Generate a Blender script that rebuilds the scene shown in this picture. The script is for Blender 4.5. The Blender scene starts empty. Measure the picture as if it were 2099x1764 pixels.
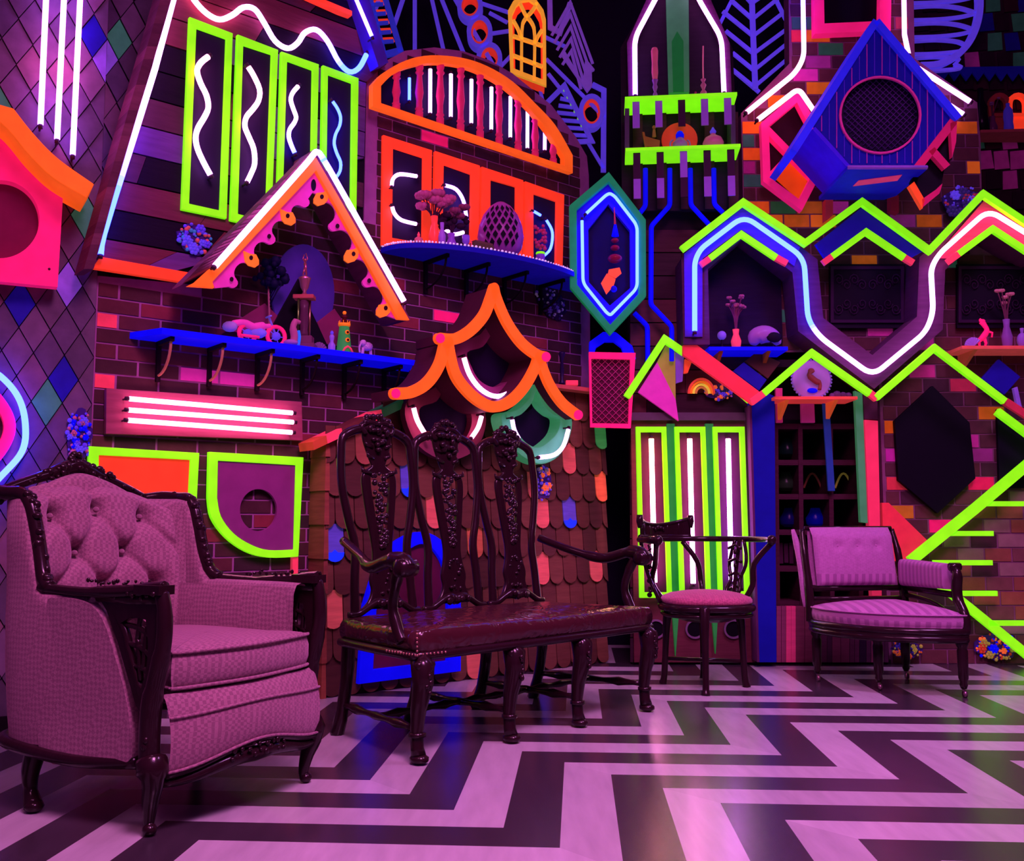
import bpy, math, random
from mathutils import Vector, Matrix
sc = bpy.context.scene
COL = sc.collection
# ---------------- camera, world, lights, exposure ----------------
F = 2000.0; HOR = 193.0; CX, CY = 1049.5, 882.0; EYE = 0.90
PITCH = math.atan(HOR / F)
cam_d = bpy.data.cameras.new('camera'); cam = bpy.data.objects.new('camera', cam_d); COL.objects.link(cam)
cam_d.sensor_width = 36.0; cam_d.lens = 36.0 * F / 2099.0; cam_d.clip_start = 0.05
cam.location = (0, 0, EYE); cam.rotation_euler = (math.pi / 2 + PITCH, 0, 0)
sc.camera = cam
sc.view_settings.view_transform = 'Standard'; sc.view_settings.look = 'None'
sc.view_settings.exposure = 0.0; sc.view_settings.gamma = 1.0; sc.view_settings.use_curve_mapping = False
w = bpy.data.worlds.new('world'); sc.world = w; w.use_nodes = True
bg = w.node_tree.nodes['Background']; bg.inputs[0].default_value = (0.50, 0.09, 0.80, 1); bg.inputs[1].default_value = 0.11
def lamp(name, kind, loc, target, energy, color, size=1.0, spot=60):
    d = bpy.data.lights.new(name, kind); d.energy = energy; d.color = color
    if kind == 'AREA': d.size = size
    if kind == 'SPOT': d.spot_size = math.radians(spot); d.spot_blend = 0.8; d.shadow_soft_size = size
    o = bpy.data.objects.new(name, d); COL.objects.link(o); o.location = loc
    o.rotation_euler = (Vector(target) - Vector(loc)).to_track_quat('-Z', 'Y').to_euler()
    return o
for nm_, loc_, tgt_, en_, col_, sz_, sp_ in (  # unseen coloured area fills, added overhead to brighten floor, furniture and walls
        ('fill_wash_front', (0.7, 0.9, 5.2), (0.2, 3.5, 0.0), 106, (1.0, 0.28, 0.78), 1.4, 95),
        ('fill_wash_left', (-1.9, 1.2, 5.2), (-0.9, 3.4, 0.4), 14, (1.0, 0.24, 0.6), 1.0, 95),
        ('fill_wash_right', (2.9, 3.2, 5.2), (2.2, 4.7, 0.0), 56, (0.9, 0.3, 1.0), 1.0, 95),
        ('fill_wash_walls', (0.6, 0.3, 4.6), (0.6, 6.0, 1.6), 62, (1.0, 0.2, 0.9), 1.6, 150)):
    lamp(nm_, 'AREA', loc_, tgt_, en_, col_, sz_).data.spread = math.radians(sp_)

# ---------------- helpers ----------------
def lin(c):
    return tuple(((x / 255) / 12.92 if x <= 10 else ((x / 255 + 0.055) / 1.055) ** 2.4) for x in c)
_m = {}
def nodes(name):
    m = bpy.data.materials.new(name); m.use_nodes = True; nt = m.node_tree
    return m, nt, nt.nodes['Principled BSDF']
def N(nt, t, **k):
    n = nt.nodes.new(t)
    for a, b in k.items(): setattr(n, a, b)
    return n
def M(name, c=(128, 128, 128), rough=0.6, emit=0.0, metal=0.0, trans=0.0, bump=0.0, bscale=30.0, var=0.0, coat=0.0):
    if name in _m: return _m[name]
    m, nt, b = nodes(name); l = lin(c)
    b.inputs['Base Color'].default_value = (*l, 1); b.inputs['Roughness'].default_value = rough
    b.inputs['Metallic'].default_value = metal; b.inputs['Transmission Weight'].default_value = trans
    b.inputs['Coat Weight'].default_value = coat; b.inputs['Specular IOR Level'].default_value = .2 if rough > .3 else .5
    if emit:
        b.inputs['Emission Color'].default_value = (*l, 1); b.inputs['Emission Strength'].default_value = emit
    if bump or var:
        tc = N(nt, 'ShaderNodeTexCoord'); nz = N(nt, 'ShaderNodeTexNoise'); nz.inputs['Scale'].default_value = bscale
        nz.inputs['Detail'].default_value = 6
        nt.links.new(tc.outputs['Object'], nz.inputs['Vector'])
        if bump:
            bp = N(nt, 'ShaderNodeBump'); bp.inputs['Strength'].default_value = bump; bp.inputs['Distance'].default_value = 0.01
            nt.links.new(nz.outputs['Fac'], bp.inputs['Height']); nt.links.new(bp.outputs['Normal'], b.inputs['Normal'])
        if var:
            mx = N(nt, 'ShaderNodeMixRGB'); mx.inputs[1].default_value = (*[x * (1 - var) for x in l], 1); mx.inputs[2].default_value = (*[min(1, x * (1 + var)) for x in l], 1)
            nt.links.new(nz.outputs['Fac'], mx.inputs[0]); nt.links.new(mx.outputs[0], b.inputs['Base Color'])
    _m[name] = m; return m
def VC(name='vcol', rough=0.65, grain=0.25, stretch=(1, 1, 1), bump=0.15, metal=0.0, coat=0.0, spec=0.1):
    """paint whose colour comes from the face colour attribute; its alpha is the glow put into that colour, on fluorescent paint and unpainted stuff alike"""
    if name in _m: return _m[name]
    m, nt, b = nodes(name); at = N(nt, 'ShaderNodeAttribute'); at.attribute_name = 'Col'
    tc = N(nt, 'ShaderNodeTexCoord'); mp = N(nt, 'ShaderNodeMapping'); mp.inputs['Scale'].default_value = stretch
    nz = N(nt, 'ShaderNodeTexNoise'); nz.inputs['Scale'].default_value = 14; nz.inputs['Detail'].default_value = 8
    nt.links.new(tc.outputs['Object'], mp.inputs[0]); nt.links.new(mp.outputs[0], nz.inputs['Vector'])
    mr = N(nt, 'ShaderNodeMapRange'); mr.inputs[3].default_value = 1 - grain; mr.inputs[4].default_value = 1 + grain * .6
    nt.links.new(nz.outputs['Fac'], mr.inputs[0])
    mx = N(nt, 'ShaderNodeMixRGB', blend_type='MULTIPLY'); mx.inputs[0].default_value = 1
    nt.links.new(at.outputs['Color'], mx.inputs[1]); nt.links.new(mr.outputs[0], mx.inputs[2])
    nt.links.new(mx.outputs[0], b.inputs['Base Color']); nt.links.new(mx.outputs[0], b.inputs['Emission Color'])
    nt.links.new(at.outputs['Alpha'], b.inputs['Emission Strength'])  # glow added through the colour, on glass, wood and flowers too
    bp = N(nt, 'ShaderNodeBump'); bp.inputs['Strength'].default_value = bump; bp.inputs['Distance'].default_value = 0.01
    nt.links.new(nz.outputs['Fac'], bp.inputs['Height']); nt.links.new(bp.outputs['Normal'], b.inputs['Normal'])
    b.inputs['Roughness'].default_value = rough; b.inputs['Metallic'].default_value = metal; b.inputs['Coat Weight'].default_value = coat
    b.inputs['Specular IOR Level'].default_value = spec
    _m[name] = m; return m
def NEON():
    if 'neon' in _m: return _m['neon']
    m, nt, b = nodes('neon'); nt.nodes.remove(b); at = N(nt, 'ShaderNodeAttribute'); at.attribute_name = 'Col'
    e = N(nt, 'ShaderNodeEmission'); nt.links.new(at.outputs['Color'], e.inputs[0])
    nt.links.new(e.outputs[0], nt.nodes['Material Output'].inputs[0]); _m['neon'] = m; return m
PK = (9.5, 1.8, 8.0); BL = (.42, .8, 24.0); WH = (6.0, 2.0, 7.8); WM = (10.0, 2.3, 5.0); VI = (4.4, 1.4, 12.0)
# paints: (srgb, fluorescence)
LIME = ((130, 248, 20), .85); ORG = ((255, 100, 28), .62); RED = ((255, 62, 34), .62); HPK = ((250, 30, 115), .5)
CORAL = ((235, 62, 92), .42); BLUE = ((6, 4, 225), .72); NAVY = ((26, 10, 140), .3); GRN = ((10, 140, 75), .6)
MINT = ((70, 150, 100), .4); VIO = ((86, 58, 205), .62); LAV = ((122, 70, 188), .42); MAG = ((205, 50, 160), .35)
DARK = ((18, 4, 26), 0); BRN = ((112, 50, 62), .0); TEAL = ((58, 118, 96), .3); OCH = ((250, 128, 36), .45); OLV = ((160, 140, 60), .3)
def rgba(p): return (*lin(p[0]), p[1])

WO = {}
class MB:
    def __init__(s): s.v = []; s.f = []; s.c = []; s.uv = []; s.col = (1, 1, 1, 0); s.sm = []; s.smooth = False
    def setc(s, p): s.col = rgba(p); return s
    def add(s, vs, fs, cols=None, uvs=None):
        o = len(s.v); s.v += [Vector(p) for p in vs]; s.uv += (uvs or [(0, 0)] * len(vs))
        for i, f in enumerate(fs): s.f.append([o + k for k in f]); s.c.append(cols[i] if cols else s.col); s.sm.append(s.smooth)
        return s
    def prism(s, pts, ext, uvs=None):
        n = len(pts); e = Vector(ext); a = [Vector(p) for p in pts]; b = [p - e for p in a]
        return s.add(a + b, [list(range(n)), list(range(2 * n - 1, n - 1, -1))] + [[i, i + n, (i + 1) % n + n, (i + 1) % n] for i in range(n)], None, (uvs + uvs) if uvs else None)
    def ring(s, A, B, ext, closed=True):
        """band between two loops, extruded"""
        n = len(A); e = Vector(ext); A = [Vector(p) for p in A]; B = [Vector(p) for p in B]
        vs = A + B + [p - e for p in A] + [p - e for p in B]; fs = []
        for i in range(n if closed else n - 1):
            j = (i + 1) % n
            fs += [[i, j, n + j, n + i], [2 * n + i, 3 * n + i, 3 * n + j, 2 * n + j], [i, 2 * n + i, 2 * n + j, j], [n + i, n + j, 3 * n + j, 3 * n + i]]
        if not closed: fs += [[0, n, 3 * n, 2 * n], [n - 1, 3 * n - 1, 4 * n - 1, 2 * n - 1]]
        return s.add(vs, fs)
    def box(s, c, d, R=None):
        c = Vector(c); h = Vector(d) / 2; R = R or Matrix.Identity(3)
        vs = [c + R @ Vector((x * h.x, y * h.y, z * h.z)) for x in (-1, 1) for y in (-1, 1) for z in (-1, 1)]
        return s.add(vs, [[0, 1, 3, 2], [4, 6, 7, 5], [0, 4, 5, 1], [2, 3, 7, 6], [0, 2, 6, 4], [1, 5, 7, 3]])
    def tube(s, path, r, seg=8, cols=None, closed=False, flat=None):
        P = [Vector(p) for p in path]; n = len(P); vs = []; fs = []; cs = []
        rr = r if isinstance(r, (list, tuple)) else [r] * n; T0 = None; nrm = None
        sm = s.smooth; s.smooth = True
        for i in range(n):
            t = (P[(i + 1) % n] - P[i - 1]) if closed else (P[min(i + 1, n - 1)] - P[max(i - 1, 0)])
            t = t.normalized() if t.length > 1e-9 else Vector((0, 0, 1))
            if nrm is None: nrm = t.orthogonal().normalized()
            else:
                nrm = nrm - t * nrm.dot(t); nrm = nrm.normalized() if nrm.length > 1e-6 else t.orthogonal().normalized()
            b = t.cross(nrm)
            for k in range(seg):
                a = 2 * math.pi * k / seg; vs.append(P[i] + (nrm * math.cos(a) + b * math.sin(a)) * rr[i])
        for i in range(n if closed else n - 1):
            j = (i + 1) % n
            for k in range(seg):
                l = (k + 1) % seg; fs.append([i * seg + k, i * seg + l, j * seg + l, j * seg + k])
                if cols: cs.append((*cols[i], 1))
        if not closed:
            fs += [list(range(seg))[::-1], [(n - 1) * seg + k for k in range(seg)]]
            if cols: cs += [(*cols[0], 1), (*cols[-1], 1)]
        s.add(vs, fs, cs or None); s.smooth = sm; return s
    def lathe(s, prof, c, seg=16, axis=(0, 0, 1), sx=1.0, sy=1.0):
        c = Vector(c); q = Vector((0, 0, 1)).rotation_difference(Vector(axis)); vs = []; fs = []; n = len(prof)
        for r, z in prof:
            for k in range(seg):
                a = 2 * math.pi * k / seg; vs.append(c + q @ Vector((r * math.cos(a) * sx, r * math.sin(a) * sy, z)))
        for i in range(n - 1):
            for k in range(seg):
                l = (k + 1) % seg; fs.append([i * seg + k, i * seg + l, (i + 1) * seg + l, (i + 1) * seg + k])
        fs += [list(range(seg))[::-1], [(n - 1) * seg + k for k in range(seg)]]
        sm = s.smooth; s.smooth = True; s.add(vs, fs); s.smooth = sm; return s
    def ball(s, c, r, seg=10, rings=6):
        rx, ry, rz = r if isinstance(r, (tuple, list)) else (r, r, r)
        prof = [(max(1e-4, math.sin(math.pi * i / rings)), -math.cos(math.pi * i / rings)) for i in range(rings + 1)]
        o = len(s.v); s.lathe(prof, (0, 0, 0), seg)
        for i in range(o, len(s.v)): p = s.v[i]; s.v[i] = Vector(c) + Vector((p.x * rx, p.y * ry, p.z * rz))
        return s
    def xf(s, Mx): s.v = [Mx @ p for p in s.v]; return s
    def build(s, name, mat, parent=None, bevel=0.0, subsurf=0, origin=None):
        lo = Vector([min(p[i] for p in s.v) for i in range(3)]); hi = Vector([max(p[i] for p in s.v) for i in range(3)])
        org = Vector(origin) if origin else Vector(((lo.x + hi.x) / 2, (lo.y + hi.y) / 2, lo.z))
        me = bpy.data.meshes.new(name); me.from_pydata([p - org for p in s.v], [], s.f)
        ca = me.color_attributes.new('Col', 'FLOAT_COLOR', 'CORNER'); uv = me.uv_layers.new(name='UV')
        cols = []; uvs = []
        for f, c in zip(s.f, s.c):
            for k in f: cols += c; uvs += s.uv[k]
        ca.data.foreach_set('color', cols); uv.data.foreach_set('uv', uvs)
        me.polygons.foreach_set('use_smooth', s.sm)
        import bmesh
        b = bmesh.new(); b.from_mesh(me); bmesh.ops.recalc_face_normals(b, faces=b.faces); b.to_mesh(me); b.free()
        me.materials.append(mat); o = bpy.data.objects.new(name, me); COL.objects.link(o)
        WO[o.name] = org
        if parent: o.parent = parent; o.location = org - WO[parent.name]
        else: o.location = org
        if bevel:
            m = o.modifiers.new('bevel', 'BEVEL'); m.width = bevel; m.segments = 2; m.limit_method = 'ANGLE'; m.angle_limit = 0.7
        if subsurf:
            m = o.modifiers.new('sub', 'SUBSURF'); m.levels = subsurf; m.render_levels = subsurf
        return o
def tag(o, label=None, cat=None, group=None, kind=None):
    for k, v in (('label', label), ('category', cat), ('group', group), ('kind', kind)):
        if v: o[k] = v
    return o
def thing(name, label, cat, loc, group=None):
    o = bpy.data.objects.new(name, None); COL.objects.link(o); o.location = Vector(loc); o.empty_display_size = .05
    WO[o.name] = Vector(loc); return tag(o, label, cat, group)
def ray(px, py):
    x = (px - CX) / F; y = -(py - CY) / F; c, s_ = math.cos(PITCH), math.sin(PITCH)
    return Vector((x, c - y * s_, s_ + y * c))
EYEV = Vector((0, 0, EYE))
class Plane:
    def __init__(s, O, u):
        s.O = Vector((O[0], O[1], 0)); s.u = Vector((u[0], u[1], 0)).normalized(); s.n = Vector((s.u.y, -s.u.x, 0))
    def hit(s, px, py, off=0.0):
        d = ray(px, py); t = ((s.O - EYEV).dot(s.n) + off) / d.dot(s.n); return EYEV + d * t
    def st(s, p): return ((p - s.O).dot(s.u), p.z)
    def at(s, a, z, off=0.0): return s.O + s.u * a + s.n * off + Vector((0, 0, z))
    def pts(s, L, off=0.0): return [s.hit(x, y, off) for x, y in L]
    def board(s, mb, L, o0, o1):
        P = s.pts(L, o1); return mb.prism(P, s.n * (o1 - o0), [s.st(p) for p in P])
    def frame(s, mb, A, B, o0, o1): return mb.ring(s.pts(A, o1), s.pts(B, o1), s.n * (o1 - o0))
    def ribbon(s, mb, L, wd, o0, o1, closed=False, world=False):
        q = L if world else [s.st(p) for p in s.pts(L, o1)]; n = len(q); A = []; B = []
        for i in range(n):
            p = Vector(q[i]); a = Vector(q[i - 1]) if (i > 0 or closed) else None; b = Vector(q[(i + 1) % n]) if (i < n - 1 or closed) else None
            d1 = (p - a).normalized() if a is not None else None; d2 = (b - p).normalized() if b is not None else None
            d1 = d1 or d2; d2 = d2 or d1
            n1 = Vector((-d1.y, d1.x)); n2 = Vector((-d2.y, d2.x)); m = n1 + n2
            m = m.normalized() if m.length > 1e-6 else n1; k = 1 / max(.35, m.dot(n1)); ww = (wd[i] if isinstance(wd, list) else wd) / 2
            A.append(p + m * ww * k); B.append(p - m * ww * k)
        return mb.ring([s.at(p.x, p.y, o1) for p in A], [s.at(p.x, p.y, o1) for p in B], s.n * (o1 - o0), closed)
    def disc(s, mb, cx, cy, rx, ry, o0, o1, n=40):
        return s.board(mb, [(cx + rx * math.cos(2 * math.pi * i / n), cy + ry * math.sin(2 * math.pi * i / n)) for i in range(n)], o0, o1)
def ell(cx, cy, rx, ry, n=40, a0=0, a1=2 * math.pi, end=False):
    return [(cx + rx * math.cos(a0 + (a1 - a0) * i / (n - 1 if end else n)), cy + ry * math.sin(a0 + (a1 - a0) * i / (n - 1 if end else n))) for i in range(n)]
def smooth(L, k=6, closed=False):
    """Catmull-Rom through the points (2D or 3D)"""
    L = [tuple(p) for p in L]; n = len(L); out = []
    for i in range(n if closed else n - 1):
        g = lambda j: L[j % n] if closed else L[max(0, min(n - 1, j))]
        p0, p1, p2, p3 = g(i - 1), g(i), g(i + 1), g(i + 2)
        for j in range(k):
            t = j / k
            out.append(tuple(.5 * (2 * b + (c - a) * t + (2 * a - 5 * b + 4 * c - d) * t * t + (3 * b - a - 3 * c + d) * t ** 3) for a, b, c, d in zip(p0, p1, p2, p3)))
    if not closed: out.append(L[-1])
    return out
def rounded(L, r, k=6):
    """polyline with rounded corners"""
    out = [L[0]]
    for i in range(1, len(L) - 1):
        a, p, b = Vector(L[i - 1]), Vector(L[i]), Vector(L[i + 1])
        rr = min(r, (a - p).length * .48, (b - p).length * .48); s_ = p + (a - p).normalized() * rr; e = p + (b - p).normalized() * rr
        for j in range(k + 1):
            t = j / k; out.append(tuple((1 - t) ** 2 * s_ + 2 * t * (1 - t) * p + t * t * e))
    out.append(L[-1]); return out
def resample(P, step):
    P = [Vector(p) for p in P]; out = [P[0]]
    for a, b in zip(P, P[1:]):
        n = max(1, int((b - a).length / step))
        for i in range(1, n + 1): out.append(a.lerp(b, i / n))
    return out
def mixc(cs, t):
    t = max(0, min(.9999, t)) * (len(cs) - 1); i = int(t); f = t - i
    return tuple(a * (1 - f) + b * f for a, b in zip(cs[i], cs[i + 1])) if len(cs) > 1 else cs[0]
def neon(pl, L, off, cs, label, r=.014, group=None, name='neon_tube', parent=None, standoff=True):
    """glass tube lying on its plane: lit tube plus dark end caps"""
    P = resample(pl.pts(L, off), .05); n = len(P)
    cs = cs if isinstance(cs, list) else [cs]
    cols = [mixc(cs, i / (n - 1)) for i in range(n)]
    root = parent or thing(name, label, 'neon light', P[0] if P[0].z < P[-1].z else P[-1], group)
    if all(c is BL for c in cs): r *= .8
    MB().tube(P, r, 8, cols).build('lit_tube', NEON(), root)
    for e, d in ((P[0], P[0] - P[1]), (P[-1], P[-1] - P[-2])):
        d = d.normalized(); mb = MB(); mb.tube([e + d * .001, e + d * .02], r * .8, 8); mb.tube([e + d * .012, e + d * .012 - pl.n * min(off, .05)], r * .4, 6)
        mb.build('end_cap', M('cap', (60, 30, 50), .5), root)
    return root
def painted(name, label, cat, fn, paint, group=None, bevel=.003, mat=None):
    mb = MB(); mb.setc(paint); fn(mb); o = mb.build(name, mat or VC(), None, bevel); return tag(o, label, cat, group)
def part(name, fn, paint, parent, label=None, bevel=0.0, mat=None):
    mb = MB(); mb.setc(paint); fn(mb); o = mb.build(name, mat or VC(), parent, bevel)
    return tag(o, label)
def inpoly(p, poly):
    x, y = p; c = False; n = len(poly)
    for i in range(n):
        (x1, y1), (x2, y2) = poly[i], poly[i - 1]
        if (y1 > y) != (y2 > y) and x < (x2 - x1) * (y - y1) / (y2 - y1) + x1: c = not c
    return c
# ---------------- planes of the room ----------------
def udir(vpx): a = (vpx - CX) * math.cos(PITCH) / F; return Vector((a, 1)).normalized()
U1 = udir(3470)
SH = Plane((-1.0, 5.2), U1)                       # front of the shingled shack
W1 = Plane(SH.O - SH.n * .15, U1)                 # brick wall on the left
p0 = W1.hit(165, 1400)
W0 = Plane(p0, udir(4500))                        # shingled wall at the far left
W2 = Plane((0, 6.46), (1, 0))                     # wall facing the camera
BK = Plane((0, 7.5), (1, 0))                      # dark wall behind
TW = Plane((.95, 6.40), (math.cos(.098), -math.sin(.098)))   # slightly turned shelf tower
# ---------------- the setting ----------------
R_ = random.Random(7)
def structure(o): o['kind'] = 'structure'; return o
def floor():
    aB = math.radians(3.8); B = Vector((math.sin(aB), math.cos(aB))); A = Vector((math.cos(aB), -math.sin(aB)))
    brk = [3.77]; D = [0.0]
    for k, t in enumerate([4.79, 5.615, 6.775, 7.57, 8.6, 9.4, 10.4, 11.2, 12.2, 13.0]):
        D.append(D[-1] + (t - brk[-1]) * (1 if k % 2 == 0 else -1)); brk.append(t)
    for k, t in enumerate([2.78, 1.745, .75, -.25, -1.25, -2.25, -3.25, -4.25]):
        D.insert(0, D[0] + (brk[0] - t) * (1 if k % 2 == 0 else -1)); brk.insert(0, t)
    mb = MB(); W_ = .342
    for k in range(-60, 60):
        pa = -3.536 + k * W_; dark = k % 2 == 0
        for i in range(len(brk) - 1):
            q = []
            for s_, t in ((pa + D[i], brk[i]), (pa + W_ + D[i], brk[i]), (pa + W_ + D[i + 1], brk[i + 1]), (pa + D[i + 1], brk[i + 1])):
                v = A * ((s_ + t) / 2) + B * ((t - s_) / 2); q.append((v.x, v.y, 0))
            cx = sum(p[0] for p in q) / 4; cy = sum(p[1] for p in q) / 4
            if -4.6 < cx < 5.6 and -2.4 < cy < 8.0:
                j = R_.uniform(.88, 1.08); c = (56, 46, 56) if dark else (176, 170, 176)
                mb.col = (*[x * j for x in lin(c)], 0); mb.add(q, [[0, 1, 2, 3]])
    return structure(mb.build('floor', VC('floor_paint', .25, .3, (1.5, .25, 1), .05, spec=.9), None, origin=(0, 3, 0)))
floor()
def clip(poly, sub):
    """clip convex rectangle `sub` by polygon (poly convex locally): keep it if inside, else its inside half"""
    ins = [inpoly(p, poly) for p in sub]
    if all(ins): return sub
    if not any(ins): return None
    (x0, y0), (x1, _), (_, y1), _ = sub
    mx = (x0 + x1) / 2
    for r in ([(x0, y0), (mx, y0), (mx, y1), (x0, y1)], [(mx, y0), (x1, y0), (x1, y1), (mx, y1)]):
        if all(inpoly(p, poly) for p in r): return r
    return None
def brick_wall(name, pl, poly, bw, bh, cfn, off=0.0, z0=0.0, s0=0.0, mortar=(160, 96, 150), thick=.12):
    mb = MB(); mb.setc((mortar, 0))
    mb.prism([pl.at(a, z, off) for a, z in poly], pl.n * thick)
    a0 = min(p[0] for p in poly); a1 = max(p[0] for p in poly); zt = max(p[1] for p in poly)
    k = 0; z = z0
    while z < zt:
        a = a0 + s0 - (bw / 2 if k % 2 else 0)
        while a < a1:
            r = clip(poly, [(max(a, a0 + .001) + .006, z + .005), (a + bw - .006, z + .005), (a + bw - .006, z + bh - .005), (max(a, a0 + .001) + .006, z + bh - .005)])
            if r:
                mb.col = cfn((r[0][0] + r[1][0]) / 2, z + bh / 2)
                if mb.col: mb.prism([pl.at(x, y, off + .005) for x, y in r], pl.n * .005)
            a += bw
        z += bh; k += 1
    return structure(mb.build(name, VC('masonry', .8, .35, (1, 1, 1), .5), None))
def q1(px, py, off=0.0): return W1.st(W1.hit(px, py, off))
# brick wall on the left (brick gable with an arched top)
aL = q1(165, 1400)[0]; aR = q1(1212, 1000)[0]
w1 = [(aL, 0), (aR, 0), (aR, q1(1213, 362)[1]), q1(1203, 320), q1(1180, 280), q1(1130, 215), q1(1050, 150), q1(1000, 122), q1(950, 105), q1(890, 97), q1(830, 104), q1(790, 125), q1(752, 150), q1(746, 452), q1(648, 330), q1(395, 583), (aL, q1(168, 560)[1])]
named1 = [(205, 640, CORAL), (180, 665, CORAL), (187, 775, CORAL), (420, 765, MAG), (385, 763, MAG), (900, 292, HPK), (1193, 325, HPK), (755, 380, MAG), (897, 657, HPK), (470, 776, MAG)]
def c1(a, z):
    for x, y, c in named1:
        s_, zz = q1(x, y)
        if abs(s_ - a) < .104 and abs(zz - z) < .037: return rgba((c[0], c[1] * .7))
    j = R_.random(); base = lin(R_.choice([(66, 38, 46), (74, 40, 48), (60, 36, 46), (92, 44, 54)] if j > .06 else [(130, 50, 62)]))
    return (*base, 0)
brick_wall('wall_left', W1, w1, .206, .0735, c1)
# plank gable above it
G = [(190, 548), (352, -60), (700, -60), (740, -10), (792, 132), (752, 152), (744, 452), (646, 332), (400, 579)]
def plank_fill(mb, pl, poly, o0, o1, cfn, h=.14, gap=.004):
    P = [pl.st(p) for p in pl.pts(poly, o1)]; zs = [p[1] for p in P]; z = min(zs)
    while z < max(zs):
        ys = z + h / 2; xs = []
        for i in range(len(P)):
            (x1, y1), (x2, y2) = P[i], P[i - 1]
            for yy in (z + gap, z + h - gap):
                pass
        def span(yy):
            r = sorted(((x2 - x1) * (yy - y1) / (y2 - y1) + x1) for (x1, y1), (x2, y2) in zip(P, P[1:] + P[:1]) if (y1 > yy) != (y2 > yy))
            return r
        lo, hi = span(z + gap), span(z + h - gap)
        pr = [(lo[i], lo[i + 1], hi[i], hi[i + 1]) for i in range(0, len(lo) - 1, 2)] if len(lo) == len(hi) else [(lo[0], lo[1] if len(lo) > 1 else 0, hi[0], hi[1] if len(hi) > 1 else 0)] if len(lo) >= 2 and len(hi) >= 2 else []
        for A0, A1, B0, B1 in pr:
            L = max(A1, B1) - min(A0, B0); cut = sorted({0, 1} | {R_.uniform(.1, .9) for _ in range(int(L / .5))})
            for u, v in zip(cut, cut[1:]):
                q = [(A0 + (A1 - A0) * u, z + gap), (A0 + (A1 - A0) * v - .003, z + gap), (B0 + (B1 - B0) * v - .003, z + h - gap), (B0 + (B1 - B0) * u, z + h - gap)]
                mb.col = cfn(q); mb.prism([pl.at(a, b, o1) for a, b in q], pl.n * (o1 - o0))
        z += h
def pc(q):
    j = R_.random(); return (*lin((24, 8, 30) if j < .18 else (104, 62, 128) if j < .45 else (112, 48, 62) if j < .7 else (84, 44, 62)), 0)
mb = MB(); W1.board(mb.setc(((22, 10, 26), 0)), G, .0, .03); plank_fill(mb, W1, G, .03, .05, pc, .15)
structure(mb.build('wall_gable', VC('boards', .7, .4, (.4, .4, 3), .3), None))
# far left wall of diamond shingles
def shingle_wall(name, pl, a0, a1, zb=0.0):
    mb = MB(); mb.setc(((50, 34, 48), 0))
    mb.prism([pl.at(a0, zb, 0), pl.at(a1, zb, 0), pl.at(a1, 5.6, 0), pl.at(a0, 5.6, 0)], pl.n * .06)
    w_, h_ = .13, .225
    named = {}
    cand = [(20, 300, NAVY), (190, 60, NAVY), (215, 140, LAV), (55, 620, NAVY), (110, 845, TEAL), (30, 130, LAV), (12, 210, TEAL), (250, 60, TEAL), (112, 770, NAVY), (180, 480, TEAL), (140, 560, LAV)]
    rows = int(5.6 / (h_ / 2)) + 1
    for k in range(rows):
        if k * h_ / 2 < zb - .2: continue
        for j in range(int((a1 - a0) / w_) + 2):
            a = a0 + j * w_ + (w_ / 2 if k % 2 else 0); z = k * h_ / 2
            q = [(a, z - h_ / 2), (a + w_ / 2, z), (a, z + h_ / 2), (a - w_ / 2, z)]
            q = [(min(max(x, a0), a1 - .002), max(zb, min(5.6, y))) for x, y in q]
            if max(x for x, _ in q) - min(x for x, _ in q) < .01 or max(y for _, y in q) - min(y for _, y in q) < .01: continue
            c = (*lin(R_.choice([(112, 84, 112), (100, 76, 100), (92, 70, 100), (122, 84, 104), (84, 66, 88)])), 0)
            for x, y, cc in cand:
                s_, zz = pl.st(pl.hit(x, y, 0))
                if abs(s_ - a) / (w_ / 2) + abs(zz - z) / (h_ / 2) < .98: c = rgba(cc)
            mb.col = c; o = [.022, .014, .006, .014]
            n = [len(q)]; cxm = sum(p[0] for p in q) / 4; czm = sum(p[1] for p in q) / 4
            F_ = [pl.at(cxm + (x - cxm) * .965, czm + (y - czm) * .965, oo) for (x, y), oo in zip(q, o)]
            mb.prism(F_, pl.n * .006)
    return structure(mb.build(name, VC('shingle_paint', .6, .45, (1, 1, 1), .3), None))
shingle_wall('wall_far_left', W0, W0.st(p0)[0] - 2.6, W0.st(p0)[0])
W0b = Plane(W1.O - W1.n * .19, U1)
shingle_wall('wall_far_left_upper', W0b, aL - .02, aL + 1.1, 2.0)
# wall facing the camera: brown board part on the left, bricks on the right
def rect(mb, pl, x0, z0, x1, z1, o0, o1): return mb.prism([pl.at(x0, z0, o1), pl.at(x1, z0, o1), pl.at(x1, z1, o1), pl.at(x0, z1, o1)], pl.n * (o1 - o0))
def q2(px, py, off=0.0): return W2.st(W2.hit(px, py, off))
xl = q2(1292, 900)[0]; xm = q2(1545, 900)[0]; xb = q2(1806, 900)[0]
mb = MB(); mb.setc(((40, 20, 34), 0)); rect(mb, W2, xl, 0, xm, q2(1300, 425)[1], -.12, 0)
plank_fill(mb, W2, [(1292, 1358), (1292, 425), (1546, 425), (1546, 1358)], 0, .016, lambda q: (*lin(R_.choice([(74, 34, 48), (62, 34, 52), (92, 44, 54), (56, 28, 42)])), 0), .16)
structure(mb.build('wall_back_boards', VC('boards'), None))
mb = MB(); mb.setc(((44, 20, 40), 0)); rect(mb, W2, xm, 0, xb, 2.0, -.5, -.42); rect(mb, W2, xm, 1.95, xb, 2.05, -.5, 0)
structure(mb.build('wall_back_alcove', VC('boards'), None))
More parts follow.
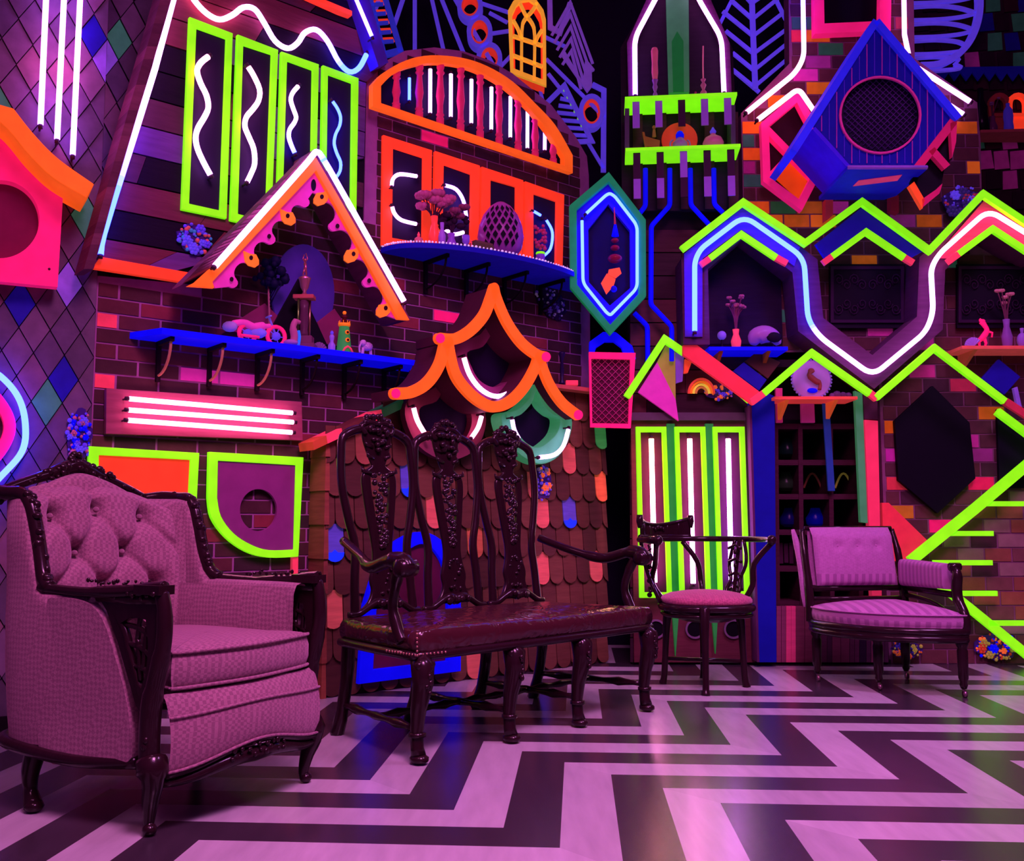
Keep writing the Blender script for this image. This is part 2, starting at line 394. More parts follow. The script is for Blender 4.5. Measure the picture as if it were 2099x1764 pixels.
cols_t = [OCH, TEAL, MAG]; named2 = [(1540, 265, OCH), (1540, 288, TEAL), (1540, 308, OCH), (1540, 351, MAG), (1545, 375, TEAL), (1560, 415, OCH), (1600, 438, TEAL), (1628, 460, OCH), (1670, 415, OCH), (1665, 87, OCH), (1685, 108, TEAL), (1700, 130, MAG), (1670, 170, OCH), (1575, 205, OCH), (1510, 75, CORAL), (1640, 45, TEAL), (1635, 85, CORAL), (1840, 40, CORAL), (1845, 90, CORAL), (1900, 455, OCH), (1862, 455, MAG), (2000, 250, OCH), (1745, 525, OCH), (1785, 687, MAG), (1960, 800, CORAL), (1912, 757, MAG), (2028, 848, OCH), (1990, 800, MAG), (1815, 874, OCH), (1818, 920, MAG), (1820, 945, MAG), (2005, 895, MAG), (2020, 920, MAG), (1840, 990, CORAL), (2010, 995, HPK), (1852, 1040, OCH), (1935, 1066, HPK), (1875, 700, MAG)]
inn = [(1875, 1150), (2110, 965), (2500, 700), (2500, 1640), (2110, 1330)]
def c2(a, z):
    for x, y, c in named2:
        s_, zz = q2(x, y)
        if abs(s_ - a) < .09 and abs(zz - z) < .047: return rgba((tuple(x * R_.uniform(.7, .95) for x in c[0]), c[1] * .5))
    X = F * a / 6.46 + CX; py = CY - F * math.tan(math.atan2(z - EYE, 6.46) - PITCH)
    if inpoly((X, py), inn): return (*lin(R_.choice([(150, 86, 70), (140, 78, 66), (146, 104, 110), (72, 40, 52), (150, 86, 66), (120, 70, 74)])), 0)
    j = R_.random()
    return rgba(R_.choice([(OCH[0], .2), (MAG[0], .2), (TEAL[0], .15)])) if j < .03 else (*lin(R_.choice([(84, 46, 56), (90, 48, 56), (74, 42, 58), (98, 54, 60)])), 0)
xr = 5.2
w2 = [(xb, 0), (xr, 0), (xr, 2.8), (q2(2010, 400)[0], 2.8), q2(2010, 290), q2(2003, 210), q2(1875, 120), (q2(1875, 0)[0], 4.85), (q2(1618, 0)[0], 4.85), q2(1618, 130), q2(1519, 232), (q2(1519, 232)[0], 2.0), (xb, 2.0)]
brick_wall('wall_back_brick', W2, w2, .18, .0937, c2, mortar=(128, 76, 108))
# dark wall behind everything
mb = MB(); mb.setc(((20, 8, 34), 0)); rect(mb, BK, -3.6, 0, 6.6, 5.6, -.12, 0); structure(mb.build('wall_back', VC('dark_wall', .8, .2), None))
# upper right wall of scattered painted tiles
UR = Plane((0, 6.9), (1, 0))
def upper_right():
    mb = MB(); mb.setc(((48, 20, 40), 0)); pl = UR
    x0 = pl.st(pl.hit(1880, 200))[0]
    rect(mb, pl, x0, 2.7, 5.4, 4.85, -.1, 0)
    R = random.Random(3); w_, h_ = .12, .15; z = 2.72; k = 0
    spots = [(2033, 8, TEAL), (2078, 52, TEAL), (2034, 78, TEAL), (2098, 10, NAVY), (2075, 98, NAVY), (1990, 107, MAG), (2098, 120, TEAL), (2008, 283, TEAL), (2050, 282, MAG), (2008, 315, MAG), (2045, 345, MAG), (2096, 315, MAG), (2025, 52, NAVY), (1968, 350, MAG), (2062, 350, MAG)]
    while z < 4.75:
        a = x0 + (w_ / 2 if k % 2 else 0) + .05
        while a < 5.3:
            c = (*lin(R.choice([(44, 16, 32), (52, 20, 34), (38, 16, 32)])), 0)
            for x, y, cc in spots:
                s_, zz = pl.st(pl.hit(x, y))
                if abs(s_ - a) < w_ * .5 and abs(zz - z - h_ / 2) < h_ * .5: c = rgba((tuple(x * .75 for x in cc[0]), cc[1] * .4))
            mb.col = c; d = R.uniform(-.012, .012)
            mb.prism([pl.at(a - .054 + d, z, .02), pl.at(a + .054 + d, z + .01, .02), pl.at(a + .05, z + h_, .008), pl.at(a - .05, z + h_ - .01, .008)], pl.n * .006)
            a += w_
        z += h_; k += 1
    structure(mb.build('wall_upper_right', VC('shingle_paint'), None))
upper_right()
mb = MB(); mb.setc(((30, 16, 30), 0)); rect(mb, Plane((5.3, 0), (0, -1)), -8, 0, 2, 5.6, -.12, 0); structure(mb.build('wall_right', VC('dark_wall'), None))
mb = MB(); mb.setc(((14, 10, 18), 0)); mb.box((.6, 2.8, 6.0), (9.6, 10.4, .1)); structure(mb.build('ceiling', VC('dark_wall'), None))
mb = MB(); mb.setc(((16, 8, 16), 0)); rect(mb, W2, xl, 0, xb, .03, 0.016, .03); structure(mb.build('baseboard_back', VC('dark_wall'), None))
mb = MB(); mb.setc(((24, 12, 24), 0)); rect(mb, W0, -3, 0, W0.st(p0)[0] - .01, .06, 0.02, .04); structure(mb.build('baseboard_left', VC('dark_wall'), None))

# ================= far left wall =================
for i, (L, wh) in enumerate([([(97, -60), (83, 255)], 'leftmost'), ([(134, -60), (117, 285)], 'middle'), ([(167, -60), (149, 317)], 'rightmost')]):
    neon(W0, L, .07, [VI, PK, VI], 'tall upright white-violet neon tube on diamond shingles, %s of the three' % wh, .0135, 'upright neon tubes on the shingled wall')
t = thing('birdhouse_facade', 'hot pink house-shaped board with round hole at left edge, under curved orange roof', 'wall decoration', W0.hit(60, 585, .1))
def hole_board(pl, mb, outer, cx, cy, rx, ry, o0, o1, n=72):
    A = []; B = []
    angs = sorted([2 * math.pi * i / n for i in range(n)] + [math.atan2((y - cy) / ry, (x - cx) / rx) % (2 * math.pi) for x, y in outer])
    for a in angs:
        dx, dy = rx * math.cos(a), ry * math.sin(a); best = 1e9
        for (x1, y1), (x2, y2) in zip(outer, outer[1:] + outer[:1]):
            ex, ey = x2 - x1, y2 - y1; det = -dx * ey + dy * ex
            if abs(det) < 1e-9: continue
            tt = (-(x1 - cx) * ey + (y1 - cy) * ex) / det; uu = (dx * (y1 - cy) - dy * (x1 - cx)) / det
            if tt > 0 and -1e-6 <= uu <= 1 + 1e-6: best = min(best, tt)
        A.append((cx + dx * best, cy + dy * best)); B.append((cx + dx, cy + dy))
    return pl.frame(mb, A, B, o0, o1)
part('panel', lambda m: hole_board(W0, m, [(118, 588), (-90, 568), (-90, 190), (2, 248), (130, 388)], 0, 449, 81, 80, .06, .12), HPK, t, bevel=.003)
part('hole_backing', lambda m: W0.disc(m, 0, 449, 88, 88, .03, .055), ((110, 10, 60), .15), t)
part('roof_board', lambda m: W0.board(m, [(-90, 170), (0, 214), (28, 222)] + smooth([(28, 222), (70, 275), (120, 325), (193, 377)], 5)[1:] + smooth([(177, 405), (110, 365), (60, 318), (0, 250), (-90, 200)], 5), .06, .3), ORG, t, 'curved orange roof board', .004)
for k, (x, y) in enumerate([(112, 392), (101, 551)]):
    part('screw', lambda m: m.ball(W0.hit(x, y, .122), .006), ((90, 20, 60), 0), t)
ringL = smooth([(-60, 735), (0, 770), (38, 815), (52, 870), (45, 925), (0, 978), (-60, 1040)], 6)
neon(W0, ringL, .09, [BL], 'curved blue neon tube around the pink ring at left edge', .017)
painted('wall_ring', 'hot pink ring with dark centre cut off by left edge behind armchair', 'wall decoration', lambda m: W0.ribbon(m, smooth([(-60, 775), (-8, 815), (20, 870), (0, 925), (-60, 985)], 6), .05, .02, .07), HPK)
# ================= plank gable with neon =================
X1 = W1
def slope(name, label, outer, inner, paint=((120, 60, 84), 0), pl=W1, o0=.05, o1=.2, scal=None):
    """row of overlapping shingles along a roof edge"""
    mb = MB(); n = 26
    for i in range(n):
        a, b = i / n, (i + 1) / n + .006
        q = [mixc(outer, a), mixc(outer, b), mixc(inner, b), mixc(inner, a)]
        mb.col = (*lin(R_.choice([(118, 66, 86), (100, 52, 74), (128, 70, 92)])), 0)
        P = [pl.hit(x, y, o1 + (.012 if k in (1, 2) else 0)) for k, (x, y) in enumerate(q)]
        mb.prism(P, pl.n * (o1 - o0))
    return mb
mb = slope('', '', [(172, 551), (215, 400), (262, 230), (312, 60), (345, -60)], [(192, 551), (233, 400), (283, 230), (334, 60), (368, -60)])
tag(mb.build('roof_edge', VC('boards')), 'mauve shingled roof edge running up the left side of the plank gable', 'roof edge')
neon(W1, [(206, 521), (208, 500), (213, 478), (236, 402), (274, 282), (318, 140), (355, 0), (372, -60)], .12, [BL, BL, VI, WH, WH, WH], 'long slanted neon tube along the left roof edge, blue below and white above', .0155)
painted('gable_base_board', 'red orange board along the bottom of the plank gable above the bricks', 'board', lambda m: W1.board(m, [(208, 526), (393, 559), (376, 578), (192, 549)], .052, .09), RED)
painted('eave_board', 'red orange eave board cut off by the top edge above the wavy neon', 'board', lambda m: W1.board(m, [(620, -12), (640, -12), (722, 22), (722, 32), (700, 24)], .05, .1), RED)
neon(W1, smooth([(385, -25), (398, 0), (423, 27), (450, 40), (476, 31), (499, 15), (522, 19), (541, 46), (564, 84), (590, 99), (610, 88), (625, 67), (648, 61), (671, 84), (694, 126), (716, 147), (736, 139), (751, 112)], 4), .08, [WM, WM, WH, WH, WH, BL, BL], 'wavy neon tube snaking above the lime windows, pink at left and blue at right', .0145)
t = thing('roof_beam', 'dark roof beam coloured as purple-lit, with a neon strip, beside the blue ladder at top', 'beam', W1.hit(785, 130, .1))
part('beam', lambda m: W1.board(m, [(722, -30), (748, -30), (796, 128), (776, 136)], .05, .14), ((66, 30, 150), .2), t)  # purple light on the dark beam is put into its colour and glow
neon(W1, [(718, -30), (762, 74)], .17, [BL, WH, BL], '', .011, parent=t)
wins = [([(388.7, 34), (477.5, 68), (465, 448), (372.5, 429)], [(403, 57), (464, 79), (451, 431), (388, 417)]),
        ([(487, 70), (570.5, 102), (556, 470), (472.5, 451.5)], [(499, 92), (557, 111), (545, 452), (488, 438)]),
        ([(577, 105), (654, 131.5), (648, 404), (569, 386)], [(589, 124), (641, 143), (637, 392), (581, 378)]),
        ([(662, 133), (735.5, 160), (731, 434), (658, 414)], [(672.6, 152), (722, 170), (719, 420), (669, 404)])]
sq = [([(427, 116), (412, 128), (404, 145), (411, 170), (423, 195), (427, 220), (419, 240), (406, 262), (401, 282), (405, 305), (417, 332), (431, 358)], [WM, WH]),
      ([(509, 137), (520, 155), (532, 183), (530, 206), (518, 224), (505, 240), (502, 259), (510, 280), (520, 305), (522, 335), (515, 355), (507, 372)], [WM, WH]),
      ([(611, 177), (600, 190), (596, 205), (602, 225), (607, 240), (603, 252), (594, 265), (592, 280), (597, 297), (604, 313)], [WH, WH, BL]),
      ([(682, 208), (692, 223), (698, 240), (696, 258), (688, 275), (685, 294), (690, 313), (698, 332), (697, 350), (690, 362)], [BL])]
ordn = ['leftmost', 'second from left', 'third from left', 'rightmost']
for i in range(4):
    t = thing('window_frame', 'tall lime green window frame with black pane high on the gable, %s of the four' % ordn[i], 'window frame', W1.hit(*wins[i][0][3], .1), 'lime window frames on the gable')
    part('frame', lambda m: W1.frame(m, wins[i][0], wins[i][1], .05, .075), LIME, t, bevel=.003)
    part('pane', lambda m: W1.board(m, wins[i][1], .051, .06), ((14, 6, 40), 0), t, 'black pane', mat=M('pane', (30, 12, 48), .7))
    neon(W1, smooth(sq[i][0], 3), .105, sq[i][1], 'squiggly %s neon tube inside the %s lime window' % ('blue' if i == 3 else 'white and blue' if i == 2 else 'pinkish white', ordn[i]), [.0145, .014, .012, .011][i], 'squiggly neon tubes in the lime windows', 'neon_squiggle')
# ================= gabled canopy =================
OC = .34
t = thing('gable_canopy', 'steep orange gable canopy with pink scalloped gingerbread trim and neon, over the blue shelf', 'canopy', W1.hit(640, 600, .2))
mb = slope('', '', [(374, 581), (644, 306)], [(436, 548), (647, 322)], o0=.2, o1=OC)
mb.build('shingled_roof', VC('boards'), t)
mb = MB(); mb.setc(((120, 60, 84), 0)); W1.board(mb, [(374, 583), (644, 306), (650, 322), (436, 552)], .06, .2)
W1.board(mb, [(644, 306), (842, 655), (826, 655), (642, 330)], .06, OC - .05); mb.build('roof_slab', VC('boards'), t)
part('bargeboard', lambda m: (W1.board(m, [(384, 586), (440, 590), (436, 577), (648, 350), (816, 654), (840, 656), (648, 322), (432, 549), (400, 578)], OC - .005, OC + .02)), ORG, t, 'orange bargeboard', .003)
def ginger(m):
    def side(base0, base1, inn, lobes, r, nr):
        pts = []
        for k, c in enumerate(lobes):
            c = Vector(c) + Vector(inn) * 4; d = (Vector(base1) - Vector(base0)).normalized(); nn = Vector(inn)
            for j in range(7):
                a = math.pi * j / 6; pts.append(tuple(c - d * 10 * math.cos(a) + nn * 10 * math.sin(a)))
            if k < len(lobes) - 1:
                e = Vector(lobes[k + 1]) + Vector(inn) * 4; mid = (c + e) / 2; dd = (e - c).normalized(); L_ = (e - c).length / 2 - 10.5
                for j in range(11):
                    a = math.pi * j / 10; pts.append(tuple(mid - dd * L_ * math.cos(a) - nn * L_ * .85 * math.sin(a)))
        return pts
    inL = Vector((.73, .68)); L1 = side((435, 576), (644, 351), inL, [(475, 577), (515, 531), (552, 488), (590, 445), (622, 412)], 15, 13)
    inR = Vector((-.88, .47)); R1 = side((648, 350), (818, 655), inR, [(660, 405), (688, 462), (722, 522), (757, 577), (786, 634)], 15, 13)
    outer = [(440, 588), (451, 572), (648, 352)]; mid = (641, 392)
    W1.board(m, [(441, 590)] + L1 + [(641, 394), (646, 348), (434, 575)], OC - .02, OC - .006)
    W1.board(m, [(646, 348), (641, 394)] + R1 + [(817, 655)], OC - .02, OC - .006)
part('gingerbread_trim', ginger, MAG, t, 'hot pink scalloped trim')
for c in [(515, 531), (590, 445), (660, 405), (722, 522), (788, 634)]:
    fl = 1 if c[0] < 640 else -1
    part('trim_drop', lambda m: W1.board(m, ell(c[0], c[1], 16, 13, 12) if 0 else [(c[0] - 15 * fl, c[1] - 17), (c[0] - 2 * fl, c[1] - 11), (c[0] + 10 * fl, c[1] - 10), (c[0] + 16 * fl, c[1] + 2), (c[0] + 16 * fl, c[1] + 11), (c[0] + 8 * fl, c[1] + 17), (c[0] - 5 * fl, c[1] + 13), (c[0] - 12 * fl, c[1] + 5)], OC - .006, OC + .004), OCH, t, 'orange drop with a dark hole')
for c in [(475, 572), (515, 528), (552, 484), (590, 442), (660, 403), (692, 463), (725, 520), (757, 575), (791, 631)]:
    part('trim_hole', lambda m: W1.disc(m, c[0], c[1], 4, 5, OC + .004, OC + .006, 10), ((40, 4, 20), 0), t)
part('trim_teardrop', lambda m: W1.disc(m, 643, 379, 5, 12, OC - .006, OC - .003, 16), DARK, t)
neon(W1, rounded([(441, 545), (634, 328), (650, 306), (668, 334), (828, 617)], 22), OC + .05, [WH, WH, WH, BL, WH, WH], 'white neon tube bent along both slopes of the orange gable canopy', .0155)
# painted scene behind the shelf
painted('wall_disc', 'round dusky purple disc on the bricks behind the trophy', 'wall decoration', lambda m: W1.disc(m, 622, 601, 64, 101, .012, .03), ((66, 34, 140), .2))
painted('mountain_cutout', 'black pointed mountain board behind the trophy under the canopy', 'wall decoration', lambda m: W1.board(m, [(560, 664), (612, 570), (640, 640), (672, 708), (560, 692)], .032, .045), ((12, 4, 22), 0))
painted('hill_cutout', 'flat mauve triangular hill board behind the pink toy motorcycle', 'wall decoration', lambda m: W1.board(m, [(455, 676), (543, 621), (575, 652), (560, 692)], .032, .04), ((120, 34, 84), .1))
painted('hill_cutout', 'small mauve hill board behind the green toy lighthouse', 'wall decoration', lambda m: W1.board(m, [(650, 660), (686, 632), (705, 660), (712, 712), (668, 705)], .032, .04), ((120, 34, 84), .1))

# ================= shelves =================
def shelf(name, label, pl, xL, yL, xR, depth, th, paint, under=None, end=.0, cat='shelf', cut=True):
    A = pl.hit(xL, yL, depth); z = A.z; s0 = pl.st(A)[0]
    d = ray(xR, yL); s1 = pl.st(pl.hit(xR, yL, depth))[0]
    t = thing(name, label, cat, pl.at((s0 + s1) / 2, z - th, 0))
    c = .08 if cut else 0
    mb = MB(); mb.setc(paint); mb.prism([pl.at(s0, z, depth), pl.at(s1, z, depth), pl.at(s1 + c, z, .0), pl.at(s0 - c, z, 0)], (0, 0, th)); mb.build('board', VC(), t, .002)
    return t, z, s0, s1
def bracket(pl, t, s_, z, dep, drop, paint, wd=.02, gold=None):
    mb = MB(); mb.setc(paint)
    P = lambda o, zz, ds: pl.at(s_ + ds, zz, o)
    for q in ([(0.008, z), (.03, z), (.03, z - drop), (0.008, z - drop)], [(0, z), (dep, z), (dep, z - .022), (0, z - .022)]):
        mb.prism([P(o, zz, -wd / 2) for o, zz in q], pl.u * -wd)
    b_ = mb.build('bracket', VC(), t); mb = MB(); mb.setc(gold or paint)
    mb.tube([P(.02 + (dep - .04) * math.sin(a), z - drop * .85 + (drop * .85 - .02) * (1 - math.cos(a)), 0) for a in [math.pi / 2 * i / 8 for i in range(9)]], .007, 6)
    mb.build('curved_brace', VC(), b_)
def put(pl, px, py, off, z=None):
    p = pl.hit(px, py, off); return Vector((p.x, p.y, p.z if z is None else z))
tS, zS, a0, a1 = shelf('wall_shelf', 'long bright blue shelf on black brackets under the orange gable canopy', W1, 332, 671, 858, .22, .032, BLUE)
for k in range(6): bracket(W1, tS, a0 + .06 + (a1 - a0 - .16) * k / 5, zS - .032, .2, .2, ((26, 6, 20), 0), gold=((190, 120, 100), .08) if k < 3 else None)
def turn(mb, c, prof, seg=14, sc_=1.0, **k): mb.lathe([(r * sc_, z * sc_) for r, z in prof], c, seg, **k); return mb
# toy motorcycle
def motorcycle():
    c = put(W1, 535, 688, .12, zS); t = thing('toy_motorcycle', 'small hot pink and violet toy motorcycle on the blue shelf', 'toy', c)
    u = W1.u; up = Vector((0, 0, 1)); o = lambda a, z, n=0: c + u * a + up * z + W1.n * n
    for a, r in ((.085, .05), (-.075, .045)):
        mb = MB(); mb.setc(HPK); P = [o(a + r * math.cos(x), r + .002 + r * math.sin(x)) for x in [2 * math.pi * i / 20 for i in range(20)]]
        mb.tube(P, .011, 8, closed=True); wl = mb.build('wheel', VC(), t)
        mb = MB(); mb.setc(VIO); mb.lathe([(.022, -.008), (.022, .008)], o(a, r + .002), 12, W1.n)
        for k in range(5): mb.tube([o(a, r), o(a + .04 * math.cos(k * 1.256), r + .04 * math.sin(k * 1.256))], .003, 5)
        mb.build('hub', VC(), wl)
    mb = MB(); mb.setc(((220, 60, 170), .35)); mb.tube(smooth([o(.05, .1), o(.01, .095), o(-.04, .085), o(-.1, .1), o(-.16, .085)], 4), [.014] * 4 + [.024] * 4 + [.02] * 4 + [.018] * 4 + [.012], 8); mb.build('fairing', VC(), t)
    mb = MB(); mb.setc(((120, 90, 220), .3)); mb.ball(o(-.02, .055), (.05, .03, .028)); mb.tube([o(.085, .05), o(.05, .13), o(.04, .15)], .006); mb.tube([o(.04, .15, -.03), o(.04, .15, .03)], .005); mb.build('frame', VC(), t)
    mb = MB(); mb.setc(HPK); mb.tube([o(-.02, .03, .02), o(-.12, .03, .02)], .008); mb.build('exhaust', VC(), t)
    mb = MB(); mb.setc(((160, 110, 200), .2)); mb.ball(o(-.17, .07), (.04, .03, .028)); mb.build('sidecar', VC(), t)
motorcycle()
def shelf_tree():
    c = put(W1, 551, 690, .115, zS); t = thing('artificial_tree', 'dark slender tree figure with blue-black crown on the blue shelf left of the trophy', 'figurine', c)
    part('trunk', lambda m: m.tube([c, c + Vector((0, 0, .16)), c + Vector((-.01, 0, .34))], [.007, .006, .005]), ((150, 90, 110), 0), t)
    R = random.Random(4)
    def f(m):
        for i in range(34):
            a = R.uniform(0, 6.28); h = R.uniform(-.1, .1); r = .085 * math.sqrt(1 - (h / .12) ** 2); p = c + Vector((r * math.cos(a) * R.random(), r * math.sin(a) * .5, .38 + h * .7))
            m.ball(p, R.uniform(.014, .03), 6, 4)
        for i in range(6): m.tube([c + Vector((0, 0, .2 + .02 * i)), c + Vector((R.uniform(-.06, .06), 0, .3 + R.uniform(0, .05)))], .003, 5)
    part('crown', f, ((14, 6, 50), .1), t)
shelf_tree()
def trophy():
    c = put(W1, 622, 703, .14, zS); t = thing('trophy', 'tall trophy with posts, lantern cup and dancing figure on the blue shelf', 'trophy', c)
    part('base', lambda m: (m.box(c + Vector((0, 0, .012)), (.13, .09, .024)), m.box(c + Vector((0, 0, .045)), (.1, .07, .04))), ((110, 60, 90), .0), t, bevel=.002, mat=VC('glossy', .25, .1))
    for sx in (-.034, .034):
        part('post', lambda m: m.tube([c + W1.u * sx + Vector((0, 0, .06)), c + W1.u * sx + Vector((0, 0, .265))], .006), ((180, 130, 110) if sx > 0 else (110, 140, 70), .0), t, mat=VC('gold', .3, .1, metal=.8))
    part('column', lambda m: turn(m, c + Vector((0, 0, .06)), [(.024, 0), (.026, .02), (.022, .04), (.026, .1), (.022, .15), (.026, .2)]), ((84, 44, 70), 0), t, mat=VC('glossy'))
    part('platform', lambda m: m.box(c + Vector((0, 0, .277)), (.11, .07, .022)), ((170, 70, 80), .1), t, bevel=.003)
    part('cup', lambda m: turn(m, c + Vector((0, 0, .288)), [(.018, 0), (.008, .02), (.022, .045), (.03, .085), (.034, .095), (.01, .108), (.006, .112)]), ((210, 110, 150), .05), t, mat=VC('gold'))
    b = c + Vector((0, 0, .4)); u = W1.u
    part('figure', lambda m: (m.tube([b + u * .01, b + u * .004 + Vector((0, 0, .035)), b + Vector((0, 0, .065))], [.005, .007, .009]), m.tube([b - u * .012, b + Vector((0, 0, .04))], [.004, .007]), m.ball(b + Vector((0, 0, .082)), .009), m.tube([b + Vector((0, 0, .068)), b + u * .014 + Vector((0, 0, .09)), b + u * .004 + Vector((0, 0, .12))], .003), m.tube([b + Vector((0, 0, .066)), b - u * .014 + Vector((0, 0, .085)), b - u * .006 + Vector((0, 0, .11))], .003)), ((190, 80, 120), .1), t, mat=VC('gold'))
trophy()
def seahorse():
    c = put(W1, 603, 700, .17, zS); t = thing('ceramic_figurine', 'curled ceramic figurine with a blue stripe at the foot of the trophy', 'figurine', c); u = W1.u; up = Vector((0, 0, 1))
    part('body', lambda m: m.tube(smooth([c + up * .0 + u * -.01, c + up * .05 + u * .0, c + up * .1 + u * -.008, c + up * .135 + u * .006, c + up * .13 + u * .03], 4), [.02] * 8 + [.017] * 5 + [.012] * 4, 8), ((170, 80, 130), .1), t, mat=VC('glossy'))
    part('stripe', lambda m: m.tube(smooth([c + u * .018 + W1.n * .012 + up * .005, c + u * .024 + W1.n * .012 + up * .05, c + u * .018 + W1.n * .01 + up * .085], 4), .008), ((40, 110, 240), .5), t)
    part('foot', lambda m: m.ball(c + up * .018 + u * -.02, (.04, .03, .018)), ((150, 90, 170), .1), t, mat=VC('glossy'))
seahorse()
c = put(W1, 655, 712, .12, zS)
painted('shell_ornament', 'low fan-shaped shell ornament at the right foot of the trophy', 'ornament', lambda m: [m.tube([c + Vector((0, 0, .005)), c + W1.u * (.045 * math.cos(a)) + Vector((0, 0, .045 * math.sin(a) + .006))], [.006, .009], 6) for a in [math.pi * (i + .5) / 9 for i in range(9)]], ((120, 80, 130), .0), mat=VC('glossy'))
def bottle(px, py, pl, off, z, prof, paint, name, label, cat='bottle', mat=None, neck=None):
    c = put(pl, px, py, off, z); t = thing(name, label, cat, c)
    part('body', lambda m: turn(m, c, prof, 16), paint, t, mat=mat or VC('glossy'))
    if neck: part(neck[0], lambda m: turn(m, c + Vector((0, 0, neck[2])), neck[1], 12), neck[3], t)
    return t
bottle(680, 705, W1, .13, zS, [(.016, 0), (.02, .01), (.02, .04), (.009, .06), (.012, .075), (.014, .09), (.008, .1)], LAV, 'bottle', 'small lavender bottle left of the toy lighthouse', neck=('stopper', [(.007, 0), (.01, .01), (.005, .02)], .1, VIO))
def lighthouse():
    c = put(W1, 705, 711, .14, zS); t = thing('toy_lighthouse', 'green toy lighthouse with orange balcony and porthole windows on the blue shelf', 'toy', c); f = W1.n
    part('tower', lambda m: turn(m, c, [(.042, 0), (.041, .02), (.027, .15)], 20), ((50, 150, 70), .35), t)
    part('gallery', lambda m: (turn(m, c + Vector((0, 0, .15)), [(.028, 0), (.034, .008), (.034, .018), (.02, .02)], 16), [m.tube([c + Vector((.03 * math.cos(a), .03 * math.sin(a), .165)), c + Vector((.03 * math.cos(a), .03 * math.sin(a), .182))], .002, 5) for a in [k * .785 for k in range(8)]]), OCH, t)
    part('lantern', lambda m: turn(m, c + Vector((0, 0, .17)), [(.014, 0), (.012, .03), (.02, .034), (.004, .05)], 12), ((90, 20, 40), 0), t)
    part('finial', lambda m: m.ball(c + Vector((0, 0, .228)), .011), OCH, t)
    for z in (.115, .072):
        ph = part('porthole', lambda m: m.lathe([(.012, -.006), (.012, .004)], c + f * (.03 + (.15 - z) * .1) + Vector((0, 0, z)), 12, f), OCH, t)
        part('porthole_glass', lambda m: m.lathe([(.007, 0), (.007, .003)], c + f * (.034 + (.15 - z) * .1) + Vector((0, 0, z)), 10, f), ((60, 4, 10), 0), ph)
    part('door_arch', lambda m: m.tube([c + f * .043 + W1.u * a + Vector((0, 0, z)) for a, z in ((-.03, .004), (-.018, .024), (0, .036), (.018, .024), (.03, .004))], .006, 6), CORAL, t)
lighthouse()
def crystal_animal(px, py, pl, off, z, lab):
    c = put(pl, px, py, off, z); u = pl.u; up = Vector((0, 0, 1)); t = thing('glass_figurine', lab, 'figurine', c); g = M('crystal', (190, 130, 210), .12, .05, 0, .0, .9, 60)
    part('body', lambda m: (m.ball(c + up * .06, (.034, .02, .026)), m.ball(c + up * .078 - u * .025, (.02, .015, .018))), LAV, t, mat=g)
    for a in (-.03, .028): part('leg', lambda m: m.tube([c + u * a, c + u * a * .8 + up * .05], .009), LAV, t, mat=g)
    part('trunk', lambda m: m.tube(smooth([c - u * .035 + up * .08, c - u * .048 + up * .05, c - u * .045 + up * .02], 3), .006), LAV, t, mat=g)
crystal_animal(752, 716, W1, .13, zS, 'small sparkling glass elephant at the right of the toy lighthouse')

# ================= three horizontal tubes =================
tB = painted('light_backboard', 'wooden backboard behind the three horizontal neon tubes', 'board', lambda m: W1.board(m, [(218, 795), (619, 823), (621, 903), (217, 889)], .01, .045), ((150, 72, 96), 0), mat=VC('boards'))
for i, (L, wh) in enumerate([([(265, 817), (599, 846)], 'topmost'), ([(264, 840), (601, 865)], 'middle'), ([(263, 861), (598, 886)], 'lowest')]):
    neon(W1, L, .1, [WM], 'straight pinkish white horizontal neon tube above the armchair, %s of the three' % wh, .0125, 'horizontal neon tubes above the armchair')
# ================= two lime framed boards =================
t = thing('framed_board', 'orange board in lime frame, partly hidden behind the armchair back', 'wall decoration', W1.hit(300, 1110, .03))
O = [(183, 914), (409, 928), (404, 1020)] + smooth([(404, 1020), (392, 1070), (360, 1108), (310, 1124)], 4)[1:] + [(180, 1112)]
I = [(203, 932), (391, 942), (387, 1020)] + smooth([(387, 1020), (376, 1058), (350, 1090), (308, 1106)], 4)[1:] + [(200, 1096)]
part('frame', lambda m: W1.frame(m, O, I, .02, .05), LIME, t, bevel=.003); part('panel', lambda m: W1.board(m, I, .02, .035), RED, t)
t = thing('framed_board', 'mauve board with round hole in lime frame, left of the shingled shack', 'wall decoration', W1.hit(530, 1140, .03))
O = [(429, 925.6), (622.6, 937), (612, 1140.5)] + smooth([(612, 1140.5), (551, 1142.6), (505, 1130.6), (463, 1101), (434, 1061), (427, 1020)], 4)[1:]
I = [(447, 943.7), (607, 953), (602.5, 1126)] + smooth([(602.5, 1126), (551, 1127), (515, 1116), (479.5, 1093), (453.5, 1058), (445.5, 1020)], 4)[1:]
part('frame', lambda m: W1.frame(m, O, I, .02, .05), LIME, t, bevel=.003)
part('panel', lambda m: hole_board(W1, m, I, 530, 1045, 38, 43, .02, .04), ((128, 44, 112), .12), t, 'mauve panel with a round hole')
painted('painted_stick', 'thin coral upright stick below the mauve framed board', 'stick', lambda m: W1.board(m, [(600, 1141), (612, 1141), (611, 1200), (599, 1198)], .012, .04), CORAL)

